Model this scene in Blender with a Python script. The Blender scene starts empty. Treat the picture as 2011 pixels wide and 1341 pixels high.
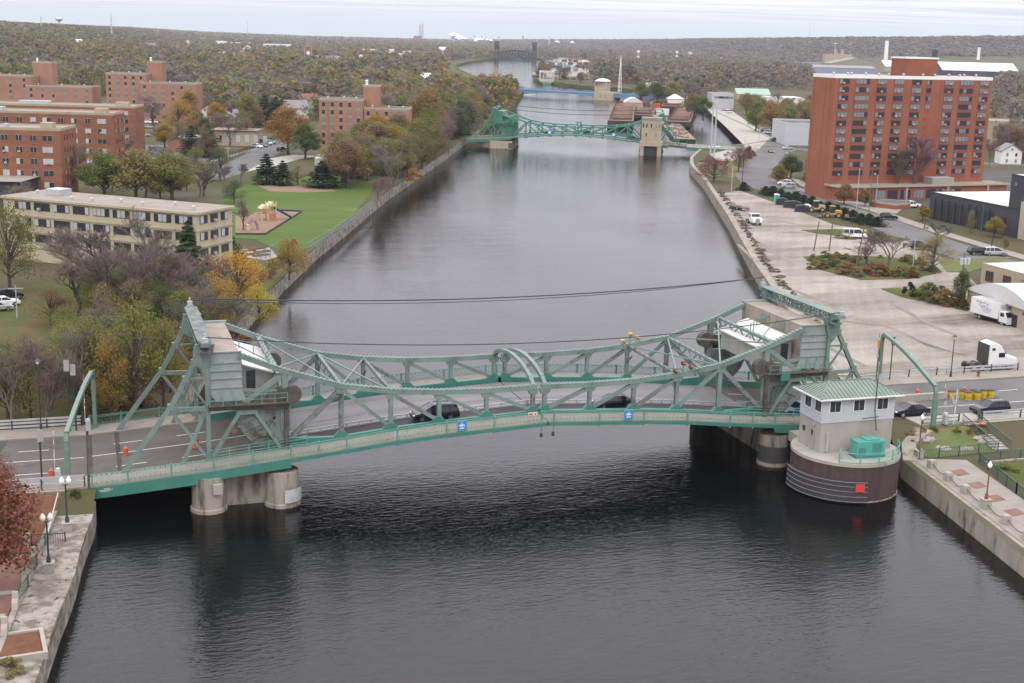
import bpy, bmesh, math, random
import numpy as np
from mathutils import Vector, Matrix
R_ = math.radians
rng = random.Random(7)
nr = np.random.default_rng(11)
S = bpy.context.scene
COL = S.collection

# ------------------------------------------------------------------ camera
F_PX, PITCH, ROLL, YAW = 2606.1514, 0.2263, 0.0271, 0.3162
CAM = Vector((-45.9497, -137.8518, 39.7206))
fw = Vector((math.sin(YAW)*math.cos(PITCH), math.cos(YAW)*math.cos(PITCH), -math.sin(PITCH)))
r0 = Vector((math.cos(YAW), -math.sin(YAW), 0)); u0 = r0.cross(fw)
rt = math.cos(ROLL)*r0 + math.sin(ROLL)*u0
up = -math.sin(ROLL)*r0 + math.cos(ROLL)*u0
cd = bpy.data.cameras.new('camera'); cam = bpy.data.objects.new('camera', cd); COL.objects.link(cam)
cd.sensor_width = 36; cd.lens = 36*F_PX/2011; cd.clip_start = 1; cd.clip_end = 60000
m = Matrix((rt, up, -fw)).transposed().to_4x4(); m.translation = CAM
cam.matrix_world = m
S.camera = cam

# ------------------------------------------------------------------ sky, sun, exposure
SUN_EL, SUN_AZ = R_(48), R_(200)          # azimuth measured from +Y clockwise
S.view_settings.view_transform = 'Standard'; S.view_settings.look = 'None'
S.view_settings.exposure = 0.27; S.view_settings.gamma = 1.0
W = bpy.data.worlds.new('World'); S.world = W; W.use_nodes = True
nt = W.node_tree; nt.nodes.clear()
def N(nt, t, **k):
    n = nt.nodes.new(t)
    for a, b in k.items(): setattr(n, a, b)
    return n
def L(nt, a, b): nt.links.new(a, b)
def mth(nt, op, a, b=None, clamp=False):
    n = N(nt, 'ShaderNodeMath', operation=op, use_clamp=clamp)
    for i, v in enumerate((a, b)):
        if v is None: continue
        if isinstance(v, (int, float)): n.inputs[i].default_value = v
        else: L(nt, v, n.inputs[i])
    return n.outputs[0]
def mixc(nt, f, a, b):
    n = N(nt, 'ShaderNodeMix', data_type='RGBA')
    for s, v in ((n.inputs[0], f), (n.inputs[6], a), (n.inputs[7], b)):
        if isinstance(v, (int, float)): s.default_value = v
        elif isinstance(v, (tuple, list)): s.default_value = (*v[:3], 1)
        else: L(nt, v, s)
    return n.outputs[2]
tc = N(nt, 'ShaderNodeTexCoord')
sep = N(nt, 'ShaderNodeSeparateXYZ'); L(nt, tc.outputs['Generated'], sep.inputs[0])
zc = mth(nt, 'MAXIMUM', sep.outputs[2], 0.0)
den = mth(nt, 'ADD', zc, 0.035)
cx_ = mth(nt, 'DIVIDE', sep.outputs[0], den); cy_ = mth(nt, 'DIVIDE', sep.outputs[1], den)
cmb = N(nt, 'ShaderNodeCombineXYZ'); L(nt, cx_, cmb.inputs[0]); L(nt, cy_, cmb.inputs[1])
mp = N(nt, 'ShaderNodeMapping'); mp.vector_type = 'TEXTURE'; mp.inputs['Rotation'].default_value = (0, 0, -YAW); mp.inputs['Scale'].default_value = (5.5, 1.0, 1)
L(nt, cmb.outputs[0], mp.inputs[0])
nz = N(nt, 'ShaderNodeTexNoise'); nz.inputs['Scale'].default_value = 1.3; nz.inputs['Detail'].default_value = 6; nz.inputs['Roughness'].default_value = 0.6
L(nt, mp.outputs[0], nz.inputs['Vector'])
rp = N(nt, 'ShaderNodeValToRGB'); rp.color_ramp.elements[0].position = 0.40; rp.color_ramp.elements[1].position = 0.56
L(nt, nz.outputs['Fac'], rp.inputs[0])
sky = N(nt, 'ShaderNodeTexSky', sky_type='NISHITA'); sky.sun_disc = False
sky.sun_elevation = SUN_EL; sky.sun_rotation = SUN_AZ; sky.altitude = 200; sky.dust_density = 2.5
skm = N(nt, 'ShaderNodeVectorMath', operation='SCALE'); L(nt, sky.outputs[0], skm.inputs[0]); skm.inputs[3].default_value = 0.10
base = mixc(nt, 0.8, skm.outputs[0], (0.61, 0.69, 0.765))
grad = mth(nt, 'ADD', mth(nt, 'MULTIPLY', mth(nt, 'POWER', zc, 0.75), 1.85), 0.76)
cl = N(nt, 'ShaderNodeVectorMath', operation='SCALE'); L(nt, mixc(nt, mth(nt, 'MULTIPLY', zc, 9.0, clamp=True), (.93, .93, .935), (1.0, .972, 1.045)), cl.inputs[0]); L(nt, grad, cl.inputs[3])
strip = mth(nt, 'MULTIPLY', mth(nt, 'SUBTRACT', sep.outputs[2], 0.0095), 70.0, clamp=True)   # a clear pale strip just above the horizon
cov = mth(nt, 'MULTIPLY', rp.outputs[0], strip)
cov = mth(nt, 'ADD', mth(nt, 'MULTIPLY', cov, 0.93), mth(nt, 'MULTIPLY', mth(nt, 'SUBTRACT', zc, .045), 5.0, clamp=True), clamp=True)
skc = mixc(nt, cov, base, cl.outputs[0])
bg = N(nt, 'ShaderNodeBackground'); L(nt, skc, bg.inputs[0]); bg.inputs[1].default_value = 1.0
wo = N(nt, 'ShaderNodeOutputWorld'); L(nt, bg.outputs[0], wo.inputs[0])
sd = bpy.data.lights.new('sun', 'SUN'); sd.energy = 1.05; sd.angle = R_(14); sd.color = (1.0, 0.96, 0.9)
so = bpy.data.objects.new('sun', sd); COL.objects.link(so)
sdir = Vector((math.sin(SUN_AZ)*math.cos(SUN_EL), math.cos(SUN_AZ)*math.cos(SUN_EL), math.sin(SUN_EL)))
so.rotation_euler = sdir.to_track_quat('Z', 'Y').to_euler(); so.location = (0, -50, 120)

# ------------------------------------------------------------------ helpers
def ray(px, py): return fw + (px-1005.5)/F_PX*rt - (py-670.5)/F_PX*up
def at(px, py, z):
    d = ray(px, py); return CAM + d*((z-CAM.z)/d.z)
def aty(px, py, y):
    d = ray(px, py); return CAM + d*((y-CAM.y)/d.y)
def sst(t): t = max(0., min(1., t)); return t*t*(3-2*t)
def interp(x, xs, ys): return float(np.interp(x, xs, ys))
def px_az(px):
    d = ray(px, 80); return math.atan2(d.x, d.y)
def link(o): COL.objects.link(o); return o
def tag(o, label=None, cat=None, group=None, kind=None):
    if label: o['label'] = label
    if cat: o['category'] = cat
    if group: o['group'] = group
    if kind: o['kind'] = kind
    return o
def thing(name, label, cat, loc=(0, 0, 0), rz=0, group=None):
    o = bpy.data.objects.new(name, None); link(o); o.empty_display_size = 0.3
    o.location = loc; o.rotation_euler = (0, 0, rz)
    return tag(o, label, cat, group)
class MB:
    """collects shapes and links them as one mesh object"""
    def __init__(s): s.v = []; s.f = []; s.mi = []; s.cur = 0
    def add(s, vs, fs):
        b = len(s.v); s.v += [tuple(v) for v in vs]
        for f in fs: s.f.append(tuple(b+i for i in f)); s.mi.append(s.cur)
        return s
    def box(s, c, d, rz=0):
        x, y, z = d[0]/2, d[1]/2, d[2]/2; co, si = math.cos(rz), math.sin(rz)
        vs = []
        for k in (-z, z):
            for i, j in ((-x, -y), (x, -y), (x, y), (-x, y)):
                vs.append((c[0]+i*co-j*si, c[1]+i*si+j*co, c[2]+k))
        return s.add(vs, [(3, 2, 1, 0), (4, 5, 6, 7), (0, 1, 5, 4), (1, 2, 6, 5), (2, 3, 7, 6), (3, 0, 4, 7)])
    def bb(s, x0, x1, y0, y1, z0, z1): return s.box(((x0+x1)/2, (y0+y1)/2, (z0+z1)/2), (x1-x0, y1-y0, z1-z0))
    def bar(s, p, q, w, h=None, upv=(0, 0, 1)):
        p = Vector(p); q = Vector(q); h = h or w; d = (q-p).normalized(); u = Vector(upv)
        a = d.cross(u)
        if a.length < 1e-4: a = d.cross(Vector((1, 0, 0)))
        a.normalize(); b = a.cross(d).normalized(); a = a*w/2; b = b*h/2
        vs = [p-a-b, p+a-b, p+a+b, p-a+b, q-a-b, q+a-b, q+a+b, q-a+b]
        return s.add(vs, [(3, 2, 1, 0), (4, 5, 6, 7), (0, 1, 5, 4), (1, 2, 6, 5), (2, 3, 7, 6), (3, 0, 4, 7)])
    def tube(s, pts, r, n=6, r2=None, cap=True):
        pts = [Vector(p) for p in pts]; k = len(pts); rings = []
        for i, p in enumerate(pts):
            d = (pts[min(i+1, k-1)]-pts[max(i-1, 0)]).normalized()
            a = d.cross(Vector((0, 0, 1)) if abs(d.z) < .95 else Vector((1, 0, 0))).normalized(); b = a.cross(d)
            rr = r if r2 is None else r+(r2-r)*i/(k-1)
            if isinstance(r, (list, tuple)): rr = r[i]
            rings.append([p+(a*math.cos(t)+b*math.sin(t))*rr for t in [2*math.pi*j/n for j in range(n)]])
        vs = [v for g in rings for v in g]; fs = []
        for i in range(k-1):
            for j in range(n): fs.append((i*n+j, i*n+(j+1) % n, (i+1)*n+(j+1) % n, (i+1)*n+j))
        if cap: fs += [tuple(range(n))[::-1], tuple((k-1)*n+j for j in range(n))]
        return s.add(vs, fs)
    def lathe(s, prof, n=12, c=(0, 0, 0), a0=0, a1=2*math.pi):
        full = abs(a1-a0-2*math.pi) < 1e-6; m = n if full else n+1; vs = []; fs = []
        for r, z in prof:
            for j in range(m):
                t = a0+(a1-a0)*j/n; vs.append((c[0]+r*math.cos(t), c[1]+r*math.sin(t), c[2]+z))
        for i in range(len(prof)-1):
            for j in range(n):
                j2 = (j+1) % m; fs.append((i*m+j, i*m+j2, (i+1)*m+j2, (i+1)*m+j))
        if full:
            if prof[0][0] > 1e-6: fs.append(tuple(range(m))[::-1])
            if prof[-1][0] > 1e-6: fs.append(tuple((len(prof)-1)*m+j for j in range(m)))
        return s.add(vs, fs)
    def prism(s, poly, z0, z1):
        n = len(poly); vs = [(p[0], p[1], z0) for p in poly]+[(p[0], p[1], z1) for p in poly]
        return s.add(vs, [tuple(range(n))[::-1], tuple(range(n, 2*n))]+[(i, (i+1) % n, n+(i+1) % n, n+i) for i in range(n)])
    def slab(s, poly, ax, a, b):
        """outline in the plane across axis ax (0 x, 1 y), extruded from a to b"""
        n = len(poly); put = (lambda p, t: (t, p[0], p[1])) if ax == 0 else (lambda p, t: (p[0], t, p[1]))
        vs = [put(p, a) for p in poly]+[put(p, b) for p in poly]
        return s.add(vs, [tuple(range(n)), tuple(range(n, 2*n))[::-1]]+[(i, n+i, n+(i+1) % n, (i+1) % n) for i in range(n)])
    def mesh(s, name, mats):
        me = bpy.data.meshes.new(name); me.from_pydata(s.v, [], s.f)
        for mt in (mats if isinstance(mats, (list, tuple)) else [mats]): me.materials.append(mt)
        if any(s.mi): me.polygons.foreach_set('material_index', s.mi)
        bm = bmesh.new(); bm.from_mesh(me); bmesh.ops.recalc_face_normals(bm, faces=bm.faces); bm.to_mesh(me); bm.free()
        return me
    def build(s, name, mats, parent=None, smooth=False, bevel=0, loc=None):
        me = s.mesh(name, mats); o = bpy.data.objects.new(name, me); link(o)
        if smooth:
            me.polygons.foreach_set('use_smooth', [True]*len(me.polygons))
            try: me.set_sharp_from_angle(angle=R_(40))
            except Exception: pass
        if bevel:
            b = o.modifiers.new('bevel', 'BEVEL'); b.width = bevel; b.segments = 2; b.limit_method = 'ANGLE'
        if parent is not None: o.parent = parent
        if loc is not None: o.location = loc
        return o
def dup(root, loc, rz=None, label=None, group=None, name=None):
    r = root.copy(); link(r); r.location = loc
    if name: r.name = name
    if rz is not None: r.rotation_euler = (0, 0, rz)
    if label: r['label'] = label
    if group: r['group'] = group
    for ch in list(root.children):
        c = ch.copy(); link(c); c.parent = r; c.matrix_parent_inverse = ch.matrix_parent_inverse
        for g in list(ch.children):
            d = g.copy(); link(d); d.parent = c; d.matrix_parent_inverse = g.matrix_parent_inverse
    return r

# ------------------------------------------------------------------ materials
MAT = {}
FLAT = dict(seam_roof=.72, sheet_pile=.7, steel_plate=.72, steel_pale=.56, steel_dirty=.58, road=.37, asphalt=.45, asphalt_dark=.55, sidewalk=.56, gravel=.56, brick_dark=.70, brick_pink=.72, panel_tan=.7, stone_tan=.7, shed_green=.65, shed_blue=.65, conc_cw=.72, conc=.72, roof_gravel=.60, roof_dark=.7, conc_pale=.64, deck_grid=.50, deck_dark=.6, lawn=.66, grass_muted=.68, rough_grass=.52, ground_mix=.48, litter=.7, mulch=.7, paver_red=.56, stone_wall=.68, conc_wall=.66, roof_white=.72, white_band=.72, track=.62, cream_wall=.72, siding=.78, boulder=.66, white_paint=.85, shed_white=.85, steel_rail=.72, steel_teal=.75, barge_deck=.6)
WHITES = ('trim_white', 'white_paint', 'roof_white', 'globe', 'white_band', 'car_white', 'car_silver', 'chrome', 'steam', 'lamp_clear', 'shed_white', 'galv', 'house_white')
def mat(name, c, c2=None, rough=.7, metal=0, scale=1.0, detail=4, lo=.35, hi=.65, bump=0, bscale=None, stretch=(1, 1, 1), spot=None, spot_scale=.5, spot_lo=.62, spot_hi=.7, coord='Object', spec=None, rnd=0, brick=None):
    k_ = FLAT.get(name, 1.0 if name in WHITES else .80); k_ *= 1 if name[:5] == 'steel' else .93; c, c2, spot = [None if q is None else tuple(k_*v for v in q) for q in (c, c2, spot)]
    m = bpy.data.materials.new(name); m.use_nodes = True; t = m.node_tree; b = t.nodes['Principled BSDF']
    b.inputs['Roughness'].default_value = rough; b.inputs['Metallic'].default_value = metal
    if spec is None and rough >= .8: spec = .08
    if spec is not None: b.inputs['Specular IOR Level'].default_value = spec
    tcn = N(t, 'ShaderNodeTexCoord'); mpn = N(t, 'ShaderNodeMapping'); mpn.inputs['Scale'].default_value = stretch
    L(t, tcn.outputs[coord], mpn.inputs[0]); vec = mpn.outputs[0]
    col = None
    if c2 is not None:
        n = N(t, 'ShaderNodeTexNoise'); n.inputs['Scale'].default_value = scale; n.inputs['Detail'].default_value = detail; n.inputs['Roughness'].default_value = .6
        L(t, vec, n.inputs['Vector'])
        r = N(t, 'ShaderNodeMapRange'); r.inputs['From Min'].default_value = lo; r.inputs['From Max'].default_value = hi; L(t, n.outputs['Fac'], r.inputs[0])
        col = mixc(t, r.outputs[0], c, c2)
    if brick:
        bt = N(t, 'ShaderNodeTexBrick'); bt.inputs['Scale'].default_value = 1.0; bt.inputs['Brick Width'].default_value = brick[0]; bt.inputs['Row Height'].default_value = brick[1]
        bt.inputs['Mortar Size'].default_value = brick[2]; bt.inputs['Mortar'].default_value = (*brick[3], 1)
        sw = N(t, 'ShaderNodeSeparateXYZ'); L(t, tcn.outputs[coord], sw.inputs[0]); cw = N(t, 'ShaderNodeCombineXYZ')
        L(t, mth(t, 'ADD', sw.outputs[0], sw.outputs[1]), cw.inputs[0]); L(t, sw.outputs[2 if len(brick) < 5 else 1], cw.inputs[1]); L(t, cw.outputs[0], bt.inputs['Vector'])
        if len(brick) == 5: L(t, sw.outputs[0], cw.inputs[0])
        for i in (1, 2):
            if col is not None: L(t, col, bt.inputs[i])
            else: bt.inputs[i].default_value = (*c, 1)
        col = bt.outputs[0]
    if spot is not None:
        n = N(t, 'ShaderNodeTexNoise'); n.inputs['Scale'].default_value = spot_scale; n.inputs['Detail'].default_value = 6; n.inputs['Roughness'].default_value = .65
        L(t, vec, n.inputs['Vector'])
        r = N(t, 'ShaderNodeMapRange'); r.inputs['From Min'].default_value = spot_lo; r.inputs['From Max'].default_value = spot_hi; L(t, n.outputs['Fac'], r.inputs[0])
        col = mixc(t, r.outputs[0], col if col is not None else c, spot)
    if rnd:
        oi = N(t, 'ShaderNodeObjectInfo'); h = N(t, 'ShaderNodeHueSaturation'); L(t, col if col is not None else mixc(t, 0, c, c), h.inputs['Color'])
        L(t, mth(t, 'ADD', mth(t, 'MULTIPLY', oi.outputs['Random'], rnd), 1-rnd/2), h.inputs['Value']); col = h.outputs[0]
    if col is not None: L(t, col, b.inputs['Base Color'])
    else: b.inputs['Base Color'].default_value = (*c, 1)
    if bump:
        n = N(t, 'ShaderNodeTexNoise'); n.inputs['Scale'].default_value = bscale or scale*4; n.inputs['Detail'].default_value = 4; L(t, vec, n.inputs['Vector'])
        bp = N(t, 'ShaderNodeBump'); bp.inputs['Strength'].default_value = bump; bp.inputs['Distance'].default_value = .1; L(t, n.outputs['Fac'], bp.inputs['Height']); L(t, bp.outputs[0], b.inputs['Normal'])
    MAT[name] = m; return m
RUST = (.10, .055, .035)
mat('steel_pale', (.25, .345, .302), (.178, .26, .222), rough=.6, scale=.35, spot=(.13, .115, .095), spot_scale=.9, spot_lo=.55, spot_hi=.74)
mat('steel_plate', (.30, .355, .34), (.245, .295, .28), rough=.6, scale=.5, spot=(.15, .14, .12), spot_scale=.9, spot_lo=.6, spot_hi=.78)
mat('steel_dirty', (.24, .29, .268), (.15, .18, .166), rough=.7, scale=.5, spot=(.09, .07, .05), spot_scale=1.0, spot_lo=.5, spot_hi=.68)
mat('steel_teal', (.034, .165, .122), (.046, .20, .15), rough=.5, scale=.4, spot=(.10, .19, .16), spot_scale=.7, spot_lo=.6, spot_hi=.75)
mat('steel_rail', (.10, .265, .205), (.15, .32, .26), rough=.5, scale=.6)
mat('steel_green', (.03, .17, .11), (.05, .21, .145), rough=.55, scale=.3)
mat('steel_blue', (.06, .17, .33), (.09, .23, .40), rough=.55, scale=.05)
mat('steel_black', (.012, .015, .03), (.03, .035, .05), rough=.6, scale=.1)
mat('dark_metal', (.03, .03, .03), (.06, .05, .04), rough=.6, scale=2)
mat('machinery', (.05, .042, .035), (.11, .09, .075), rough=.7, scale=1.2)
mat('galv', (.45, .46, .47), (.36, .37, .38), rough=.45, metal=.3, scale=1)
mat('conc', (.38, .34, .285), (.27, .24, .195), rough=.85, scale=.4, spot=(.10, .08, .06), spot_scale=.8, spot_lo=.50, spot_hi=.68, stretch=(1, 1, .25))
mat('conc_pale', (.50, .47, .41), (.42, .39, .34), rough=.85, scale=.6, spot=(.3, .27, .22), spot_scale=.5, stretch=(1, 1, .4))
mat('conc_cw', (.40, .345, .29), (.31, .265, .22), rough=.9, scale=.5, spot=(.2, .16, .13), spot_scale=.6, stretch=(1, 1, .4))
mat('conc_wall', (.42, .385, .32), (.30, .27, .22), rough=.9, scale=.5, spot=(.12, .10, .075), spot_scale=.9, spot_lo=.54, spot_hi=.7, stretch=(1, 1, .3))
mat('stone_wall', (.40, .365, .31), (.20, .175, .145), rough=.95, scale=.7, lo=.4, hi=.6, spot=(.08, .075, .06), spot_scale=1.3, spot_lo=.57, spot_hi=.66, bump=.8, bscale=2)
mat('deck_grid', (.30, .29, .285), (.215, .205, .20), rough=.7, scale=.6, stretch=(.06, 1.2, 1), lo=.4, hi=.6, spot=(.13, .12, .11), spot_scale=.6, spot_lo=.6, spot_hi=.72)
mat('deck_dark', (.12, .115, .11), (.08, .075, .07), rough=.8, scale=.5, stretch=(.08, 1, 1))
mat('road', (.30, .275, .25), (.235, .215, .195), rough=.9, scale=.25, spot=(.17, .155, .14), spot_scale=.35, spot_lo=.58, spot_hi=.75, coord='Object')
mat('asphalt', (.30, .295, .285), (.24, .235, .23), rough=.9, scale=.06, spot=(.19, .185, .18), spot_scale=.09, spot_lo=.55, spot_hi=.7)
mat('asphalt_dark', (.11, .105, .10), (.15, .145, .14), rough=.9, scale=.2)
mat('sidewalk', (.44, .405, .345), (.37, .34, .29), rough=.9, scale=.4, spot=(.27, .245, .205), spot_scale=.5)
mat('gravel', (.50, .45, .385), (.34, .305, .26), rough=.95, scale=.045, detail=12, lo=.40, hi=.60, spot=(.235, .19, .145), spot_scale=.07, spot_lo=.52, spot_hi=.68, stretch=(.5, 1.5, 1), coord='Object')
mat('grass_muted', (.12, .16, .05), (.16, .175, .075), rough=.95, scale=.3, spot=(.2, .17, .1), spot_scale=.4, spot_lo=.52, spot_hi=.7, bump=.4, bscale=5)
mat('arch_green', (.15, .24, .19), (.12, .19, .15), rough=.6, scale=.8)
mat('track', (.33, .305, .27), (.24, .22, .195), rough=.9, scale=.12, detail=8, stretch=(.5, 1.5, 1))
mat('house_wall', (.40, .40, .36), (.32, .32, .285), rough=.8, scale=.6, spot=(.2, .18, .15), spot_scale=.9, stretch=(1, 1, .3))
mat('stripe_red', (.42, .16, .13), rough=.6)
mat('lawn', (.082, .138, .030), (.108, .158, .042), rough=.95, scale=.09, stretch=(.5, 1.2, 1), spot=(.19, .22, .07), spot_scale=.06, spot_lo=.58, spot_hi=.75, bump=.3, bscale=6)
mat('rough_grass', (.095, .14, .035), (.15, .145, .055), rough=.95, scale=.08, spot=(.20, .14, .08), spot_scale=.12, spot_lo=.5, spot_hi=.65, bump=.4, bscale=3)
mat('ground_mix', (.11, .125, .05), (.17, .14, .085), rough=.95, scale=.02, detail=8, spot=(.22, .19, .15), spot_scale=.008, spot_lo=.55, spot_hi=.65)
mat('litter', (.20, .10, .06), (.15, .075, .045), rough=.95, scale=1.2, bump=.5, bscale=8)
mat('mulch', (.30, .21, .145), (.24, .165, .11), rough=.95, scale=.6)
mat('paver_red', (.36, .215, .17), (.29, .165, .13), rough=.9, scale=.6, spot=(.21, .09, .065), spot_scale=.22, spot_lo=.60, spot_hi=.66)
mat('brick_dark', (.33, .150, .095), (.25, .108, .07), rough=.9, scale=.35, detail=6, rnd=.06, spot=(.36, .18, .11), spot_scale=1.6, spot_lo=.57, spot_hi=.66, stretch=(.5, .5, 2.2))
mat('brick_pink', (.43, .235, .165), (.375, .20, .14), rough=.9, scale=.2, rnd=.06)
mat('brick_tower', (.325, .128, .078), (.272, .104, .066), rough=.9, scale=.09, detail=5, spot=(.37, .13, .068), spot_scale=.06, spot_lo=.52, spot_hi=.7)
mat('brick_band', (.29, .10, .064), (.26, .088, .058), rough=.9, scale=.2)
mat('panel_tan', (.42, .33, .23), (.36, .28, .19), rough=.85, scale=.5)
mat('cream_wall', (.56, .49, .345), (.50, .43, .30), rough=.85, scale=.5, spot=(.38, .32, .22), spot_scale=.6, stretch=(1, 1, .4))
mat('cream_pier', (.47, .41, .30), (.42, .36, .26), rough=.85, scale=.5)
mat('roof_gravel', (.43, .39, .335), (.35, .315, .27), rough=.95, scale=.25, spot=(.27, .24, .21), spot_scale=.15)
mat('roof_dark', (.12, .12, .125), (.17, .17, .17), rough=.9, scale=.3)
mat('roof_white', (.72, .71, .69), (.66, .65, .62), rough=.7, scale=.1)
mat('trim_white', (.72, .71, .68), (.64, .63, .6), rough=.7, scale=1)
mat('white_paint', (.75, .75, .75), (.68, .68, .68), rough=.35, scale=.8)
mat('siding', (.50, .515, .53), (.47, .485, .50), rough=.7, scale=.6)
mat('stone_tan', (.50, .425, .31), (.44, .37, .27), rough=.9, scale=.3, spot=(.34, .28, .2), spot_scale=.3)
mat('seam_roof', (.145, .20, .160), (.175, .235, .19), rough=.5, scale=.5, spot=(.13, .19, .15), spot_scale=.6)
mat('sheet_pile', (.085, .045, .045), (.055, .033, .035), rough=.75, scale=.7, stretch=(1, 1, .15), spot=(.13, .075, .05), spot_scale=.8, spot_lo=.58, spot_hi=.7)
mat('rubber', (.025, .025, .025), rough=.75)
mat('fender', (.028, .026, .028), (.045, .042, .042), rough=.7, scale=2)
mat('fender_edge', (.17, .175, .18), rough=.6)
mat('glass_dark', (.03, .034, .04), (.05, .053, .06), rough=.12, scale=3)
mat('car_glass', (.015, .017, .02), rough=.06)
mat('car_black', (.010, .010, .014), rough=.18)
mat('car_navy', (.012, .013, .030), rough=.2)
mat('car_blue', (.03, .06, .25), rough=.2)
mat('car_white', (.70, .70, .70), rough=.25)
mat('car_silver', (.42, .44, .46), rough=.25, metal=.4)
mat('car_red', (.25, .02, .02), rough=.25)
mat('car_green', (.05, .12, .10), rough=.25)
mat('chrome', (.55, .55, .56), rough=.25, metal=.9)
mat('lamp_red', (.35, .01, .01), rough=.3)
mat('lamp_clear', (.75, .76, .75), rough=.15)
mat('orange', (.62, .11, .03), (.5, .09, .03), rough=.6, scale=4)
mat('white_band', (.75, .74, .72), rough=.6)
mat('yellow', (.66, .45, .02), (.58, .39, .02), rough=.55, scale=3)
mat('cat_yellow', (.50, .27, .05), (.42, .23, .06), rough=.6, scale=2)
mat('beige_yellow', (.46, .38, .21), (.38, .31, .18), rough=.7, scale=2)
mat('amber', (.60, .30, .05), rough=.5)
mat('sign_blue', (.02, .22, .52), rough=.5)
mat('sign_red', (.62, .04, .03), rough=.5)
mat('teal_paint', (.07, .33, .265), (.09, .37, .30), rough=.5, scale=1, spot=(.25, .3, .24), spot_scale=1.5, spot_lo=.66, spot_hi=.76)
mat('teal_plastic', (.05, .42, .40), rough=.5)
mat('fence_green', (.030, .085, .065), (.045, .11, .085), rough=.55, scale=2)
mat('fence_grey', (.23, .25, .24), rough=.6)
mat('fence_black', (.02, .022, .022), rough=.6)
mat('bldg_black', (.034, .033, .042), (.05, .048, .06), rough=.75, scale=.3)
mat('bldg_black2', (.02, .02, .026), rough=.7)
mat('wood_pole', (.20, .15, .11), (.14, .105, .08), rough=.95, scale=1, stretch=(1, 1, .1))
mat('lamp_post', (.028, .04, .045), rough=.5)
mat('lamp_rust', (.20, .085, .045), (.13, .07, .045), rough=.7, scale=3)
mat('globe', (.78, .76, .68), rough=.3)
mat('playred', (.42, .15, .11), rough=.5)
mat('playcream', (.58, .46, .28), rough=.5)
mat('playblue', (.02, .05, .16), rough=.4)
mat('playpurple', (.26, .09, .22), rough=.5)
mat('barge_rust', (.16, .08, .058), (.10, .06, .05), rough=.9, scale=.25, spot=(.27, .17, .12), spot_scale=.12, spot_lo=.48, spot_hi=.7)
mat('barge_hull', (.045, .038, .04), (.08, .06, .055), rough=.8, scale=.2)
mat('barge_deck', (.40, .34, .27), (.30, .24, .18), rough=.9, scale=.2, spot=(.2, .1, .07), spot_scale=.3)
mat('scrap', (.38, .31, .25), (.20, .14, .11), rough=.9, scale=.5)
mat('barn_red', (.30, .075, .06), (.24, .06, .05), rough=.8, scale=.2)
mat('house_white', (.62, .61, .58), (.56, .55, .52), rough=.8, scale=.5, rnd=.1)
mat('house_tan', (.44, .38, .29), (.38, .33, .25), rough=.8, scale=.5, rnd=.15)
mat('shingle_grey', (.20, .20, .21), (.26, .255, .255), rough=.9, scale=.6, rnd=.2)
mat('shingle_brown', (.21, .16, .13), (.26, .21, .17), rough=.9, scale=.6, rnd=.2)
mat('shingle_red', (.25, .10, .085), (.30, .13, .11), rough=.9, scale=.6)
mat('shed_blue', (.26, .33, .42), (.30, .37, .46), rough=.7, scale=.05)
mat('shed_white', (.76, .74, .70), (.70, .68, .63), rough=.7, scale=.05)
mat('shed_green', (.32, .48, .36), (.36, .52, .40), rough=.7, scale=.05)
mat('shed_dark', (.055, .035, .05), (.09, .06, .075), rough=.8, scale=.05)
mat('bark', (.085, .068, .055), (.12, .10, .085), rough=.95, scale=2, stretch=(1, 1, .2))
mat('twig', (.15, .12, .105), (.19, .155, .14), rough=.95, scale=1)
mat('cable', (.03, .032, .035), rough=.6)
mat('boulder', (.45, .41, .37), (.33, .30, .27), rough=.95, scale=1.2)
mat('steam', (.85, .85, .86), rough=1)
M = MAT
gt = MAT['gravel'].node_tree; gb = gt.nodes['Principled BSDF']; gs_ = gb.inputs['Base Color'].links[0].from_socket; gtc = N(gt, 'ShaderNodeTexCoord'); gv = []
for rot_, st_, sc_, am in ((1.05, (.05, 1, 1), .55, .26), (.25, (.06, 1, 1), .40, .22), (0, (1, 1, 1), 1.6, .30)):     # wheel tracks two ways, then grit
    gm = N(gt, 'ShaderNodeMapping'); gm.vector_type = 'TEXTURE'; gm.inputs['Rotation'].default_value = (0, 0, rot_); gm.inputs['Scale'].default_value = (1/st_[0], 1, 1); L(gt, gtc.outputs['Object'], gm.inputs[0])
    gn_ = N(gt, 'ShaderNodeTexNoise'); gn_.inputs['Scale'].default_value = sc_; gn_.inputs['Detail'].default_value = 5; gn_.inputs['Roughness'].default_value = .65; L(gt, gm.outputs[0], gn_.inputs['Vector']); gv.append(mth(gt, 'MULTIPLY', mth(gt, 'SUBTRACT', gn_.outputs['Fac'], .5), am*2))
gh = N(gt, 'ShaderNodeHueSaturation'); L(gt, mth(gt, 'ADD', mth(gt, 'ADD', gv[0], gv[1]), mth(gt, 'ADD', gv[2], .97)), gh.inputs['Value']); L(gt, gs_, gh.inputs['Color']); L(gt, gh.outputs[0], gb.inputs['Base Color'])
lt = MAT['lawn'].node_tree; lb = lt.nodes['Principled BSDF']; src = lb.inputs['Base Color'].links[0].from_socket
lw_ = N(lt, 'ShaderNodeTexWave'); lw_.inputs['Scale'].default_value = .10; lw_.inputs['Distortion'].default_value = 2.5; lw_.inputs['Detail'].default_value = 2
ltc = N(lt, 'ShaderNodeTexCoord'); lmp = N(lt, 'ShaderNodeMapping'); lmp.inputs['Rotation'].default_value = (0, 0, .9); L(lt, ltc.outputs['Object'], lmp.inputs[0]); L(lt, lmp.outputs[0], lw_.inputs['Vector'])
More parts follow.
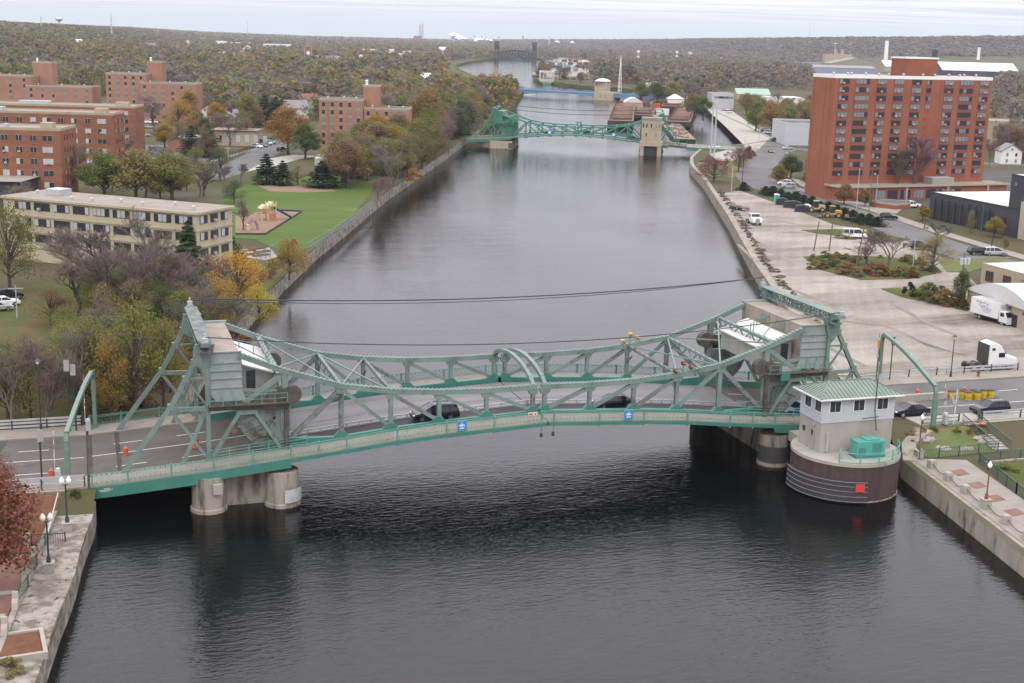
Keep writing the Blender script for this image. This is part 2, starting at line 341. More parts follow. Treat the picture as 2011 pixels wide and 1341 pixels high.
lh = N(lt, 'ShaderNodeHueSaturation'); L(lt, mth(lt, 'ADD', mth(lt, 'MULTIPLY', lw_.outputs['Fac'], .16), .92), lh.inputs['Value']); L(lt, src, lh.inputs['Color']); L(lt, lh.outputs[0], lb.inputs['Base Color'])
# window glass: dark panes, some with pale curtains behind (one look per window)
def window_mat(name, dark, pale, share):
    m = bpy.data.materials.new(name); m.use_nodes = True; t = m.node_tree; b = t.nodes['Principled BSDF']; b.inputs['Roughness'].default_value = .15
    oi = N(t, 'ShaderNodeObjectInfo'); gn = N(t, 'ShaderNodeNewGeometry')
    f = mth(t, 'FRACT', mth(t, 'ADD', mth(t, 'MULTIPLY', oi.outputs['Random'], 9.7), mth(t, 'MULTIPLY', gn.outputs['Random Per Island'], .45)))
    a = mth(t, 'MULTIPLY', mth(t, 'GREATER_THAN', f, 1-share), mth(t, 'ADD', mth(t, 'MULTIPLY', f, .5), .5))
    L(t, mixc(t, a, dark, pale), b.inputs['Base Color']); MAT[name] = m
window_mat('window_apt', (.03, .032, .04), (.40, .40, .40), .42)
window_mat('window_tower', (.03, .032, .04), (.19, .195, .205), .45)
window_mat('window_cream', (.028, .028, .03), (.35, .36, .36), .32)
def leaf_mat(name, attr=False):
    m = bpy.data.materials.new(name); m.use_nodes = True; t = m.node_tree; b = t.nodes['Principled BSDF']; b.inputs['Roughness'].default_value = .85; b.inputs['Specular IOR Level'].default_value = .06
    if attr:
        a = N(t, 'ShaderNodeAttribute'); a.attribute_name = 'col'; col = a.outputs['Color']
    else:
        a = N(t, 'ShaderNodeObjectInfo'); col = a.outputs['Color']
    g = N(t, 'ShaderNodeNewGeometry'); h = N(t, 'ShaderNodeHueSaturation'); L(t, col, h.inputs['Color'])
    L(t, mth(t, 'ADD', mth(t, 'MULTIPLY', g.outputs['Random Per Island'], .22 if attr else .62), .88 if attr else .70), h.inputs['Value'])
    wn = N(t, 'ShaderNodeTexWhiteNoise', noise_dimensions='1D'); L(t, g.outputs['Random Per Island'], wn.inputs['W'])
    L(t, mth(t, 'ADD', mth(t, 'MULTIPLY', wn.outputs[0], .02 if attr else .035), .49 if attr else .482), h.inputs['Hue'])
    tr = N(t, 'ShaderNodeBsdfTranslucent'); L(t, h.outputs[0], tr.inputs[0]); L(t, h.outputs[0], b.inputs['Base Color'])
    mx = N(t, 'ShaderNodeMixShader'); mx.inputs[0].default_value = .38; L(t, b.outputs[0], mx.inputs[1]); L(t, tr.outputs[0], mx.inputs[2])
    L(t, mx.outputs[0], t.nodes['Material Output'].inputs[0]); MAT[name] = m
leaf_mat('leaf'); leaf_mat('leaf_far', True)
# water
def water_mat():
    m = bpy.data.materials.new('river_water'); m.use_nodes = True; t = m.node_tree; b = t.nodes['Principled BSDF']
    b.inputs['Base Color'].default_value = (.010, .011, .011, 1); b.inputs['Roughness'].default_value = .06; b.inputs['IOR'].default_value = 1.33
    tcn = N(t, 'ShaderNodeTexCoord'); hs = []
    for sc, rot, st, w in ((2.3, -.15, (1, .36, 1), .80), (5.2, -.35, (1, .42, 1), .36), (.16, .9, (1, .5, 1), 1.8)):
        mpn = N(t, 'ShaderNodeMapping'); mpn.inputs['Rotation'].default_value = (0, 0, rot); mpn.inputs['Scale'].default_value = (st[1], st[0], 1)
        L(t, tcn.outputs['Object'], mpn.inputs[0]); n = N(t, 'ShaderNodeTexNoise'); n.inputs['Scale'].default_value = sc; n.inputs['Detail'].default_value = 3; L(t, mpn.outputs[0], n.inputs['Vector'])
        hs.append(mth(t, 'MULTIPLY', n.outputs['Fac'], w))
    hsum = mth(t, 'ADD', mth(t, 'ADD', hs[0], hs[1]), hs[2])
    pn = N(t, 'ShaderNodeTexNoise'); pn.inputs['Scale'].default_value = .018; pn.inputs['Detail'].default_value = 3
    mp2 = N(t, 'ShaderNodeMapping'); mp2.inputs['Scale'].default_value = (1, .55, 1); mp2.inputs['Rotation'].default_value = (0, 0, .4); L(t, tcn.outputs['Object'], mp2.inputs[0]); L(t, mp2.outputs[0], pn.inputs['Vector'])
    rr = N(t, 'ShaderNodeMapRange'); rr.inputs['From Min'].default_value = .38; rr.inputs['From Max'].default_value = .62; rr.inputs['To Min'].default_value = .13; rr.inputs['To Max'].default_value = .30; L(t, pn.outputs['Fac'], rr.inputs[0])
    bp = N(t, 'ShaderNodeBump'); bp.inputs['Distance'].default_value = .22; L(t, rr.outputs[0], bp.inputs['Strength']); L(t, hsum, bp.inputs['Height'])
    fr = N(t, 'ShaderNodeFresnel'); fr.inputs[0].default_value = 1.40; L(t, bp.outputs[0], fr.inputs['Normal'])
    gl = N(t, 'ShaderNodeBsdfGlossy'); gl.inputs['Roughness'].default_value = .05; L(t, bp.outputs[0], gl.inputs['Normal'])
    df = N(t, 'ShaderNodeBsdfDiffuse'); df.inputs[0].default_value = (.0022, .0026, .0026, 1)
    mx = N(t, 'ShaderNodeMixShader'); L(t, fr.outputs[0], mx.inputs[0]); L(t, df.outputs[0], mx.inputs[1]); L(t, gl.outputs[0], mx.inputs[2]); L(t, mx.outputs[0], t.nodes['Material Output'].inputs[0])
    MAT['water'] = m
water_mat()

# ------------------------------------------------------------------ terrain
WZ = -7.2
BL = [(-900, -330), (-100, -58), (-75, -55), (-43.3, -49.9), (-4.7, -45.2), (20, -37), (78.6, -19.9), (130.7, -2), (232.7, 36.6), (363.6, 90), (409.6, 108), (480.6, 137), (699, 225), (878, 289), (993, 329), (1100, 342), (1250, 362), (1518, 418), (1770, 479), (2018, 566), (2307, 683), (2490, 761), (2750, 900), (11000, 2600)]
BR = [(-900, -30), (-100, 22), (-44.8, 34.2), (-17.5, 39.5), (6, 47), (101.6, 84), (167.3, 111.5), (255.6, 147), (302.6, 164.4), (330, 177), (372.6, 202), (395, 235), (420, 262), (523, 300), (678, 354.6), (760, 372), (817, 362), (860, 372), (900, 392), (960, 425), (1010, 428), (1070, 405), (1225, 416), (1462, 497), (1832, 627), (2177, 750), (2548, 889), (2750, 900), (11000, 2600)]
def bl(y): return interp(y, [p[0] for p in BL], [p[1] for p in BL])
def br(y): return interp(y, [p[0] for p in BR], [p[1] for p in BR])
_px = [-400, 0, 130, 260, 400, 600, 800, 900, 1000, 1250, 1400, 1600, 1800, 2011, 2400]
_ty = [44, 46, 52, 57, 64, 70, 75, 77, 77, 78, 76, 74, 73, 71, 70]
_d1 = [2600, 2600, 3000, 4200, 6500, 8000, 8000, 8000, 8000, 6500, 5000, 4600, 4400, 4400, 4400]
_d0 = [700, 700, 800, 900, 2500, 3500, 4500, 5000, 5000, 4200, 3600, 3200, 3000, 3000, 3000]
_az = [px_az(p) for p in _px]; _rz = []
for p, y_, d1 in zip(_px, _ty, _d1):
    d = ray(p, y_); _rz.append(CAM.z + d.z/math.hypot(d.x, d.y)*d1 - 11 + 4.3)
def H(x, y):
    dx, dy = x-CAM.x, y-CAM.y; d = math.hypot(dx, dy)
    z = -4.3
    if d > 600:
        a = math.atan2(dx, dy); d0 = interp(a, _az, _d0); d1 = interp(a, _az, _d1)
        z += interp(a, _az, _rz)*sst((d-d0)/(d1-d0))
    if y < 70:
        z += 0.55*sst((70-y)/50)
        if y < -11: z -= 1.4*sst((-11-y)/5)
    return z
def G(px, py):
    """the ground point seen at a photo position"""
    d = ray(px, py); t = (-4.3-CAM.z)/d.z if d.z < -1e-4 else 9000
    for _ in range(60):
        p = CAM+d*t; e = p.z-H(p.x, p.y); t += e*0.5/max(1e-3, -d.z) if d.z < 0 else 0
        if abs(e) < .01: break
    p = CAM+d*t; return Vector((p.x, p.y, H(p.x, p.y)))
def structure(o): o['kind'] = 'structure'; return o
wat = MB().add([(-400, -400, WZ), (3000, -400, WZ), (3000, 3200, WZ), (-400, 3200, WZ)], [(0, 1, 2, 3)]).build('river_water', M['water']); structure(wat)
ys = [-900, -300, -150]+list(range(-100, -20, 12))+[-18, -17, -16, -15, -14, -13, -12, -11, -8, 0]+list(range(8, 520, 12))+list(range(520, 1200, 40))+[1200, 1300, 1400, 1500, 1600, 1750, 1900, 2100, 2300, 2500, 2700, 3000, 3300, 3600, 4000, 4500, 5000, 5600, 6300, 7000, 8000, 9400]
offs = [0, 2, 5, 10, 16, 24, 34, 46, 60, 78, 100, 130, 165, 210, 270, 350, 450, 580, 740, 950, 1250, 1600, 2100, 2800, 3800, 5500, 7800]
g = MB()
for side in (-1, 1):
    rows = []
    for y in ys:
        b0 = bl(y) if side < 0 else br(y); rows.append([(b0+side*o, y, H(b0+side*o, y)) for o in offs])
    n = len(offs); vs = [p for r in rows for p in r]; fs = []
    for i in range(len(rows)-1):
        for j in range(n-1): fs.append((i*n+j, i*n+j+1, (i+1)*n+j+1, (i+1)*n+j))
    g.add(vs, fs)
structure(g.build('ground', M['ground_mix'], smooth=True))
def sheet(name, pts, mt, dz=.03, step=25, kind='structure'):
    """a ground covering laid over the terrain"""
    bm = bmesh.new(); f = bm.faces.new([bm.verts.new((p[0], p[1], 0)) for p in pts])
    x0, x1 = min(p[0] for p in pts), max(p[0] for p in pts); y0, y1 = min(p[1] for p in pts), max(p[1] for p in pts)
    bmesh.ops.triangulate(bm, faces=bm.faces[:])
    for ax, a, b in ((0, x0, x1), (1, y0, y1)):
        k = math.ceil(a/step)*step
        while k < b:
            co = (k, 0, 0) if ax == 0 else (0, k, 0); no = (1, 0, 0) if ax == 0 else (0, 1, 0)
            bmesh.ops.bisect_plane(bm, geom=bm.verts[:]+bm.edges[:]+bm.faces[:], plane_co=co, plane_no=no); k += step
    for v in bm.verts: v.co.z = H(v.co.x, v.co.y)+dz
    bmesh.ops.recalc_face_normals(bm, faces=bm.faces)
    me = bpy.data.meshes.new(name); bm.to_mesh(me); bm.free(); me.materials.append(mt)
    for p in me.polygons:
        if p.normal.z < 0: p.flip()
    o = link(bpy.data.objects.new(name, me)); o['kind'] = kind; return o
def ribbon(name, pts, w, mt, dz=.05, step=12):
    """a road or path of width w along a centre line, laid on the terrain"""
    P = []
    for a, b in zip(pts[:-1], pts[1:]):
        a = Vector(a[:2]); b = Vector(b[:2]); k = max(1, int((b-a).length/step))
        P += [a+(b-a)*i/k for i in range(k)]
    P.append(Vector(pts[-1][:2])); vs = []; fs = []
    for i, p in enumerate(P):
        d = (P[min(i+1, len(P)-1)]-P[max(i-1, 0)]).normalized(); n = Vector((-d.y, d.x))
        for s_ in (-1, -.33, .33, 1):
            q = p+n*s_*w/2; vs.append((q.x, q.y, H(q.x, q.y)+dz))
    for i in range(len(P)-1):
        for j in range(3): fs.append((i*4+j, i*4+j+1, i*4+j+5, i*4+j+4))
    return structure(MB().add(vs, fs).build(name, mt))
# ------------------------------------------------------------------ the bascule bridge in front
PX = [.67, 5.9, 11.1, 16.3, 21.54]
def zb(x): return interp(abs(x), [0, .67, 5.9, 11.1, 16.3, 21.5, 27.3, 35, 43.4, 47], [0, -.01, -.28, -.52, -.90, -1.45, -2.0, -2.75, -3.35, -3.55])
def zt(x): return interp(abs(x), [0, .67, 5.9, 11.1, 16.3, 21.54, 27.5, 31.8], [2.93, 2.92, 2.85, 2.97, 3.38, 4.2, 6.15, 8.0])
TY = 7.2
def make_bascule(pale, dirty, teal, rail, cw, detail=True):
    bridge = thing('bascule_bridge', 'pale green steel double leaf bascule bridge with roadway across the river', 'bridge')
    pale, dirty, teal, rail, cw = (M[k] for k in (pale, dirty, teal, rail, cw))
    for s in (-1, 1):
        for y in (-TY, TY):
            o_ = math.copysign(1, y)
            # truss: chords as the part, posts / diagonals / gussets as sub-parts
            t = MB(); P = [(s*x, y, zt(x)) for x in (.3, .67, 5.9, 11.1, 16.3, 21.54, 27.5, 31.9)]
            for a, b in zip(P[:-1], P[1:]): t.bar(a, b, .62, .52)
            if detail:      # batten plates and rivet ledge along the chord top
                for a, b in zip(P[:-1], P[1:]):
                    a = Vector(a); b = Vector(b); k = max(1, int((b-a).length/.45))
                    for i in range(k): c = a+(b-a)*(i+.5)/k; t.box((c.x, c.y, c.z+.30), (.16, .70, .07))
            truss = t.build('truss', pale, bridge)
            lc = MB(); Q = [(s*x, y, zb(x)+.02) for x in (.25, 5.9, 11.1, 16.3, 21.54, 27.0)]
            for a, b in zip(Q[:-1], Q[1:]): lc.bar(a, b, .5, .62)
            if detail:
                lc.slab([(s*21.6, zb(21.6)+.3), (s*27.2, zb(27)+1.0), (s*27.2, zb(27)-.3), (s*21.6, zb(21.6)-.3)], 1, y-.28, y+.28)
            lc.build('bottom_chord', teal, truss)
            for i, x in enumerate(PX):
                p_ = MB(); w = .42 if x < 20 else .5
                for dy in (-.17, .17): p_.box((s*x, y+dy, (zb(x)+.3+zt(x)-.26)/2), (w, .07, zt(x)-.26-zb(x)-.3))
                p_.box((s*x, y, (zb(x)+.3+zt(x)-.26)/2), (.1, .30, zt(x)-.26-zb(x)-.3))
                p_.build('post', dirty if (i*7+s+int(y)) % 4 == 0 else pale, truss)
                gb = MB(); hw = .85
                gb.slab([(s*x-hw, zb(x)+.25), (s*x-.3, zb(x)+.85), (s*x+.3, zb(x)+.85), (s*x+hw, zb(x)+.25), (s*x+hw, zb(x)-.33), (s*x-hw, zb(x)-.33)], 1, y-.27, y+.27)
                gb.build('gusset', teal, truss)
                gt = MB(); gt.slab([(s*x-.7, zt(x)-.1), (s*x-.4, zt(x)-.75), (s*x+.4, zt(x)-.75), (s*x+.7, zt(x)-.1)], 1, y-.24, y+.24); gt.build('gusset', pale, truss)
            for i in range(4):
                a, b = PX[i], PX[i+1]
                d_ = MB(); p0 = Vector((s*b, y, zt(b)-.3)); p1 = Vector((s*a, y, zb(a)+.35))
                for dy in (-.16, .16): d_.bar(p0+Vector((0, dy, 0)), p1+Vector((0, dy, 0)), .07, .36)
                d_.bar(p0, p1, .28, .08); d_.build('diagonal', pale if i != 2 else dirty, truss)
            d_ = MB(); p0 = Vector((s*21.6, y, zt(21.6)-.3)); p1 = Vector((s*26.8, y, zb(27)+.9))
            for dy in (-.18, .18): d_.bar(p0+Vector((0, dy, 0)), p1+Vector((0, dy, 0)), .08, .48)
            d_.bar(p0, p1, .3, .1); d_.build('diagonal', dirty, truss)
            # heel post and the struts of the rear panel
            h_ = MB(); h_.box((s*27.3, y, (zb(27.3)+6.1)/2), (.62, .5, 6.0-zb(27.3))); h_.box((s*27.3, y+o_*.28, (zb(27.3)+4.6)/2), (1.0, .06, 3.0)); h_.build('post', pale, truss)
            d_ = MB(); d_.bar((s*27.6, y, 5.7), (s*31.5, y, 3.0), .36, .5); d_.build('diagonal', pale, truss)
            d_ = MB(); d_.bar((s*27.5, y, 4.0), (s*31.8, y, 4.4), .2, .3); d_.build('strut', pale, truss)
            # rolling quadrant below the heel
            q = MB(); c = (s*27.8, 2.4); R1 = 4.4; yy = y-o_*.1
            pts = [(c[0]+s*R1*math.cos(R_(-98+k*6)), c[1]+R1*math.sin(R_(-98+k*6))) for k in range(15)]
            q.slab(pts+[(s*31.4, 2.3), (s*27.5, 2.4)], 1, yy-.22, yy+.22)
            for k in range(14):
                a0, a1 = pts[k], pts[k+1]; q.bar((a0[0], yy, a0[1]), (a1[0], yy, a1[1]), .75, .2)
            for k in (2, 5, 8, 11): q.bar((pts[k][0], yy+o_*.3, pts[k][1]), (c[0]+s*.6, yy+o_*.3, 1.4), .12, .16)
            q.box((s*29.6, yy+o_*.3, -.2), (.8, .14, .7))
            q.build('rolling_quadrant', dirty, bridge)
            # fixed tower frame: post, raking leg, ties
            tw = MB(); yo = y+o_*.25; A = Vector((s*35.25, yo, 9.2)); J = Vector((s*38.6, yo, 3.05)); B = Vector((s*43.45, yo, zb(43.4)-.1))
            tw.box((s*35.0, yo, (8.9-3.0)/2), (.42, .42, 11.9))
            tower = tw.build('tower_post', pale, bridge)
            e = MB()
            for a, b in ((A, J), (J, B)):
                for dy in (-.17, .17): e.bar(a+Vector((0, dy, 0)), b+Vector((0, dy, 0)), .07, .44)
                e.bar(a, b, .3, .08)
            e.build('raking_leg', pale, tower)
            e = MB(); e.bar((s*35.1, yo, 2.7), J+Vector((0, 0, -.25)), .3, .42); e.bar((s*35.2, yo, 5.9), A+(J-A)*.55, .18, .2)
            e.bar(J+Vector((0, 0, -.3)), (s*35.3, yo, zb(35)+.5), .26, .28); e.bar((s*35.3, yo, 2.3), (s*37.6, yo, zb(37.6)), .34, .34)
            e.bar(A+(J-A)*.55, (s*35.2, yo, 3.2), .16, .2); e.bar(A+(J-A)*.28, (s*35.2, yo, 6.1), .14, .18); e.bar((s*35.2, yo, 7.4), A+(J-A)*.28, .14, .16)
            e.build('tie', pale, tower)
            for f in (.28, .55, 1): c2 = A+(J-A)*f; MB().box((c2.x, yo, c2.z), (.62, .5, .7)).build('gusset', pale, tower)
            e = MB(); e.slab([(s*34.2, 9.3), (s*36.1, 9.3), (s*36.4, 7.4), (s*35.2, 6.6), (s*34.7, 7.4)], 1, yo-.26, yo+.26); e.build('gusset', pale, tower)
            # operating platform along the heel with its braces
            pf = MB(); pf.bar((s*27.0, y+o_*.5, 2.72), (s*35, y+o_*.5, 2.85), .55, .62); pf.bb(min(s*27, s*35), max(s*27, s*35), min(y+o_*.3, y+o_*1.3), max(y+o_*.3, y+o_*1.3), 3.05, 3.12)
            pfo = pf.build('platform', M['machinery'] if detail else pale, bridge)
            e = MB(); zr = 3.1
            for k in range(7): xx = s*(27.2+k*1.28); e.bar((xx, y+o_*1.25, zr), (xx, y+o_*1.25, zr+1.05), .06)
            for hh in (.55, 1.05): e.bar((s*27.2, y+o_*1.25, zr+hh), (s*34.9, y+o_*1.25, zr+hh), .05)
            e.build('handrail', rail, pfo)
            e = MB(); yv = y+o_*.45
            e.bar((s*31.9, yv, 2.2), (s*34.6, yv, zb(34.6)+.5), .3, .36); e.bar((s*30.4, yv, 2.2), (s*27.9, yv, zb(27.9)+.3), .3, .36); e.bar((s*30.1, yv, 2.2), (s*32.2, yv, 2.2), .34, .5)
            e.build('brace', pale, pfo)
            e = MB(); e.box((s*27.25, y+o_*.5, (2.4+zb(27))/2-.1), (.42, .42, 2.5-zb(27))); e.build('column', M['machinery'], pfo)
            if detail:
                e = MB(); e.tube([(s*26.6, y-.5, 3.7), (s*26.6, y+.4, 3.7)], .95, 14); e.tube([(s*27.6, y-.7, 3.9), (s*27.6, y+.5, 3.9)], .55, 10); e.box((s*28.4, y-.2, 3.6), (1.3, .8, .9)); e.build('drive_wheel', M['machinery'], bridge)
                if s < 0 and y < 0:
                    e = MB(); e.box((-32.5, -7.9, .4), (.55, .35, .5)); e.bar((-32.4, -7.8, .1), (-32.2, -7.8, -3), .08); e.build('junction_box', M['lamp_rust'], bridge)
                if s > 0 and y < 0:
                    e = MB(); e.box((29.2, -8.3, 2.75), (1.1, .5, .9)); e.build('junction_box', M['steel_teal'], bridge)
        # counterweight: concrete block with steel side plates
        c_ = MB(); c_.slab([(s*31.8, 8.25), (s*34.75, 8.25), (s*34.75, 4.3), (s*34.0, 3.5), (s*31.4, 3.5), (s*31.7, 4.7)], 1, -TY+.1, TY-.1)
        cwo = c_.build('counterweight', cw, bridge)
        for y in (-TY, TY):
            o_ = math.copysign(1, y); e = MB()
            e.slab([(s*31.6, 8.45), (s*34.9, 8.45), (s*34.9, 4.3), (s*34.1, 3.3), (s*31.2, 3.3), (s*31.6, 4.7)], 1, y-o_*.05, y+o_*.12)
            for z in (8.4, 7.3, 6.5, 5.7, 4.75): e.bb(min(s*31.55, s*34.95), max(s*31.55, s*34.95), min(y+o_*.1, y+o_*.26), max(y+o_*.1, y+o_*.26), z-.06, z+.06)
            for dx in (32.6, 33.8): e.bar((s*dx, y+o_*.2, 4.7), (s*(dx-.25), y+o_*.2, 3.35), .1, .1)
            e.build('side_plate', M['steel_plate'] if detail else pale, cwo)
        # machinery house with sloping white roof
        e = MB(); e.slab([(s*27.7, 3.2), (s*31.4, 3.2), (s*31.4, 6.45), (s*27.7, 5.35)], 1, -5.5, 5.0)
        ho = e.build('machinery_house', M['house_wall'] if detail else pale, bridge)
        e = MB(); e.slab([(s*27.4, 5.30), (s*31.35, 6.5), (s*31.35, 6.66), (s*27.4, 5.46)], 1, -5.8, 5.3); e.build('roof', M['roof_white'] if detail else pale, ho)
        if detail:
            e = MB(); e.bb(min(s*30.05, s*30.95), max(s*30.05, s*30.95), -5.58, -5.51, 3.9, 5.9); e.build('door', M['glass_dark'], ho)
            for yy in (-2.5, 2.2): MB().box((s*31.75, yy, 7.4), (.08, 1.2, .9)).build('hatch', pale, cwo)
            for k in range(3): xx = s*(28.2+k*1.3); MB().bar((xx, -1.4+k*1.7, 5.4+k*.35), (xx, -1.4+k*1.7, 7.6), .09).build('mast', rail, ho)
        # cross girder on the tower heads
        e = MB()
        if detail:
            for zz in (8.75, 9.75): e.bar((s*35.25, -TY-1.6, zz), (s*35.25, TY+1.6, zz), 1.1, .16)
            for k in range(15):
                y0 = -TY-.2+k*(2*TY+.4)/14
                for dx in (-.45, .45): e.bar((s*35.25+dx, y0, 8.8), (s*35.25+dx, y0, 9.7), .12)
                if k < 14:
                    y1 = y0+(2*TY+.4)/14
                    for dx in (-.45, .45): e.bar((s*35.25+dx, y0, 8.8 if k % 2 else 9.7), (s*35.25+dx, y1, 9.7 if k % 2 else 8.8), .09)
            for k in range(34): e.box((s*35.25, -8.3+k*.5, 9.87), (1.35, .42, .06))
            for y in (-1, 1): e.slab([(y*7.2, 9.85), (y*9.6, 9.85), (y*9.6, 9.45), (y*8.4, 9.2), (y*7.6, 8.4), (y*7.2, 8.4)], 0, s*35.25-.4, s*35.25+.4)
        else: e.bar((s*35.25, -TY-1, 9.3), (s*35.25, TY+1, 9.3), .9, 1.0)
        cg = e.build('cross_girder', pale if s > 0 else dirty, bridge)
        if detail:
            for y in (-9.3, 9.2):
                e = MB(); e.box((s*35.25, y, 10.1), (.5, .5, .45)); e.tube([(s*35.25, y, 10.2), (s*35.25, y, 10.75)], .12); e.build('insulator', M['galv'], cg)
        # portal frames between the trusses
        for x, lat in ((16.3, 1), (21.54, 1), (28.2, 2)):
            e = MB(); z = zt(x); w = .5 if lat == 2 else .34
            e.bar((s*x, -TY, z), (s*x, TY, z), w, .3)
            if x > 20: e.bar((s*x, -TY, z-1.0), (s*x, TY, z-1.0), .16, .16)
            k = 10
            for i in range(k):
                y0 = -TY+i*2*TY/k; y1 = y0+2*TY/k
                if x > 20: e.bar((s*x, y0, z-(1.0 if i % 2 else 0)), (s*x, y1, z-(0 if i % 2 else 1.0)), .12)
                if detail:
                    e.bar((s*x-w/2, y0, z+.2), (s*x+w/2, y1, z+.2), .06)
            for y in (-1, 1): e.bar((s*x, y*TY, z-2.0), (s*x, y*(TY-1.6), z-.9), .16)
            e.build('portal_frame', dirty if x == 16.3 else pale, bridge)
        e = MB()
        for a, b in ((16.3, 21.54), (21.54, 28.2)):
            e.bar((s*a, -TY, zt(a)), (s*b, TY, zt(b)), .16, .14); e.bar((s*a, TY, zt(a)), (s*b, -TY, zt(b)), .16, .14)
        e.bar((s*28.2, -4, 6.3), (s*33, 0, 8.3), .1); e.bar((s*28.2, 4, 6.3), (s*33, 0, 8.3), .1)
        e.build('lateral_brace', pale, bridge)
        # curved portal at the meeting ends
        e = MB(); A = []
        for k in range(15): t = k/14; A.append((s*.67, TY-2*TY*t, zt(.67)+.15+1.65*math.sin(math.pi*t)**.62))
        for a, b in zip(A[:-1], A[1:]): e.bar(a, b, .42, .40)
        e.build('curved_portal', pale, bridge)
        # deck of the leaf
        xs = [.06, 5.9, 11.1, 16.3, 21.54, 27.2]; d_ = MB(); k_ = MB()
        for a, b in zip(xs[:-1], xs[1:]):
            d_.slab([(s*a, zb(a)-.12), (s*b, zb(b)-.12), (s*b, zb(b)-.42), (s*a, zb(a)-.42)], 1, -3.4, 6.6)
            k_.slab([(s*a, zb(a)-.125), (s*b, zb(b)-.125), (s*b, zb(b)-.42), (s*a, zb(a)-.42)], 1, -6.6, -3.405)
        do = d_.build('leaf_deck', M['deck_grid'], bridge); k_.build('lane', M['deck_dark'], do)
        e = MB()
        for a in [.3]+PX[1:]+[26.9]:
            e.slab([(-6.9, zb(a)-.45), (6.9, zb(a)-.45), (6.5, zb(a)-1.15), (-6.5, zb(a)-1.15)], 0, s*a-.14, s*a+.14)
            for y in (-1, 1): e.slab([(y*6.9, zb(a)-.25), (y*10.4, zb(a)-.3), (y*10.4, zb(a)-.5), (y*7.0, zb(a)-1.0)], 0, s*a-.5, s*a+.5)
        for y in (-5, -2.5, 0, 2.5, 5):
            for a, b in zip(xs[:-1], xs[1:]): e.bar((s*a, y, zb(a)-.62), (s*b, y, zb(b)-.62), .25, .4)
        e.build('floor_beam', M['steel_black'], do)
        if detail:  # low guard rail dividing the near lane from the rest
            e = MB()
            for a, b in zip(xs[:-1], xs[1:]):
                e.bar((s*a, -3.4, zb(a)+.02), (s*b, -3.4, zb(b)+.02), .12, .10); e.bar((s*a, -3.4, zb(a)+.33), (s*b, -3.4, zb(b)+.33), .12, .14)
                for i in range(4): t = i/4; x = a+(b-a)*t; e.box((s*x, -3.4, zb(x)+.1), (.16, .1, .5))
            e.build('lane_rail', M['galv'], do)
        xs2 = [27.25, 35, 43.4, 46.5]; d_ = MB()
        for a, b in zip(xs2[:-1], xs2[1:]): d_.slab([(s*a, zb(a)-.12), (s*b, zb(b)-.12), (s*b, zb(b)-.9), (s*a, zb(a)-.9)], 1, -6.95, 6.95)
        ad = d_.build('approach_deck', M['road'], bridge)
        e = MB()
        for yy, w in ((-.6, .12), (2.8, .12), (-4.9, .12)):
            for k in range(3 if yy > 0 or yy < -3 else 1):
                a, b = (28+k*6.5, 31+k*6.5) if (yy > 0 or yy < -3) else (27.4, 46.4)
                n_ = 5
                for i in range(n_):
                    x0 = a+(b-a)*i/n_; x1 = a+(b-a)*(i+1)/n_; e.bar((s*x0, yy, zb(x0)-.113), (s*x1, yy, zb(x1)-.113), w, .012)
        e.build('lane_marking', M['white_band'], ad)
        for xj in (43.6, 46.4): MB().bar((s*xj, -6.9, zb(xj)-.113), (s*xj, 6.9, zb(xj)-.113), .45, .03).build('expansion_joint', M['deck_dark'], ad)
        # sidewalks outside the trusses
        for y in (-1, 1):
            e = MB(); ins, out = 7.45, 10.4; xa = [.06, 5.9, 11.1, 16.3, 21.54, 27.2, 35, 43.4, 46.5]
            if y < 0 and s > 0: xa = [.06, 5.9, 11.1, 16.3, 21.54, 27.2, 35, 39]
            for a, b in zip(xa[:-1], xa[1:]):
                i_ = ins if a < 27 else 6.96
                if a > 27: e.slab([(s*a, zb(a)+.02), (s*b, zb(b)+.02), (s*b, zb(b)-.25), (s*a, zb(a)-.25)], 1, min(y*i_, y*out), max(y*i_, y*out))
                else: e.slab([(s*a, zb(a)-.02), (s*b, zb(b)-.02), (s*b, zb(b)-.22), (s*a, zb(a)-.22)], 1, min(y*ins, y*out), max(y*ins, y*out))
            sw = e.build('sidewalk', M['sidewalk'], bridge)
            e = MB()
            for a, b in zip(xa[:-1], xa[1:]):
                dp = .42 if a < 27 else (.95 if a < 35 else 1.15)
                e.slab([(s*a, zb(a)-.16), (s*b, zb(b)-.16), (s*b, zb(b)-.16-dp), (s*a, zb(a)-.16-(dp if a > 27 else .36))], 1, y*out-.12, y*out+.12)
            e.build('fascia_girder', teal, sw)
            if detail and y < 0 and s < 0:
                e = MB()
                for r_, (n_, x0) in enumerate(((5, -45.2), (12, -45.7), (8, -45.5))):
                    for i in range(n_): xx = x0+i*.11; e.box((xx, y*out-.13, zb(45)-.48-r_*.13+(xx+46)*.07), (.07, .02, .07))
                e.build('lettering', M['white_band'], sw)
            e = MB()       # picket railing
            for a, b in zip(xa[:-1], xa[1:]):
                for hh, th in ((1.08, .07), (.92, .05), (.14, .05)): e.bar((s*a, y*(out-.08), zb(a)+hh), (s*b, y*(out-.08), zb(b)+hh), th, th)
                k = max(1, int((b-a)/(.16 if detail else .8)))
                for i in range(k): x = a+(b-a)*(i+.5)/k; e.bar((s*x, y*(out-.08), zb(x)+.14), (s*x, y*(out-.08), zb(x)+.92), .028)
                if detail:
                    for i in range(0, k, 3): x = a+(b-a)*(i+.5)/k; e.box((s*x, y*(out-.08), zb(x)+.99), (.13, .03, .09)); e.box((s*x, y*(out-.08), zb(x)+.24), (.13, .03, .09))
            rl = e.build('railing', rail, sw)
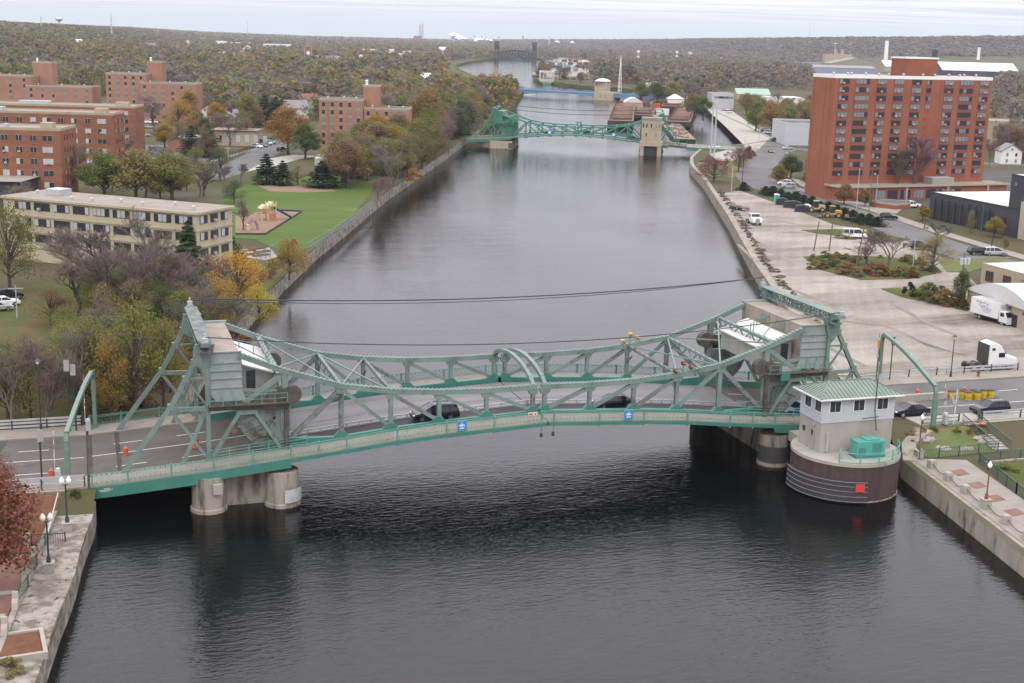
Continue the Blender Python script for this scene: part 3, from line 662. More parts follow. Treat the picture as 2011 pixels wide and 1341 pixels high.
            for x in ([.7, 5.9, 11.1, 16.3, 21.54, 24.4, 27.2]+([31.0, 34.8] if (y < 0 and s > 0) else [31.0, 34.8, 38.9, 43, 46.3])):
                e = MB(); e.bar((s*x, y*(out+.02), zb(x)-.75), (s*x, y*(out+.02), zb(x)+1.2), .17, .17); e.build('railing_post', rail, rl)
            if y < 0:      # inner rail beside the operating machinery
                e = MB()
                for hh in (.45, .8, 1.1): e.bar((s*25.2, -7.7, zb(25.2)+hh), (s*35, -7.7, zb(35)+hh), .07)
                for k in range(6): x = 25.2+k*1.95; e.bar((s*x, -7.7, zb(x)), (s*x, -7.7, zb(x)+1.15), .1)
                e.build('inner_rail', rail, bridge)
            if y > 0 and detail:
                e = MB(); e.bar((s*27.2, 6.9, zb(27)+.2), (s*34.6, 6.9, zb(34.6)+.2), .3, .8); e.build('kerb_girder', teal, bridge)
    return bridge
bridge = make_bascule('steel_pale', 'steel_dirty', 'steel_teal', 'steel_rail', 'conc_cw')

def pier(name, label, x0, x1, y0, y1, top, r, mt, wz=WZ):
    p = thing(name, label, 'pier', ((x0+x1)/2, (y0+y1)/2, wz)); cx, cy = (x0+x1)/2, (y0+y1)/2
    e = MB(); e.bb(x0+.4-cx, x1-.4-cx, y0+.6-cy, y1-.6-cy, -2, top-wz); e.build('wall', mt, p)
    for x in (x0, x1):
        for y in (y0, y1):
            e = MB(); e.lathe([(r+.18, -2), (r+.18, .35), (r, .45), (r, top-wz)], 24, (x-cx, y-cy, 0)); e.build('cylinder', mt, p, smooth=True)
    return p
lp = pier('bridge_pier', 'stained concrete pier with rounded ends under the left leaf of the front bridge', -35.3, -28.0, -9.3, 9.0, -3.6, 1.65, M['conc'])
e = MB(); e.box((-2.9, -10.85, 2.6), (.9, .5, 1.0)); e.build('timber_block', M['conc_pale'], lp)
rp_ = pier('bridge_pier', 'shadowed concrete pier with rounded ends under the right leaf beside the control house', 28.0, 35.3, -9.0, 9.0, -3.6, 1.65, M['conc'])
e = MB(); e.lathe([(1.95, .6), (1.95, 2.4)], 10, (-3.65, -9.0, 0), R_(180), R_(300)); e.build('fender', M['fender'], rp_)
e = MB(); e.lathe([(1.95, .6), (1.95, 2.0)], 10, (3.65, -9.15, 0), R_(270), R_(370)); e.build('fender', M['galv'], lp)

# abutments under the bridge ends
for s, nm in ((-1, 'weathered concrete abutment below the left end of the front bridge'), (1, 'concrete abutment in shadow below the right end of the front bridge')):
    a = MB(); x0, x1 = sorted((s*46.2, s*48.6)); a.bb(x0, x1, -10.9, 10.9, -9, zb(47)-.5); tag(a.build('abutment', M['conc_wall']), nm, 'abutment')

# overhead cables strung between the two tower heads
def cable(p, q, sag, r, label, group='cables over the front bridge'):
    p = Vector(p); q = Vector(q); k = 28
    pts = [p+(q-p)*(i/k)+Vector((0, 0, -sag*4*(i/k)*(1-i/k))) for i in range(k+1)]
    o = MB().tube(pts, r, 5).build('overhead_cable', M['cable'], smooth=True); return tag(o, label, 'cable', group)
cable((-35.25, 9.2, 10.7), (35.25, 9.2, 10.9), 1.3, .075, 'upper thick black cable hung between the far tower heads')
cable((-35.25, 8.7, 10.6), (35.25, 8.8, 11.0), 1.55, .045, 'thin black cable just below the thick one at the far tower heads')
cable((-35.25, -9.2, 10.4), (35.25, -9.2, 10.2), 2.0, .055, 'black cable hung low between the near tower heads of the front bridge')
# navigation signals
def signal(loc, label, lamp, bowl):
    t = thing('navigation_signal', label, 'signal', loc)
    MB().bar((0, 0, 0), (0, 0, 1.0), .1).bar((-.9, 0, .25), (.9, 0, .55), .08).build('bracket', M['steel_rail'], t)
    for dx, z in ((-.95, .3), (0, 1.1), (.95, .65)):
        e = MB().lathe([(0, -.26), (.26, -.2), (.33, 0), (.26, .2), (0, .26)], 10, (dx, 0, z)); o = e.build('lamp', M[lamp], t, smooth=True)
        MB().lathe([(.1, 0), (.2, .12), (.2, .2)], 8, (dx, -.34, z-.1)).build('visor', M[bowl], o)
signal((16.6, TY, zt(16.3)+.3), 'cluster of amber navigation lamps on the far top chord', 'amber', 'steel_rail')
signal((16.9, -TY-.2, zt(16.3)+.25), 'cluster of dark navigation lamps on the near top chord', 'machinery', 'orange')
# navigation signs on the near railing
def nav_sign(x, label):
    t = thing('navigation_sign', label, 'sign', (x, -10.62, zb(x)+.62), 0, 'blue signs on the near railing')
    MB().box((0, 0, 0), (1.0, .05, 1.0)).build('panel', M['sign_blue'], t)
    e = MB()
    e.lathe([(0, -.02), (.13, -.02), (.13, .02), (0, .02)], 10); w_ = [(x_, z_+.28, y_) for x_, y_, z_ in e.v]; e.v = [(x_, -.035+.3*y_*0+ -.0*z_ + (y_-.0)*.2, z_) for x_, z_, y_ in w_]
    e.slab([(-.36, -.02), (-.24, .12), (0, .17), (.24, .12), (.36, -.02), (.28, -.08), (.14, .02), (.1, -.14), (-.1, -.14), (-.14, .02), (-.28, -.08)], 1, -.04, -.028)
    e.slab([(-.3, -.22), (.3, -.22), (.22, -.34), (-.22, -.34)], 1, -.04, -.028)
    e.build('symbol', M['white_band'], t)
    MB().box((0, 0.012, .485), (1.06, .03, .04)).box((0, .012, -.485), (1.06, .03, .04)).box((.485, .012, 0), (.04, .03, 1.0)).box((-.485, .012, 0), (.04, .03, 1.0)).build('frame', M['white_band'], t)
nav_sign(aty(907, 841, -10.6).x, 'blue square navigation sign on the near railing below the minivan')
nav_sign(aty(1234, 819, -10.6).x, 'blue square navigation sign on the near railing below the black sedan')
x = aty(1046, 819.5, -10.6).x
t = thing('clearance_sign', 'small white and orange plate on the near railing at midspan', 'sign', (x, -10.6, zb(x)+1.0)); MB().box((0, 0, 0), (1.0, .05, .3)).build('panel', M['white_band'], t); MB().box((-.22, -.03, 0), (.45, .03, .2)).box((.3, -.03, 0), (.2, .03, .2)).build('lettering', M['orange'], t)
for i, (px, py) in enumerate(((1063, 855), (1086, 852))):
    p = aty(px, py, -10.3); t = thing('hanging_lamp', ('small black hanging lamp below midspan of the near railing, left one', 'small black hanging lamp below midspan of the near railing, right one')[i], 'lamp', p)
    MB().bar((0, 0, .15), (0, 0, 1.0), .04).build('rod', M['dark_metal'], t); MB().box((0, 0, 0), (.25, .25, .4)).build('body', M['dark_metal'], t)
# ------------------------------------------------------------------ vehicles
def wheel(parent, x, y, r, w=.24, rim='chrome', dual=0):
    e = MB(); sgn = 1 if y > 0 else -1
    e.tube([(x, y-w/2-dual*(sgn > 0), r), (x, y+w/2+dual*(sgn < 0), r)], r, 14); wh = e.build('wheel', M['rubber'], parent)
    MB().tube([(x, y+sgn*w/2, r), (x, y+sgn*(w/2+.015), r)], r*.6, 10).build('rim', M[rim], wh); return wh
KINDS = {   # length, width, wheel radius, body outline, cabin outline (belt then roof), roof height
 'sedan': (4.8, 1.84, .33, [(-2.4, .35), (-2.38, .75), (-2.2, .95), (-1.6, 1.0), (1.0, .98), (2.1, .82), (2.38, .62), (2.4, .3)], [(-1.95, .97), (-1.05, 1.42), (.25, 1.44), (1.15, .96)]),
 'suv': (4.65, 1.88, .37, [(-2.3, .4), (-2.32, .9), (-2.22, 1.08), (.95, 1.08), (2.05, .98), (2.3, .75), (2.32, .38)], [(-2.24, 1.06), (-1.95, 1.62), (.2, 1.68), (1.1, 1.05)]),
 'minivan': (5.1, 1.98, .34, [(-2.55, .38), (-2.57, .9), (-2.45, 1.08), (1.35, 1.05), (2.25, .88), (2.53, .66), (2.55, .34)], [(-2.48, 1.06), (-2.2, 1.70), (.35, 1.76), (1.65, 1.02)]),
 'pickup': (5.8, 2.0, .4, [(-2.9, .5), (-2.9, 1.08), (-.55, 1.1), (1.3, 1.12), (2.75, 1.02), (2.9, .8), (2.9, .42)], [(-.6, 1.08), (-.45, 1.8), (.75, 1.85), (1.5, 1.1)]),
 'van': (5.6, 2.0, .36, [(-2.8, .42), (-2.8, 1.2), (1.7, 1.2), (2.5, 1.05), (2.78, .8), (2.8, .4)], [(-2.78, 1.18), (-2.7, 2.1), (1.0, 2.15), (1.95, 1.15)]),
}
def car(kind, paint, label, loc, rz, name=None, group=None, simple=False):
    Ln, Wd, r, prof, cab = KINDS[kind]
    t = thing(name or {'sedan': 'sedan_car', 'suv': 'suv_car', 'minivan': 'minivan', 'pickup': 'pickup_truck', 'van': 'van'}[kind], label, {'sedan': 'car', 'suv': 'car', 'minivan': 'car', 'pickup': 'pickup truck', 'van': 'van'}[kind], loc, rz, group)
    w = Wd/2; e = MB(); n = len(prof)
    vs = []; fs = []
    for yy, ins in ((-w, 0), (w, 0)):
        for x, z in prof: vs.append((x, yy*(.94 if z > .9 or z < .45 else 1), z))
    fs = [tuple(range(n)), tuple(range(n, 2*n))[::-1]]+[(i, n+i, n+(i+1) % n, (i+1) % n) for i in range(n)]
    e.add(vs, fs)
    rw = w*.78; x0, x1 = cab[1][0], cab[2][0]; zr = cab[1][1], cab[2][1]
    e.add([(x0-.04, -rw, zr[0]+.005), (x1+.06, -rw, zr[1]+.005), (x1+.06, rw, zr[1]+.005), (x0-.04, rw, zr[0]+.005), (x0+.1, -rw*.9, zr[0]+.06), (x1-.1, -rw*.9, zr[1]+.06), (x1-.1, rw*.9, zr[1]+.06), (x0+.1, rw*.9, zr[0]+.06)],
          [(0, 1, 5, 4), (1, 2, 6, 5), (2, 3, 7, 6), (3, 0, 4, 7), (4, 5, 6, 7), (3, 2, 1, 0)])
    bw = w*.95
    for f in ((0, 1), (3, 2)):
        for sg in (-1, 1): e.bar((cab[f[0]][0], sg*bw*.97, cab[f[0]][1]-.02), (cab[f[1]][0], sg*rw, cab[f[1]][1]+.01), .09, .07)
    xm = (cab[0][0]+cab[3][0])/2-.05
    for sg in (-1, 1): e.bar((xm, sg*bw*.99, 1.0), (xm, sg*(rw+.02), (zr[0]+zr[1])/2), .10, .06)
    if kind in ('minivan', 'van', 'suv'):
        for sg in (-1, 1): e.bar((xm-1.0, sg*bw*.99, 1.0), (xm-1.0, sg*(rw+.02), zr[0]), .12, .06)
        for sg in (-1, 1): e.bar((x0+.2, sg*rw*.85, zr[0]+.1), (x1-.3, sg*rw*.85, zr[1]+.1), .05)
    if kind == 'pickup': e.v = e.v; e.bb(-2.85, -.7, -.98, -.9, 1.05, 1.18); e.bb(-2.85, -.7, .9, .98, 1.05, 1.18)
    e.build('body', M[paint], t, bevel=.05)
    g_ = MB(); c4 = [(x, (bw if i in (0, 3) else rw)*.985, z) for i, (x, z) in enumerate(cab)]
    g_.add([(x, -y, z) for x, y, z in c4]+[(x, y, z) for x, y, z in c4], [(0, 1, 2, 3), (7, 6, 5, 4), (0, 4, 5, 1), (1, 5, 6, 2), (2, 6, 7, 3)])
    g_.build('windows', M['car_glass'], t)
    for sx in (-.31*Ln, .31*Ln):
        for sy in (-1, 1): wheel(t, sx, sy*(w-.1), r)
    for sy in (-1, 1):
        MB().box((Ln/2-.12, sy*w*.72, .70 if kind != 'pickup' else .9), (.16, .36, .15)).build('headlight', M['lamp_clear'], t)
        MB().box((-Ln/2+.05, sy*w*.78, .82), (.1, .26, .2)).build('taillight', M['lamp_red'], t)
    MB().box((Ln/2-.02, 0, .5), (.08, Wd*.55, .2)).build('grille', M['dark_metal'], t)
    return t
def onb(px, py, y): p = aty(px, py, y); return (p.x, y, zb(p.x)-.11)
car('minivan', 'car_navy', 'dark navy minivan driving on the near lane of the front bridge', onb(853, 838, -5.1), math.pi)
car('sedan', 'car_black', 'black sedan behind the right trusses on the front bridge', onb(1203, 810, -5.1), math.pi)
p = aty(1572, 808, -5.1); car('sedan', 'car_blue', 'blue car half hidden behind the control house', (p.x, -5.1, -2.9), math.pi)
RZ = -3.68
p = at(1785, 815, RZ); car('sedan', 'car_black', 'black sedan waiting on the road right of the control house', (p.x, p.y, RZ), math.pi)
p = at(1943, 812, RZ); car('suv', 'car_navy', 'dark suv stopped behind a leaning board on the right road', (p.x, p.y, RZ), math.pi)

# ------------------------------------------------------------------ right approach road and lot
rd = MB(); rd.bb(46.75, 260, -7.0, 7.0, -4.6, RZ); structure(rd.build('road', M['asphalt']))
wk = MB(); wk.bb(48.7, 260, 7.02, 10.4, -4.6, RZ+.14); structure(wk.build('pavement', M['sidewalk']))
wk = MB(); wk.bb(46.6, 260, -10.2, -7.02, -4.6, RZ+.14); structure(wk.build('pavement', M['conc_pale']))
wk = MB()
for k in range(20): wk.box((50+k*9, 1.6, RZ+.006), (3, .12, .008))
wk.bb(46.9, 250, -3.55, -3.43, RZ+.002, RZ+.01); structure(wk.build('road_marking', M['white_band']))
wk = MB()
q0, q1 = at(1752, 790, RZ), at(1858, 782, RZ); wk.bar(q0+Vector((0, 0, .42)), q1+Vector((0, 0, .42)), .5, .85)
tag(wk.build('concrete_barrier', M['conc_pale']), 'low concrete median barrier on the right approach road', 'barrier')
lot = [G(*p) for p in ((1403, 382), (1452, 374), (1540, 404), (1640, 442), (1740, 457), (1800, 482), (1880, 520), (1960, 600))]
lotp = [(p.x, p.y) for p in lot]+[(150, 55), (170, 11), (49, 11), (50, 14), (55, 28)]+[(br(y)+1.2, y) for y in range(34, 224, 10)]
sheet('gravel_lot', lotp, M['gravel'], .03)
def pxpoly(pts): return [(G(*p).x, G(*p).y) for p in pts]
sheet('dirt_track', pxpoly([(1770, 652), (1800, 668), (1880, 695), (1930, 705), (1960, 716), (1905, 700), (1820, 680)]), M['asphalt'], .06)
ribbon('road', pxpoly([(1560, 250), (1535, 275), (1512, 302), (1492, 325), (1478, 345), (1498, 365), (1600, 396), (1700, 426), (1800, 464), (1900, 500), (2060, 552)]), 12, M['asphalt'], .08)
ribbon('road', pxpoly([(1388, 200), (1420, 222), (1455, 250), (1490, 280), (1510, 300)]), 16, M['conc_pale'], .06)
ribbon('road', pxpoly([(1500, 300), (1560, 292), (1650, 300), (1760, 315), (2060, 325)]), 12, M['asphalt'], .07)
ribbon('pavement', pxpoly([(1555, 368), (1640, 392), (1720, 414), (1840, 455), (2030, 512)]), 4, M['sidewalk'], .12)
sheet('car_park', pxpoly([(1750, 350), (1700, 380), (1760, 405), (1990, 425), (2060, 380), (2060, 335), (1950, 335)]), M['asphalt_dark'], .04)
sheet('plaza', pxpoly([(1545, 345), (1600, 385), (1700, 408), (1760, 420), (1790, 395), (1640, 375)]), M['sidewalk'], .05)
sheet('lawn', pxpoly([(1655, 385), (1700, 400), (1760, 402), (1770, 385), (1700, 378)]), M['lawn'], .08)
sheet('grass_verge', pxpoly([(1368, 318), (1392, 348), (1440, 350), (1470, 322), (1490, 305), (1480, 296), (1430, 318), (1400, 318)]), M['grass_muted'], .07)
sheet('plaza', pxpoly([(1393, 303), (1410, 316), (1440, 316), (1462, 300), (1440, 292)]), M['conc_pale'], .09)
sheet('rough_grass', pxpoly([(1572, 452), (1640, 450), (1730, 458), (1790, 472), (1750, 475), (1600, 458)]), M['rough_grass'], .10)
sheet('rough_grass', pxpoly([(1577, 505), (1640, 500), (1740, 505), (1830, 515), (1850, 535), (1790, 548), (1690, 550), (1610, 530)]), M['rough_grass'], .11)
sheet('rough_grass', pxpoly([(1730, 568), (1760, 566), (1850, 580), (1905, 600), (1900, 612), (1840, 598), (1770, 584)]), M['rough_grass'], .12)
sheet('lawn', pxpoly([(1840, 510), (1990, 505), (1960, 516), (1905, 535), (1860, 535)]), M['grass_muted'], .09)
sheet('car_park', pxpoly([(1500, 232), (1535, 275), (1570, 290), (1600, 285), (1600, 240)]), M['asphalt_dark'], .05)
# right promenade
PZ = -5.15
pts = [(49, -11.5)]+[(br(y)+1.4, y) for y in (-13, -17.5, -25, -35, -44.8, -60, -80)]
promR = [(br(y)+1.3, y) for y in (-17, -25, -35, -44.8, -60, -80)]+[(br(y)+7.5, y) for y in (-80, -60, -44.8, -35, -25, -19)]
sheet('promenade', promR, M['sidewalk'], .06)
for i in range(7):
    y = -22-i*4.0; b = br(y)+4.6; q = Vector((br(y-2)-br(y+2), -4)).normalized()
    vs = [(b-.9, y), (b+.9, y+.3), (b+.9-.2, y-1.4), (b-1.0, y-1.6)]; sheet('brick_inlay', vs, M['paver_red'], .09)
gs = [(45.6, -10.3), (52.3, -10.3), (52.2, -17), (43, -17.3), (42.3, -14.5)]
sheet('grass_slope', gs, M['grass_muted'], .05, step=2)
sheet('planting', [(br(-20)+9.5, -20.6), (90, -20.6), (90, -60), (br(-60)+9, -60)], M['rough_grass'], .05)

# ------------------------------------------------------------------ river walls
def wall_along(name, label, pts, thick, top, side, mt, zbase=-9, lump=0, cap=None):
    """a quay wall following the bank; pts are the water edge"""
    P = []
    for a, b in zip(pts[:-1], pts[1:]):
        a = Vector(a); b = Vector(b); k = max(1, int((b-a).length/(3 if lump else 12)))
        P += [a+(b-a)*i/k for i in range(k)]
    P.append(Vector(pts[-1])); vs = []; fs = []; r = random.Random(3)
    for i, p in enumerate(P):
        d = (P[min(i+1, len(P)-1)]-P[max(i-1, 0)]).normalized(); n = Vector((-d.y, d.x))*side
        j = lambda s: (r.random()-.5)*lump*s
        tz = top(p.x, p.y)+j(.5) if callable(top) else top+j(.5)
        a = p+n*j(.35); b2 = p+n*(thick+j(.5))
        vs += [(a.x, a.y, zbase), (a.x, a.y, tz-j(.2)-.05), (b2.x, b2.y, tz), (b2.x, b2.y, zbase)]
    for i in range(len(P)-1):
        for q in range(3): fs.append((i*4+q, i*4+q+1, i*4+q+5, i*4+q+4))
    fs += [(0, 3, 2, 1), (len(P)*4-4, len(P)*4-3, len(P)*4-2, len(P)*4-1)]
    return tag(MB().add(vs, fs).build(name, mt), label, 'wall')
def bank(fn, a, b, st=8):
    n = max(2, int(abs(b-a)/st)); return [(fn(a+(b-a)*i/n), a+(b-a)*i/n) for i in range(n+1)]
wall_along('quay_wall', 'long pale concrete quay wall beside the gravel lot', bank(br, 13, 340), 1.3, lambda x, y: H(x, y)+.25, -1, M['conc_wall'])
wall_along('quay_wall', 'curving concrete quay wall round the point before the far green bridge', bank(br, 340, 420), 1.2, lambda x, y: H(x, y)+.25, -1, M['conc_wall'])
wall_along('quay_wall', 'concrete quay wall along the barge channel beside the pale road', bank(br, 420, 700), 1.2, lambda x, y: H(x, y)+.3, -1, M['conc_wall'])
wall_along('quay_wall', 'concrete promenade wall at the lower right corner with a broad flat ledge', [(p[0], p[1]) for p in bank(br, -80, -17.5)], 2.0, -5.12, -1, M['conc_wall'])
wall_along('quay_wall', 'broken sloping concrete wall between round pier and promenade', [(39.6, -17.3), (41.5, -14.2), (45, -11.2), (46.3, -10.9)], 1.6, lambda x, y: -5.0+1.3*sst((y+18)/6), -1, M['conc_wall'], lump=.6)

for fn, sd_, a_, b_, l in ((bl, 1, 480, 2740, 'left'), (br, -1, 700, 2740, 'right')):
    o = wall_along('river_bank', 'earth bank', bank(fn, a_, b_, 30), 4, lambda x, y: H(x, y)+.2, sd_, M['rough_grass'], lump=2); del o['label'], o['category']; structure(o)
# ------------------------------------------------------------------ control house on its round pier
pc = Vector((31.73, -17.88)); PR = 5.72
t = thing('round_pier', 'dark rusty sheet pile round pier carrying the control house', 'pier', (pc.x, pc.y, WZ))
topz = -2.95
e = MB(); nseg = 72; prof = []
vs = []; fs = []
for z in (-2.5, topz-WZ-.35):
    for k in range(nseg): rr_ = PR+(.07 if k % 2 else -.05); a = 2*math.pi*k/nseg; vs.append((rr_*math.cos(a), rr_*math.sin(a), z))
fs = [(k, (k+1) % nseg, nseg+(k+1) % nseg, nseg+k) for k in range(nseg)]
e.add(vs, fs); e.build('sheet_pile_shell', M['sheet_pile'], t)
MB().lathe([(PR+.12, .02), (PR+.12, .10), (PR, .12)], 48).build('waterline_ring', M['conc'], t)
MB().lathe([(PR+.02, topz-WZ-.4), (PR+.10, topz-WZ-.35), (PR+.10, topz-WZ), (0, topz-WZ)], 48).build('cap_slab', M['conc_pale'], t)
e = MB(); a0, a1 = R_(165), R_(262); e.lathe([(PR+.1, .15), (PR+.5, .2), (PR+.5, 2.35), (PR+.1, 2.4)], 24, (0, 0, 0), a0, a1); f_ = e.build('fender_panel', M['fender'], t)
for z in (.25, .8, 1.35, 1.9, 2.38): MB().lathe([(PR+.5, z-.035), (PR+.56, z), (PR+.5, z+.035)], 24, (0, 0, 0), a0, a1).build('fender_rail', M['fender_edge'], f_)
a = R_(254); MB().box((0, 0, 0), (.95, .1, .85)).build('red_marker', M['sign_red'], t, loc=((PR+.62)*math.cos(a), (PR+.62)*math.sin(a), 1.85)).rotation_euler = (0, 0, a+R_(90))
# the house
hb = thing('control_house', 'two storey concrete control house with grey upper floor and green hipped roof', 'building', (32.25, -16.75, topz))
HW, HD = 8.8, 4.4; hr = 0; hb.rotation_euler = (0, 0, hr)
e = MB(); e.box((0, 0, 1.65), (HW, HD, 3.3)); lw = e.build('lower_wall', M['conc_pale'], hb)
e = MB(); e.box((0, 0, 4.75), (HW+.12, HD+.12, 2.85)); uw = e.build('upper_wall', M['siding'], hb)
e = MB(); X, Y, zt0, zr_ = HW/2+.75, HD/2+.72, 6.12, 7.35; rl_ = 2.5
e.add([(-X, -Y, zt0), (X, -Y, zt0), (X, Y, zt0), (-X, Y, zt0), (-rl_, 0, zr_), (rl_, 0, zr_)], [(0, 1, 5, 4), (1, 2, 5), (2, 3, 4, 5), (3, 0, 4), (3, 2, 1, 0)])
rf = e.build('roof', M['seam_roof'], hb)
e = MB()
def onroof(x, y):
    zx = (X-abs(x))/(X-rl_)*(zr_-zt0); zy = (Y-abs(y))/Y*(zr_-zt0); return zt0+min(zx, zy, zr_-zt0)
k = -X+.3
while k < X:
    for sg in (-1, 1):
        ym = 0 if abs(k) <= rl_ else Y*(1-(X-abs(k))/(X-rl_)); e.bar((k, sg*Y, zt0+.03), (k, sg*ym, onroof(k, sg*ym)+.03), .05, .06)
    k += .48
k = -Y+.3
while k < Y:
    xm = X-(X-rl_)*(1-abs(k)/Y)
    for sg in (-1, 1): e.bar((sg*X, k, zt0+.03), (sg*xm, k, onroof(sg*xm, k)+.03), .05, .06)
    k += .48
for sx in (-1, 1):
    for sy in (-1, 1): e.bar((sx*X, sy*Y, zt0+.04), (sx*rl_, 0, zr_+.04), .12, .06)
e.bar((-rl_, 0, zr_+.03), (rl_, 0, zr_+.03), .14, .06); e.build('standing_seam', M['seam_roof'], rf)
e = MB(); e.box((0, -Y+.02, zt0-.06), (2*X+.04, .08, .16)); e.box((0, Y-.02, zt0-.06), (2*X+.04, .08, .16)); e.box((-X+.02, 0, zt0-.06), (.08, 2*Y-.1, .16)); e.box((X-.02, 0, zt0-.06), (.08, 2*Y-.1, .16)); e.build('fascia', M['trim_white'], rf)
def hwin(x, y, z, w, h, ax, parent=hb, fr='trim_white', gl='glass_dark'):
    e = MB(); t_ = .06
    d = (w+.16, t_, h+.16) if ax == 1 else (t_, w+.16, h+.16); e.box((x, y, z), d); f = e.build('window', M[fr], parent)
    o_ = -.035 if (y < 0 if ax == 1 else x < 0) else .035
    for s_ in (-.25, .25):
        e = MB(); e.box((x+s_*w, y+o_, z) if ax == 1 else (x+o_, y+s_*w, z), (w/2-.05, .03, h) if ax == 1 else (.03, w/2-.05, h)); e.build('pane', M[gl], f)
for x in (-2.9, 0, 2.9): hwin(x, -HD/2-.07, 5.1, 1.3, 1.15, 1)
for y in (-1.5, .6): hwin(-HW/2-.07, y, 5.1, 1.2, 1.15, 0)
for y in (-.6, 1.2): e = MB(); e.box((-HW/2-.01, y, 1.9), (.08, .5, .55)); e.build('vent', M['dark_metal'], hb)
e = MB(); e.bar((-3.6, -HD/2-.1, .2), (-3.6, -HD/2-.1, 2.3), .2); e.bar((-HW/2-.12, -1.0, 2.3), (-HW/2-.12, -1.0, .2), .07); e.box((-HW/2-.1, -.9, 2.9), (.2, .3, .25)); e.build('conduit', M['galv'], hb)
mst = MB(); mst.bar((1.75, -HD/2-1.05, 2.4), (1.55, -HD/2-.75, 4.6), .09); mst.bar((1.55, -HD/2-.75, 4.6), (1.55, -HD/2-.75, 8.1), .09); mst.bar((.3, -HD/2-.5, 3.7), (2.3, -HD/2-.5, 3.8), .07); mst.build('antenna_mast', M['dark_metal'], hb)
# generator
g0 = thing('generator', 'turquoise weathered generator cabinet on the round pier', 'generator', (32.5, -20.9, topz), hr)
MB().box((0, 0, 1.0), (3.4, 1.5, 1.7)).build('cabinet', M['teal_paint'], g0, bevel=.04); MB().box((0, 0, .12), (3.5, 1.6, .24)).build('base_frame', M['steel_teal'], g0); MB().box((.2, 0, 1.92), (1.6, 1.3, .16)).build('lid', M['teal_paint'], g0)
e = MB()
for k in range(7): e.box((.7, -.76, .5+k*.17), (1.2, .03, .08)); e.box((-1.1, -.76, .4+k*.12), (.9, .03, .05))
e.build('louver', M['steel_teal'], g0)
# curved railing
rr = thing('pier_railing', 'turquoise curved pipe railing round the generator on the round pier', 'railing', (pc.x, pc.y, topz))
As = [R_(232+i*22) for i in range(6)]
e = MB()
for hh in (.1, .6, 1.1): e.tube([((PR-.1)*math.cos(a), (PR-.1)*math.sin(a), hh) for a in [As[0]+(As[-1]-As[0])*i/24 for i in range(25)]], .045, 5)
e.bar(((PR-.1)*math.cos(As[0]), (PR-.1)*math.sin(As[0]), 1.1), ((PR-1.6)*math.cos(As[0]), (PR-1.6)*math.sin(As[0]), 1.1), .08)
e.build('rail', M['teal_paint'], rr)
for a in As: MB().bar(((PR-.1)*math.cos(a), (PR-.1)*math.sin(a), 0), ((PR-.1)*math.cos(a), (PR-.1)*math.sin(a), 1.12), .09).build('railing_post', M['teal_paint'], rr)
# walkway from the house to the bridge sidewalk
wk = MB(); wk.bb(29, 36.0, -13.8, -10.45, -4.1, -2.97); tag(wk.build('footbridge_slab', M['conc_pale']), 'concrete walkway slab linking bridge sidewalk, control house and right bank', 'walkway')

# ------------------------------------------------------------------ road furniture on the right
def gantry(loc, rz, label, mt, span, h, flip=1):
    t = thing('signal_arch', label, 'gantry', loc, rz)
    A = [Vector((0, 0, 0)), Vector((0, 0, h*.62))]+[Vector((span*(1-math.cos(R_(a))), 0, h*.62+h*.38*math.sin(R_(a)))) for a in (8, 20, 34, 50, 66, 80)]
    A2 = [Vector((0, 0, h*.5)), Vector((.12, 0, h*.68)), Vector((.5, 0, h*.80)), Vector((1.2, 0, h*.90)), Vector((2.2, 0, h*.98)), Vector((3.2, 0, h*1.0))]
    e = MB(); e.box((0, 0, h*.25), (.5, .5, h*.5)); e.build('post', M[mt], t)
    pts = [Vector((0, 0, h*.45)), Vector((.05, 0, h*.60)), Vector((.35, 0, h*.72))]
    for i in range(1, 9): u = i/8; pts.append(Vector((.35+(span-1.6)*u, 0, h*(.72+.28*math.sin(u*math.pi/2)))))
    pts += [Vector((span-.6, 0, h*.985)), Vector((span-.15, 0, h*.93)), Vector((span, 0, h*.85)), Vector((span, 0, h*.6))]
    e = MB()
    for a, b in zip(pts[:-1], pts[1:]): e.bar(a, b, .42, .42)
    e.build('arch', M[mt], t)
    e = MB(); x = span
    for dx in (-.22, .22): e.box((x+dx, 0, h*.3), (.07, .4, h*.6))
    for k in range(10): z0 = h*.06*k; e.bar((x-.22, 0, z0), (x+.22, 0, z0+h*.06), .06); e.bar((x+.22, 0, z0), (x-.22, 0, z0+h*.06), .06)
    e.build('lattice_post', M[mt], t); return t
def signal_head(loc, rz, label, pole=True, h=4.5, col='amber'):
    t = thing('traffic_light', label, 'traffic light', loc, rz)
    if pole: MB().bar((0, 0, 0), (0, 0, h), .14).build('pole', M['lamp_post'], t)
    hd = MB().box((0, 0, h-.1), (.32, .34, 1.05)).build('housing', M[col], t)
    for k, c in enumerate(('lamp_red', 'amber', 'teal_plastic')): MB().lathe([(.12, 0), (.13, .03)], 8).build('lens', M['dark_metal'], hd, loc=(.18, 0, h+.22-k*.32)).rotation_euler = (0, R_(90), 0)
    MB().box((-.2, 0, h-.1), (.03, .6, 1.25)).build('backplate', M['dark_metal' if col != 'amber' else 'conc_pale'], t); return t
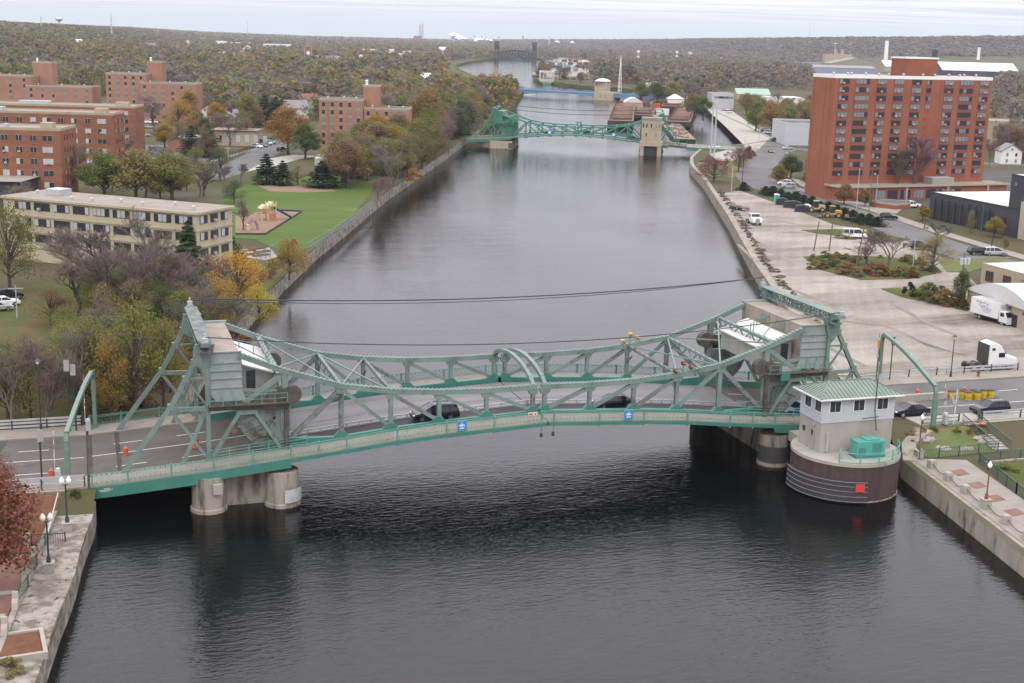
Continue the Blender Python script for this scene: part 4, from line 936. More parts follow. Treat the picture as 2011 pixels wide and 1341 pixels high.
def gate_arm(loc, rz, label, h=6.5):
    t = thing('barrier_gate', label, 'gate', loc, rz); b = MB().box((0, 0, .55), (.6, .5, 1.1)); b.lathe([(.28, 1.1), (.22, 1.35), (0, 1.42)], 10); b.build('housing', M['galv'], t)
    r, w = MB(), MB(); n = 10
    w.bar((0, .3, 1), (.35, .3, h), .055)
    for k in range(1, n, 2): r.bar((.35*(k/n), .3, 1+(h-1)*k/n), (.35*((k+1)/n), .3, 1+(h-1)*(k+1)/n), .07)
    a = w.build('arm', M['white_band'], t); r.build('stripe', M['stripe_red'], a); MB().bar((.15, .3, 1), (-.25, .3, 2.6), .05).bar((-.25, .3, 2.6), (.2, .3, 2.8), .05).build('brace', M['white_band'], t); return t
def drum(loc, label, name='traffic_drum', group='orange and white traffic drums'):
    t = thing(name, label, 'traffic drum', loc, 0, group); z = 0
    b = MB().lathe([(.40, 0), (.40, .08), (.29, .1), (.24, 1.0), (.1, 1.06), (0, 1.08)], 12).build('body', M['orange'], t, smooth=True)
    for z in (.36, .7): MB().lathe([(.278-.05*z, z), (.282-.05*z, z), (.272-.05*z, z+.15), (.268-.05*z, z+.15)], 12).build('band', M['white_band'], b)
    MB().lathe([(.42, 0), (.42, .06), (.3, .07)], 10).build('base', M['rubber'], t); MB().lathe([(0.07, 1.06), (.09, 1.2), (0, 1.24)], 8).build('lamp', M['amber'], t); return t
gp = at(1832, 838, RZ+.14)
gantry((gp.x, gp.y, RZ+.14), math.atan2(6.9+2.2-gp.y, at(1712, 745, RZ).x-gp.x), 'tall green curved signal arch over the right approach road', 'arch_green', (Vector((at(1712, 757, RZ).x, 9.0))-Vector((gp.x, gp.y))).length, 6.6)
p = at(1850, 835, RZ); gate_arm((p.x+.4, p.y, RZ+.14), 1.6, 'raised red and white barrier arm beside the right arch post')
p = at(1722, 750, RZ); gate_arm((p.x, 8.6, RZ+.14), 1.6, 'raised red and white barrier arm on the far kerb behind the green roof')
p = at(1745, 762, RZ); signal_head((p.x, 8.9, RZ+.14), 2.6, 'amber traffic light on a grey pole, left of the two behind the right arch', h=5.2)
p = at(1768, 760, RZ); signal_head((p.x+.5, 9.3, RZ+.14), 2.6, 'dark traffic light on a grey pole, right of the two behind the right arch', h=5.4, col='dark_metal')
bps = [(1868, 782), (1891, 781), (1901, 784), (1912, 780), (1919, 783), (1931, 780), (1945, 780)]
for i in range(7):
    bq = at(*bps[i], RZ)
    t = thing('crash_barrel', ['first yellow crash barrel, leftmost and nearest the arch', 'second yellow crash barrel from the arch', 'third yellow crash barrel from the arch', 'middle yellow crash barrel of the row of seven', 'third yellow crash barrel from the lamp post end', 'yellow crash barrel second from the far right end', 'last yellow crash barrel at the right end of the row'][i], 'crash barrel', (bq.x, bq.y, RZ), 0, 'yellow crash barrels')
    MB().lathe([(.44, 0), (.46, .5), (.47, .52), (.45, .54), (.46, .92)], 14).build('body', M['yellow'], t, smooth=True); MB().lathe([(.48, .9), (.48, .98), (.3, 1.0), (0, 1.0)], 14).build('lid', M['rubber'], t)
def guard_rail(p, q, label, post=3.2, mt='galv', hts=(.45, .85), h=1.05, tubes=False):
    p = Vector(p); q = Vector(q); t = thing('guard_rail', label, 'guard rail', p); d = q-p; n = max(1, int(d.length/post)); e = MB()
    for hh in hts: e.bar((0, 0, hh), d+Vector((0, 0, hh)), .07, .22 if not tubes else .07)
    e.build('rail', M[mt], t)
    for i in range(n+1): c = d*i/n; MB().bar(c, c+Vector((0, 0, h)), .14).build('rail_post', M['dark_metal' if not tubes else mt], t)
    return t
guard_rail((50, 10.2, RZ+.14), (120, 10.2, RZ+.14), 'silver double guard rail between the right road and the gravel lot', 4.3)
guard_rail((47, -10.0, RZ+.14), (52, -10.0, RZ+.14), 'thin green pipe railing along the pale sidewalk right of the control house', 2.6, 'fence_green', (.1, .55, 1.0), 1.05, True)
guard_rail((55.2, -10.1, RZ+.14), (110, -10.1, RZ+.14), 'silver guard rail on the elevated road edge at the right margin', 5, 'galv', (.6, .95))
def street_lamp(loc, label, h=4.2, col='lamp_post', ped=0, globes=1, group=None, name='street_lamp'):
    t = thing(name, label, 'street lamp', loc, 0, group)
    if ped: MB().box((0, 0, ped/2), (.8, .8, ped)).box((0, 0, ped+.04), (.92, .92, .08)).build('pedestal', M['conc_pale'], t)
    MB().lathe([(.2, ped), (.17, ped+.5), (.085, ped+.7), (.06, ped+h-.5), (.09, ped+h-.4), (.05, ped+h-.3)], 8).build('pole', M[col], t, smooth=True)
    for k in range(globes):
        dx = (k-(globes-1)/2)*.6; b = MB().lathe([(.07, -.32), (.2, -.2), (.24, .05), (.1, .3), (.03, .38), (0, .42)], 10).build('globe', M['globe'], t, smooth=True, loc=(dx, 0, ped+h))
        if globes > 1: MB().bar((0, 0, ped+h-.45), (dx, 0, ped+h-.3), .06).build('bracket', M[col], t)
    return t
def post_lamp(loc, label, h=6, group=None):
    t = thing('street_lamp', label, 'street lamp', loc, 0, group); MB().lathe([(.16, 0), (.14, .7), (.07, .9), (.06, h)], 8).build('pole', M['lamp_post'], t)
    MB().lathe([(.12, 0), (.2, .3), (0, .32)], 8).build('lantern', M['globe'], t, loc=(0, 0, h)); MB().lathe([(.35, .32), (.1, .55), (0, .6)], 8).build('cap', M['lamp_post'], t, loc=(0, 0, h)); return t
p = at(1925, 765, RZ); post_lamp((p.x, 9.0, RZ+.14), 'black street lamp with lit lantern behind the yellow barrels', 5.2)
t = thing('hydrant', 'reddish rusty hydrant on the far kerb of the right road', 'hydrant', (at(1995, 770, RZ).x, 8.3, RZ+.14)); MB().lathe([(.2, 0), (.16, .1), (.15, .7), (.2, .75), (.12, .95), (0, 1.02)], 10).build('body', M['lamp_rust'], t); MB().bar((-.3, 0, .6), (.3, 0, .6), .16).build('outlet', M['lamp_rust'], t)
drum((at(1822, 790, RZ).x, 1.0, RZ), 'orange cone top showing behind the black sedan', 'traffic_drum'); drum((at(1926, 790, RZ).x, .6, RZ), 'orange cone top showing behind the dark suv', 'traffic_drum')
p = at(1925, 830, RZ); t = thing('road_sign', 'grey board leaning back to front before the dark suv', 'sign', (p.x, p.y, RZ), .6); MB().bar((-.3, 0, 0), (-.3, .35, 1.5), .06).bar((.3, 0, 0), (.3, .35, 1.5), .06).build('leg', M['galv'], t); MB().slab([(0.05, .45), (.33, 1.65), (.37, 1.65), (.09, .45)], 0, -.55, .55).build('panel', M['machinery'], t)
for i, (px, py) in enumerate(((1912, 833), (1930, 833))):
    t = thing('sandbag', ('orange sandbag at the kerb below the dark suv, left one', 'orange sandbag at the kerb below the dark suv, right one')[i], 'sandbag', at(px, py, RZ+.14)); MB().lathe([(0, 0), (.4, .04), (.42, .12), (.25, .2), (0, .22)], 9).build('bag', M['orange'], t, smooth=True)
t = thing('road_sign', 'white post with striped boards beside the right arch', 'sign', (at(1872, 835, RZ).x, at(1872, 835, RZ).y, RZ+.14), .3); MB().bar((0, 0, 0), (.1, 0, 4.2), .09).build('pole', M['white_band'], t); MB().slab([(-1.2, 3.6), (-.9, 3.9), (.2, 2.4), (-.1, 2.1)], 1, -.05, -.02).build('panel', M['galv'], t); MB().slab([(.2, 2.2), (.5, 2.2), (.5, 3.8), (.2, 3.8)], 1, -.04, -.01).build('panel', M['conc_pale'], t)
for i, q in enumerate(([(1560, 640), (1640, 690), (1700, 720)], [(1500, 600), (1600, 625), (1740, 640), (1850, 690)], [(1450, 480), (1530, 560), (1640, 600)], [(1420, 400), (1480, 470), (1560, 520)], [(1470, 420), (1560, 440), (1650, 445)], [(1760, 600), (1830, 640), (1960, 690)])): ribbon('tyre_track', pxpoly(q), .9, M['track'], .055+.002*i)
# stairs down to the promenade
st = thing('stairs', 'concrete stairs with dark green railings down to the promenade', 'stairs', (52.4, -10.4, 0)); e = MB(); n = 10
for k in range(n): e.bb(0, 2.0, -.6*(k+1), -.6*k, -6, RZ+.1-.15*(k+1))
e.build('flight', M['conc_pale'], st)
for sx in (-.05, 2.05):
    e = MB(); e.bar((sx, .2, RZ+1.1), (sx, -6.2, RZ-.45), .09); e.bar((sx, .2, RZ+.3), (sx, -6.2, RZ-1.2), .07)
    for k in range(32): y = .2-6.4*k/31; z = RZ+.3-1.5*k/31; e.bar((sx, y, z), (sx, y, z+.8), .03)
    e.build('railing', M['fence_green'], st)
def picket_fence(pts, label, h=1.1, mt='fence_green', gap=.22, post=2.6, name='metal_fence', group=None, z=None, pk=.03, rail=.06):
    P = [Vector((p[0], p[1], (H(p[0], p[1]) if z is None else z))) for p in pts]; t = thing(name, label, 'fence', P[0], 0, group); e = MB(); o = P[0]; po = MB(); posts = []
    for a, b in zip(P[:-1], P[1:]):
        e.bar(a-o+Vector((0, 0, h)), b-o+Vector((0, 0, h)), rail); e.bar(a-o+Vector((0, 0, .12)), b-o+Vector((0, 0, .12)), rail*.8); n = max(1, int((b-a).length/gap))
        for i in range(n): c = a-o+(b-a)*i/n; e.bar(c+Vector((0, 0, .1)), c+Vector((0, 0, h)), pk)
        m_ = max(1, int((b-a).length/post))
        for i in range(m_+1): posts.append(a-o+(b-a)*i/m_)
    e.build('panel', M[mt], t)
    for c in posts[:90]: MB().bar(c, c+Vector((0, 0, h+.1)), rail*1.8).build('fence_post', M[mt], t)
    return t
picket_fence([(br(-17)+1.8, -17.6), (52.2, -17.2)], 'dark green picket fence between grass slope and promenade', 1.15)
picket_fence([(br(-19)+8.4, -20)]+[(br(y)+7.6, y) for y in (-30, -40, -50)], 'dark green picket fence along the inner edge of the right promenade', 1.2)
picket_fence([(br(-19)+8.6, -19.9), (85, -19.9)], 'dark green picket fence on top of the low grey wall', 1.1)
w_ = MB(); w_.bb(br(-19)+9, 90, -20.4, -20.0, -7, -5.0); tag(w_.build('retaining_wall', M['conc']), 'low grey retaining wall under the green fence at the right edge', 'wall')
col_ = thing('viaduct_support', 'concrete columns and beam carrying the elevated road at the right edge', 'column', (58, -9.9, 0))
for k in range(3): MB().prism([(k*5-.4, -.4), (k*5+.4, -.4), (k*5+.4, .4), (k*5-.4, .4)], -7, -4.8).build('column', M['conc_pale'], col_)
MB().bb(-3, 14, -.7, .4, -4.8, RZ).build('beam', M['conc_pale'], col_)
# bollards and chains
bp_ = [(br(y)+2.15, y) for y in (-20.5, -24.6, -28.6, -33, -37.2, -41.4)]
ids = ['square stone bollard nearest the round pier end of the chain', 'second stone bollard along the promenade chain', 'third stone bollard along the promenade chain just before the lamp', None, 'stone bollard on the near side of the promenade lamp', 'stone bollard at the right edge end of the chain']
for i, (x, y) in enumerate(bp_):
    if ids[i] is None: street_lamp((x, y, PZ), 'rust brown globe lamp on a stone pedestal in the bollard row', 3.6, 'lamp_rust', 1.0)
    else: t = tag(MB().box((0, 0, .45), (.75, .75, .9)).box((0, 0, .94), (.62, .62, .08)).build('bollard', M['conc_pale'], bevel=.03, loc=(x, y, PZ)), ids[i], 'bollard', 'stone bollards')
for i in range(5):
    a, b = Vector((*bp_[i], PZ+.75)), Vector((*bp_[i+1], PZ+.75)); pts = [a+(b-a)*k/10-Vector((0, 0, .5*4*(k/10)*(1-k/10))) for k in range(11)]
    tag(MB().tube(pts, .045, 5).build('chain', M['dark_metal']), ['sagging chain at the round pier end of the bollard row', 'sagging chain between second and third bollards', 'sagging chain running up to the lamp pedestal', 'sagging chain on the near side of the lamp pedestal', 'sagging chain at the right edge of the photo'][i], 'chain', 'chains between the bollards')
street_lamp((br(-17)+2.0, -17.2, PZ), 'rust brown lamp post on a stone pedestal at the foot of the grass slope', 3.8, 'lamp_rust', 1.0)
for i, (px, py) in enumerate(((1808, 863), (1818, 866), (1826, 864), (1848, 882), (1860, 884), (1892, 884), (1902, 883), (1922, 862), (1930, 868), (1797, 870))):
    p = G(px, py); e = MB(); r = random.Random(i); e.lathe([(0, -.2), (.5, -.1), (.6, .1), (.4, .26), (0, .3)], 8)
    e.v = [(x*(1+.4*r.random()), y*(.7+.4*r.random()), z*(1+.5*r.random())) for x, y, z in e.v]
    tag(e.build('boulder', M['boulder'], loc=p), 'pale flat boulder lying on the grass slope by the stairs', 'rock', 'boulders on the grass slope')
# ------------------------------------------------------------------ buildings
def prj(p):
    d = Vector(p)-CAM; z = d.dot(fw); return (1005.5+F_PX*d.dot(rt)/z, 670.5-F_PX*d.dot(up)/z)
def ztop(p, py):
    lo, hi = p.z-5, p.z+150
    for _ in range(40):
        m_ = (lo+hi)/2
        if prj((p.x, p.y, m_))[1] > py: lo = m_
        else: hi = m_
    return lo
_wm = {}
def win_mesh(w, h, gl, fr, panes):
    k = (w, h, gl, fr, panes)
    if k not in _wm:
        e = MB(); e.bb(-w/2, w/2, -.05, .1, -h/2, h/2); e.cur = 1; pw = w/panes
        for i in range(panes): e.bb(-w/2+i*pw+.06, -w/2+(i+1)*pw-.06, -.07, -.04, -h/2+.07, h/2-.07)
        _wm[k] = e.mesh('window', [M[fr], M[gl]])
    return _wm[k]
_ac = MB().box((0, -.2, 0), (.65, .5, .42)).mesh('air_conditioner', [M['galv']])
def window(parent, x, y, z, w, h, rz=0, gl='window_apt', fr='trim_white', panes=2, ac=0):
    o = link(bpy.data.objects.new('window', win_mesh(round(w, 2), round(h, 2), gl, fr, panes))); o.parent = parent; o.location = (x, y, z); o.rotation_euler = (0, 0, rz)
    if ac: a = link(bpy.data.objects.new('air_conditioner', _ac)); a.parent = o; a.location = (rng.uniform(-.3, .3)*w*.5, 0, -h*.28)
    return o
def block(label, A, B, depth, ht, wall, roof='roof_gravel', name='apartment_block', cat='building', group=None, parapet=.5, trim=None, roof_kind='flat', over=.0, ridge=0, dim=None):
    """a building with its front base corners at A (left) and B (right), running back by depth"""
    d = Vector((B.x-A.x, B.y-A.y)); w = d.length; rz = math.atan2(d.y, d.x)
    t = thing(name, label, cat, (A.x, A.y, min(A.z, B.z)-.2), rz, group)
    wl = MB(); wl.bb(0, w, 0, depth, -1, ht).build('wall', M[wall], t)
    if roof_kind == 'flat':
        e = MB(); e.bb(-over, w+over, -over, depth+over, ht+.003, ht+.12); r = e.build('roof', M[roof], t)
        if parapet:
            e = MB(); q = .25; o_ = over+.02
            for a in ((-o_, w+o_, -o_, q-o_), (-o_, w+o_, depth+o_-q, depth+o_), (-o_, q-o_, q-o_, depth+o_-q), (w+o_-q, w+o_, q-o_, depth+o_-q)): e.bb(*a, ht-.25 if trim else ht, ht+parapet)
            e.build('parapet', M[trim or wall], r)
    elif roof_kind in ('gable', 'gable_y'):
        e = MB(); o_ = .4; rg = ridge or w*.3
        if roof_kind == 'gable': e.slab([(-o_, ht-.1), (w/2, ht+rg), (w+o_, ht-.1), (w+o_, ht+.12), (w/2, ht+rg+.25), (-o_, ht+.12)], 1, -o_, depth+o_); MB().slab([(0, ht), (w, ht), (w/2, ht+rg)], 1, .02, depth-.02).build('gable', M[wall], t)
        else: e.slab([(-o_, ht-.1), (depth/2, ht+rg), (depth+o_, ht-.1), (depth+o_, ht+.12), (depth/2, ht+rg+.25), (-o_, ht+.12)], 0, -o_, w+o_); MB().slab([(0, ht), (depth, ht), (depth/2, ht+rg)], 0, .02, w-.02).build('gable', M[wall], t)
        e.build('roof', M[roof], t)
    elif roof_kind == 'hip':
        o_ = .5; X0, X1, Y0, Y1 = -o_, w+o_, -o_, depth+o_; k = min(w, depth)/2; rg = ridge or k*.6
        e = MB(); e.add([(X0, Y0, ht), (X1, Y0, ht), (X1, Y1, ht), (X0, Y1, ht), (X0+k, (Y0+Y1)/2, ht+rg), (X1-k, (Y0+Y1)/2, ht+rg)], [(0, 1, 5, 4), (1, 2, 5), (2, 3, 4, 5), (3, 0, 4), (3, 2, 1, 0)]); e.build('roof', M[roof], t)
    elif roof_kind == 'barrel':
        pts = [(w*i/10, ht+(ridge or 2)*math.sin(math.pi*i/10)) for i in range(11)]; e = MB(); e.slab(pts+[(w, ht-.1), (0, ht-.1)], 1, -.3, depth+.3); e.build('roof', M[roof], t)
    t['w'] = w; return t
def vents(t, n, w, d, h, mt='galv', nm='vent', s_=1.0):
    for i in range(n): MB().lathe([(.28*s_, 0), (.28*s_, .6*s_), (.42*s_, .65*s_), (.3*s_, .95*s_), (0, 1.0*s_)], 8).build(nm, M[mt], t, loc=(w*(i+.5)/n+rng.uniform(-1, 1), d*rng.uniform(.1, .6), h+.1))
def grid(t, x0, x1, z0, z1, cols, rows, w, h, y=0, rz=0, ac=.0, skip=None, **k):
    """windows on the front (rz 0) or on a side"""
    for c in range(cols):
        for r in range(rows):
            if skip and skip(c, r): continue
            x = x0+(x1-x0)*(c/(cols-1) if cols > 1 else .5); z = z0+(z1-z0)*(r/(rows-1) if rows > 1 else .5)
            if rz == 0: window(t, x, y-.02, z, w, h, 0, ac=rng.random() < ac, **k)
            else: window(t, y, x, z, w, h, rz, ac=rng.random() < ac, **k)

def frontal(px0, px1, py, z=None, k=1.0):
    """two ground points at the same view depth (the second k times as far)"""
    A = G(px0, py) if z is None else at(px0, py, z); d = ray(px1, py); q = ((A-CAM).dot(fw)/d.dot(fw))*k; B = CAM+d*q
    return A, Vector((B.x, B.y, A.z))
# red brick tower
A, B = frontal(1622, 1925, 390, k=1.055); ht = ztop(A, 150)-A.z
dvec = Vector((B.x-A.x, B.y-A.y)); W_ = dvec.length; rz = math.atan2(dvec.y, dvec.x); nb = Vector((-dvec.y, dvec.x)).normalized()
DT = 11.0
tw = block('tall orange red brick tower block with twelve rows of dark windows', A, B, DT, ht, 'brick_tower', 'roof_dark', 'tower_block', parapet=.7, trim='trim_white')
us = [((1650+1668)/2, 3), (1693, 5), (1729, 3), (1761, 3), (1795, 3), (1819, 2), (1858, 3), (1893, 5), (1928, 3)]
zs = [ztop(A, y)-A.z for y in np.linspace(159, 340, 12)]
for i, (px, pn) in enumerate(us):
    x = W_*(px-1642)/302; w = {2: 1.7, 3: 3.4, 5: 5.0}[pn]
    for r, z in enumerate(zs):
        if i == 5 and r > 3: continue
        window(tw, x, -.05, z+.2, w, 1.45, 0, 'window_tower', 'bldg_black2', pn if pn != 5 else 4, ac=(pn == 3 and rng.random() < .85))
e = MB()
for px, pn in us:
    x = W_*(px-1642)/302; w = {2: 1.9, 3: 3.7, 5: 5.3}[pn]
    for r in range(12):
        z = zs[r]+.2; e.bb(x-w/2, x+w/2, -.06, .02, z-2.1, z-.8)
e.build('spandrel_trim', M['brick_band'], tw)
e = MB()
for x in (W_*.665, W_*.70): e.bb(x-.1, x+.1, -.05, .02, 3, ht-1)
for y in (2, 4.5, 10): e.bb(-.05, .02, y-.1, y+.1, 3, ht-1)
e.build('joint_groove', M['brick_band'], tw)
e = MB(); e.bb(W_*.47, W_*.67, 3, 10, ht+.1, ht+5.6); ph = e.build('penthouse', M['brick_tower'], tw); MB().bb(W_*.47-.2, W_*.67+.2, 2.8, 10.2, ht+5.6, ht+6.1).build('cornice', M['trim_white'], ph)
vents(tw, 15, W_, DT, ht+.3)
# low wing in front of the tower
P0 = A+Vector((nb.x*-7, nb.y*-7, 0)); P0.z = A.z; P1 = P0+Vector((dvec.x, dvec.y, 0))*1.06
lw_ = block('single storey brick entrance wing along the foot of the tower block', P0, P1, 6.9, 4.3, 'brick_tower', 'roof_gravel', 'entrance_wing', parapet=.3, trim='stone_tan', over=.6)
for i in range(8): window(lw_, 9+i*4.6, -.05, 1.9, 3.6, 2.6, 0, 'window_tower', 'bldg_black2', 3)
for i in range(4): MB().bb(-.4+i*15+8, .2+i*15+8, -.5, .1, 0, 4.0).build('pillar', M['conc_pale'], lw_)
MB().bb(33, 41, 1, 5, 4.4, 6.4).build('plant_room', M['conc_pale'], lw_)
a = G(1580, 330); b = G(1616, 352); an = block('low brick annex beside the left foot of the tower', a, b, 12, 3.6, 'brick_tower', 'roof_gravel', 'annex', parapet=.3)
window(an, 4, -.05, 1.8, 1.6, 1.3, 0, 'window_tower', 'bldg_black2')
# brick garden walls in front of the tower
def bwall(pts, label, h=1.2, mt='brick_tower', th=.5):
    e = MB(); P = [G(*p) for p in pts]
    for p, q in zip(P[:-1], P[1:]): e.bar(p+Vector((0, 0, h/2)), q+Vector((0, 0, h/2)), th, h)
    return tag(e.build('brick_wall', M[mt]), label, 'wall')
bwall([(1610, 372), (1680, 392), (1682, 396)], 'low brick garden wall left of the two orange trees')
t = block('low brick planter box with grey top on the street corner', G(1706, 405), G(1760, 412), 9, 1.6, 'brick_tower', 'roof_dark', 'planter', 'planter', parapet=.2, trim='stone_tan')

# black building
A = G(1823, 428); B = G(1997, 468); h = ztop(A, 376)-A.z
bk = block('long matt black building with white flat roof and vertical fins', A, B, 34, h, 'bldg_black', 'roof_white', 'black_building', parapet=.25, trim='bldg_black2')
w = bk['w']
for i, u in enumerate((.10, .17, .22, .31, .37, .43, .50, .55, .60, .68)): MB().bb(w*u, w*u+2.2, -.09, .02, .3, h-2).build('slot', M['bldg_black2'], bk)
for i in range(9): u = .07+i*.078; MB().bb(w*u-.2, w*u+.2, -.5, .0, 0, h-1.2).build('fin', M['bldg_black'], bk)
MB().bb(w*.74, w*.87, -.25, .02, 0, h-2.5).build('entrance', M['glass_dark'], bk)
A2 = B+(A-B)*.13; ht2 = ztop(A2, 341)-A2.z
bt = block('tall black slab at the right end of the long black building', A2+Vector((0, 0, 0)), B, 12, ht2, 'bldg_black', 'roof_white', 'black_slab', parapet=.2, trim='bldg_black2')
bt.location -= Vector((nb.x*.3, nb.y*.3, 0)); window(bt, 2, -.05, ht2-2, 1, 1, 0, 'window_tower', 'bldg_black2')
Bq = B+(B-A)*.004; C2 = B+(B-A)*.2
cr = block('cream building with dark windows at the right edge behind the black slab', Bq, C2, 20, h*1.25, 'cream_wall', 'roof_white', 'cream_building', parapet=.3)
grid(cr, 3, 12, 2.5, h*1.25-2, 3, 3, 1.8, 1.6, gl='window_tower', fr='bldg_black2')

# tan warehouse by the lot
A = G(1897, 607); B = G(2034, 658); h = ztop(A, 557)-A.z
wh = block('tan brick garage with curved roof and dark loading doors', A, B, 26, h-.6, 'stone_tan', 'roof_white', 'warehouse', roof_kind='barrel', ridge=2.6)
w = wh['w']
window(wh, w*.34, -.06, h-2.6, 2.8, 1.8, 0, 'window_tower', 'barn_red', 2); MB().bb(w*.50, w*.74, -.12, .03, 0, h-2.0).build('door', M['bldg_black2'], wh); MB().bb(w*.04, w*.24, -.06, .02, 1, h-1.5).build('brick_infill', M['brick_pink'], wh)
for u in (.24, .46, .64, .84): MB().box((w*u, -.3, h-1.2), (.35, .4, .5)).build('wall_lamp', M['machinery'], wh)
A = G(1925, 556); B = G(2050, 590); h = ztop(A, 516)-A.z
w2 = block('older tan brick shed with pale roof behind the curved roof garage', A, B, 16, h, 'stone_tan', 'roof_white', 'warehouse', parapet=.2)
for u in (.14, .42, .7): window(w2, w2['w']*u, -.05, h*.5, 2.2, 2.0, 0, 'window_tower', 'barn_red', 3)

# ------------------------------------------------------------------ trucks and machines on the lot
def box_truck(loc, rz, label):
    t = thing('box_truck', label, 'truck', loc, rz)
    bx = MB().bb(-4.6, 1.6, -1.2, 1.2, .95, 3.55).build('cargo_box', M['white_paint'], t, bevel=.04)
    MB().bb(-4.55, 1.55, -1.15, 1.15, 3.555, 3.58).build('roof_panel', M['galv'], bx)
    e = MB()
    for k, (x, z, s_) in enumerate(((-3.2, 3.0, .34), (-2.6, 2.45, .26))):
        for i, ch in enumerate(((0, 0, .06, 1), (.2, .1, .3, .2), (.45, -.1, .08, .8), (.62, 0, .25, .3), (.95, 0, .07, .9), (1.15, .05, .3, .25), (1.5, -.1, .09, .7))): e.box((x+ch[0]*1.6*s_*3, -1.22, z+ch[1]), (ch[2]*2, .012, ch[3]*s_))
    for k in range(3): e.box((-.9, -1.22, 2.15-k*.28), (2.6-k*.5, .012, .07))
    for k in range(3): e.box((1.62, 0, 3.1-k*.25), (.012, 1.6-k*.3, .08))
    e.build('lettering', M['fence_grey'], bx)
    cb = MB().slab([(1.75, .55), (1.75, 2.35), (2.95, 2.35), (3.45, 1.5), (3.5, .55)], 1, -1.05, 1.05).build('cab', M['white_paint'], t, bevel=.06)
    MB().add([(2.99, -.95, 2.28), (2.99, .95, 2.28), (3.47, .98, 1.52), (3.47, -.98, 1.52)], [(0, 1, 2, 3)]).build('windscreen', M['car_glass'], cb, loc=(.03, 0, .02))
    for sy in (-1, 1): MB().box((2.45, sy*1.06, 1.85), (.8, .03, .6)).build('side_window', M['car_glass'], cb); MB().box((3.5, sy*.75, .95), (.06, .35, .22)).build('headlight', M['lamp_clear'], cb); MB().bar((2.9, sy*1.3, 1.6), (2.9, sy*1.3, 2.1), .1).build('mirror', M['dark_metal'], cb)
    MB().box((3.5, 0, .5), (.1, 2.0, .25)).build('bumper', M['white_paint'], cb); MB().bb(-4.4, 3, -.5, .5, .5, .94).build('chassis', M['dark_metal'], t)
    for x in (-2.6, 2.5):
        for sy in (-1, 1): wheel(t, x, sy*.9, .46, .28)
    return t
p = G(1915, 622); q = G(1985, 640); box_truck(((p.x+q.x)/2, (p.y+q.y)/2-.6, p.z), math.atan2(q.y-p.y, q.x-p.x), 'white box truck with grey lettering parked against the tan garage')
def tractor(loc, rz, label, sleeper=True, paint='white_paint'):
    t = thing('truck_tractor', label, 'truck', loc, rz)
    MB().bb(-3.2, 3.0, -.45, .45, .7, 1.0).build('chassis', M['dark_metal'], t)
    if sleeper: prof = [(-.6, .9), (-.6, 3.75), (.3, 4.0), (1.3, 3.5), (1.95, 2.55), (2.3, 2.1), (3.9, 1.75), (4.1, 1.2), (4.1, .6), (0, .6)]
    else: prof = [(-.4, .9), (-.4, 2.75), (.9, 2.8), (1.25, 1.95), (3.0, 1.85), (3.15, 1.2), (3.15, .7), (0, .7)]
    cb = MB().slab(prof, 1, -1.2, 1.2).build('cab', M[paint], t, bevel=.12)
    x = 2.05 if sleeper else 1.05
    MB().add([(x-.1+.1, -1.0, 2.62-.1 if sleeper else 2.65), (x+.0, 1.0, 2.52 if sleeper else 2.65), (x+.32, 1.05, 2.1 if sleeper else 2.0), (x+.32, -1.05, 2.1 if sleeper else 2.0)], [(0, 1, 2, 3)]).build('windscreen', M['car_glass'], cb, loc=(.06, 0, .05))
    for sy in (-1, 1):
        MB().box((1.45 if sleeper else .4, sy*1.21, 2.2), (.95, .03, .65)).build('side_window', M['car_glass'], cb); MB().box((x+1.5, sy*.9, 1.3), (.5, .3, .25)).build('headlight', M['lamp_clear'], cb)
        if sleeper: MB().box((.1, sy*1.21, 3.05), (.5, .03, .35)).build('side_window', M['car_glass'], cb); MB().box((.9, sy*1.05, .6), (1.8, .3, .5)).build('fuel_tank', M['chrome'], t)
        else: MB().bar((-.5, sy*1.0, 1), (-.5, sy*1.0, 3.3), .16).build('exhaust', M['chrome'], t)
    if sleeper: MB().bb(-.85, -.62, -1.2, 1.2, 1.0, 3.7).build('rear_fairing', M['dark_metal'], t)
    else: MB().box((3.18, 0, 1.35), (.08, 1.0, 1.0)).build('grille', M['chrome'], t)
    for xx in (-2.7, -1.4, 2.9 if sleeper else 2.2):
        for sy in (-1, 1): wheel(t, xx, sy*.95, .5, .3 if xx > 0 else .55, 'galv')
    return t
p = at(1950, 748, -3.7); tractor((p.x+3.6, max(p.y, 12.5), H(p.x, 12.5)), -.06, 'white semi truck tractor parked behind the guard rail at the right edge')
p = G(1480, 440); q = G(1483, 447); tractor((p.x, p.y, p.z), math.atan2(-26, -5), 'white dump truck cab facing the camera on the gravel lot', False)
def trailer(loc, rz, label, L_=7, name='flatbed_trailer'):
    t = thing(name, label, 'trailer', loc, rz); MB().bb(-L_/2, L_/2, -1.15, 1.15, .75, .95).build('deck', M['machinery'], t); MB().bar((L_/2, -.4, .7), (L_/2+1.4, 0, .5), .14).bar((L_/2, .4, .7), (L_/2+1.4, 0, .5), .14).build('drawbar', M['dark_metal'], t)
    MB().box((-L_/2+.5, .3, 1.2), (.9, 1.2, .5)).box((.6, -.3, 1.15), (1.6, .7, .4)).build('load', M['scrap'], t)
    for x in (-1.2, -.2):
        for sy in (-1, 1): wheel(t, x, sy*1.0, .4, .26, 'dark_metal')
    return t
p = G(1450, 412); trailer(p, math.atan2(-5, .9), 'rusty flatbed trailer on the lot above the white truck cab')
p = G(1690, 434); trailer(p, -.5, 'dark trailer with a grey load at the end of the juniper hedge', 8)
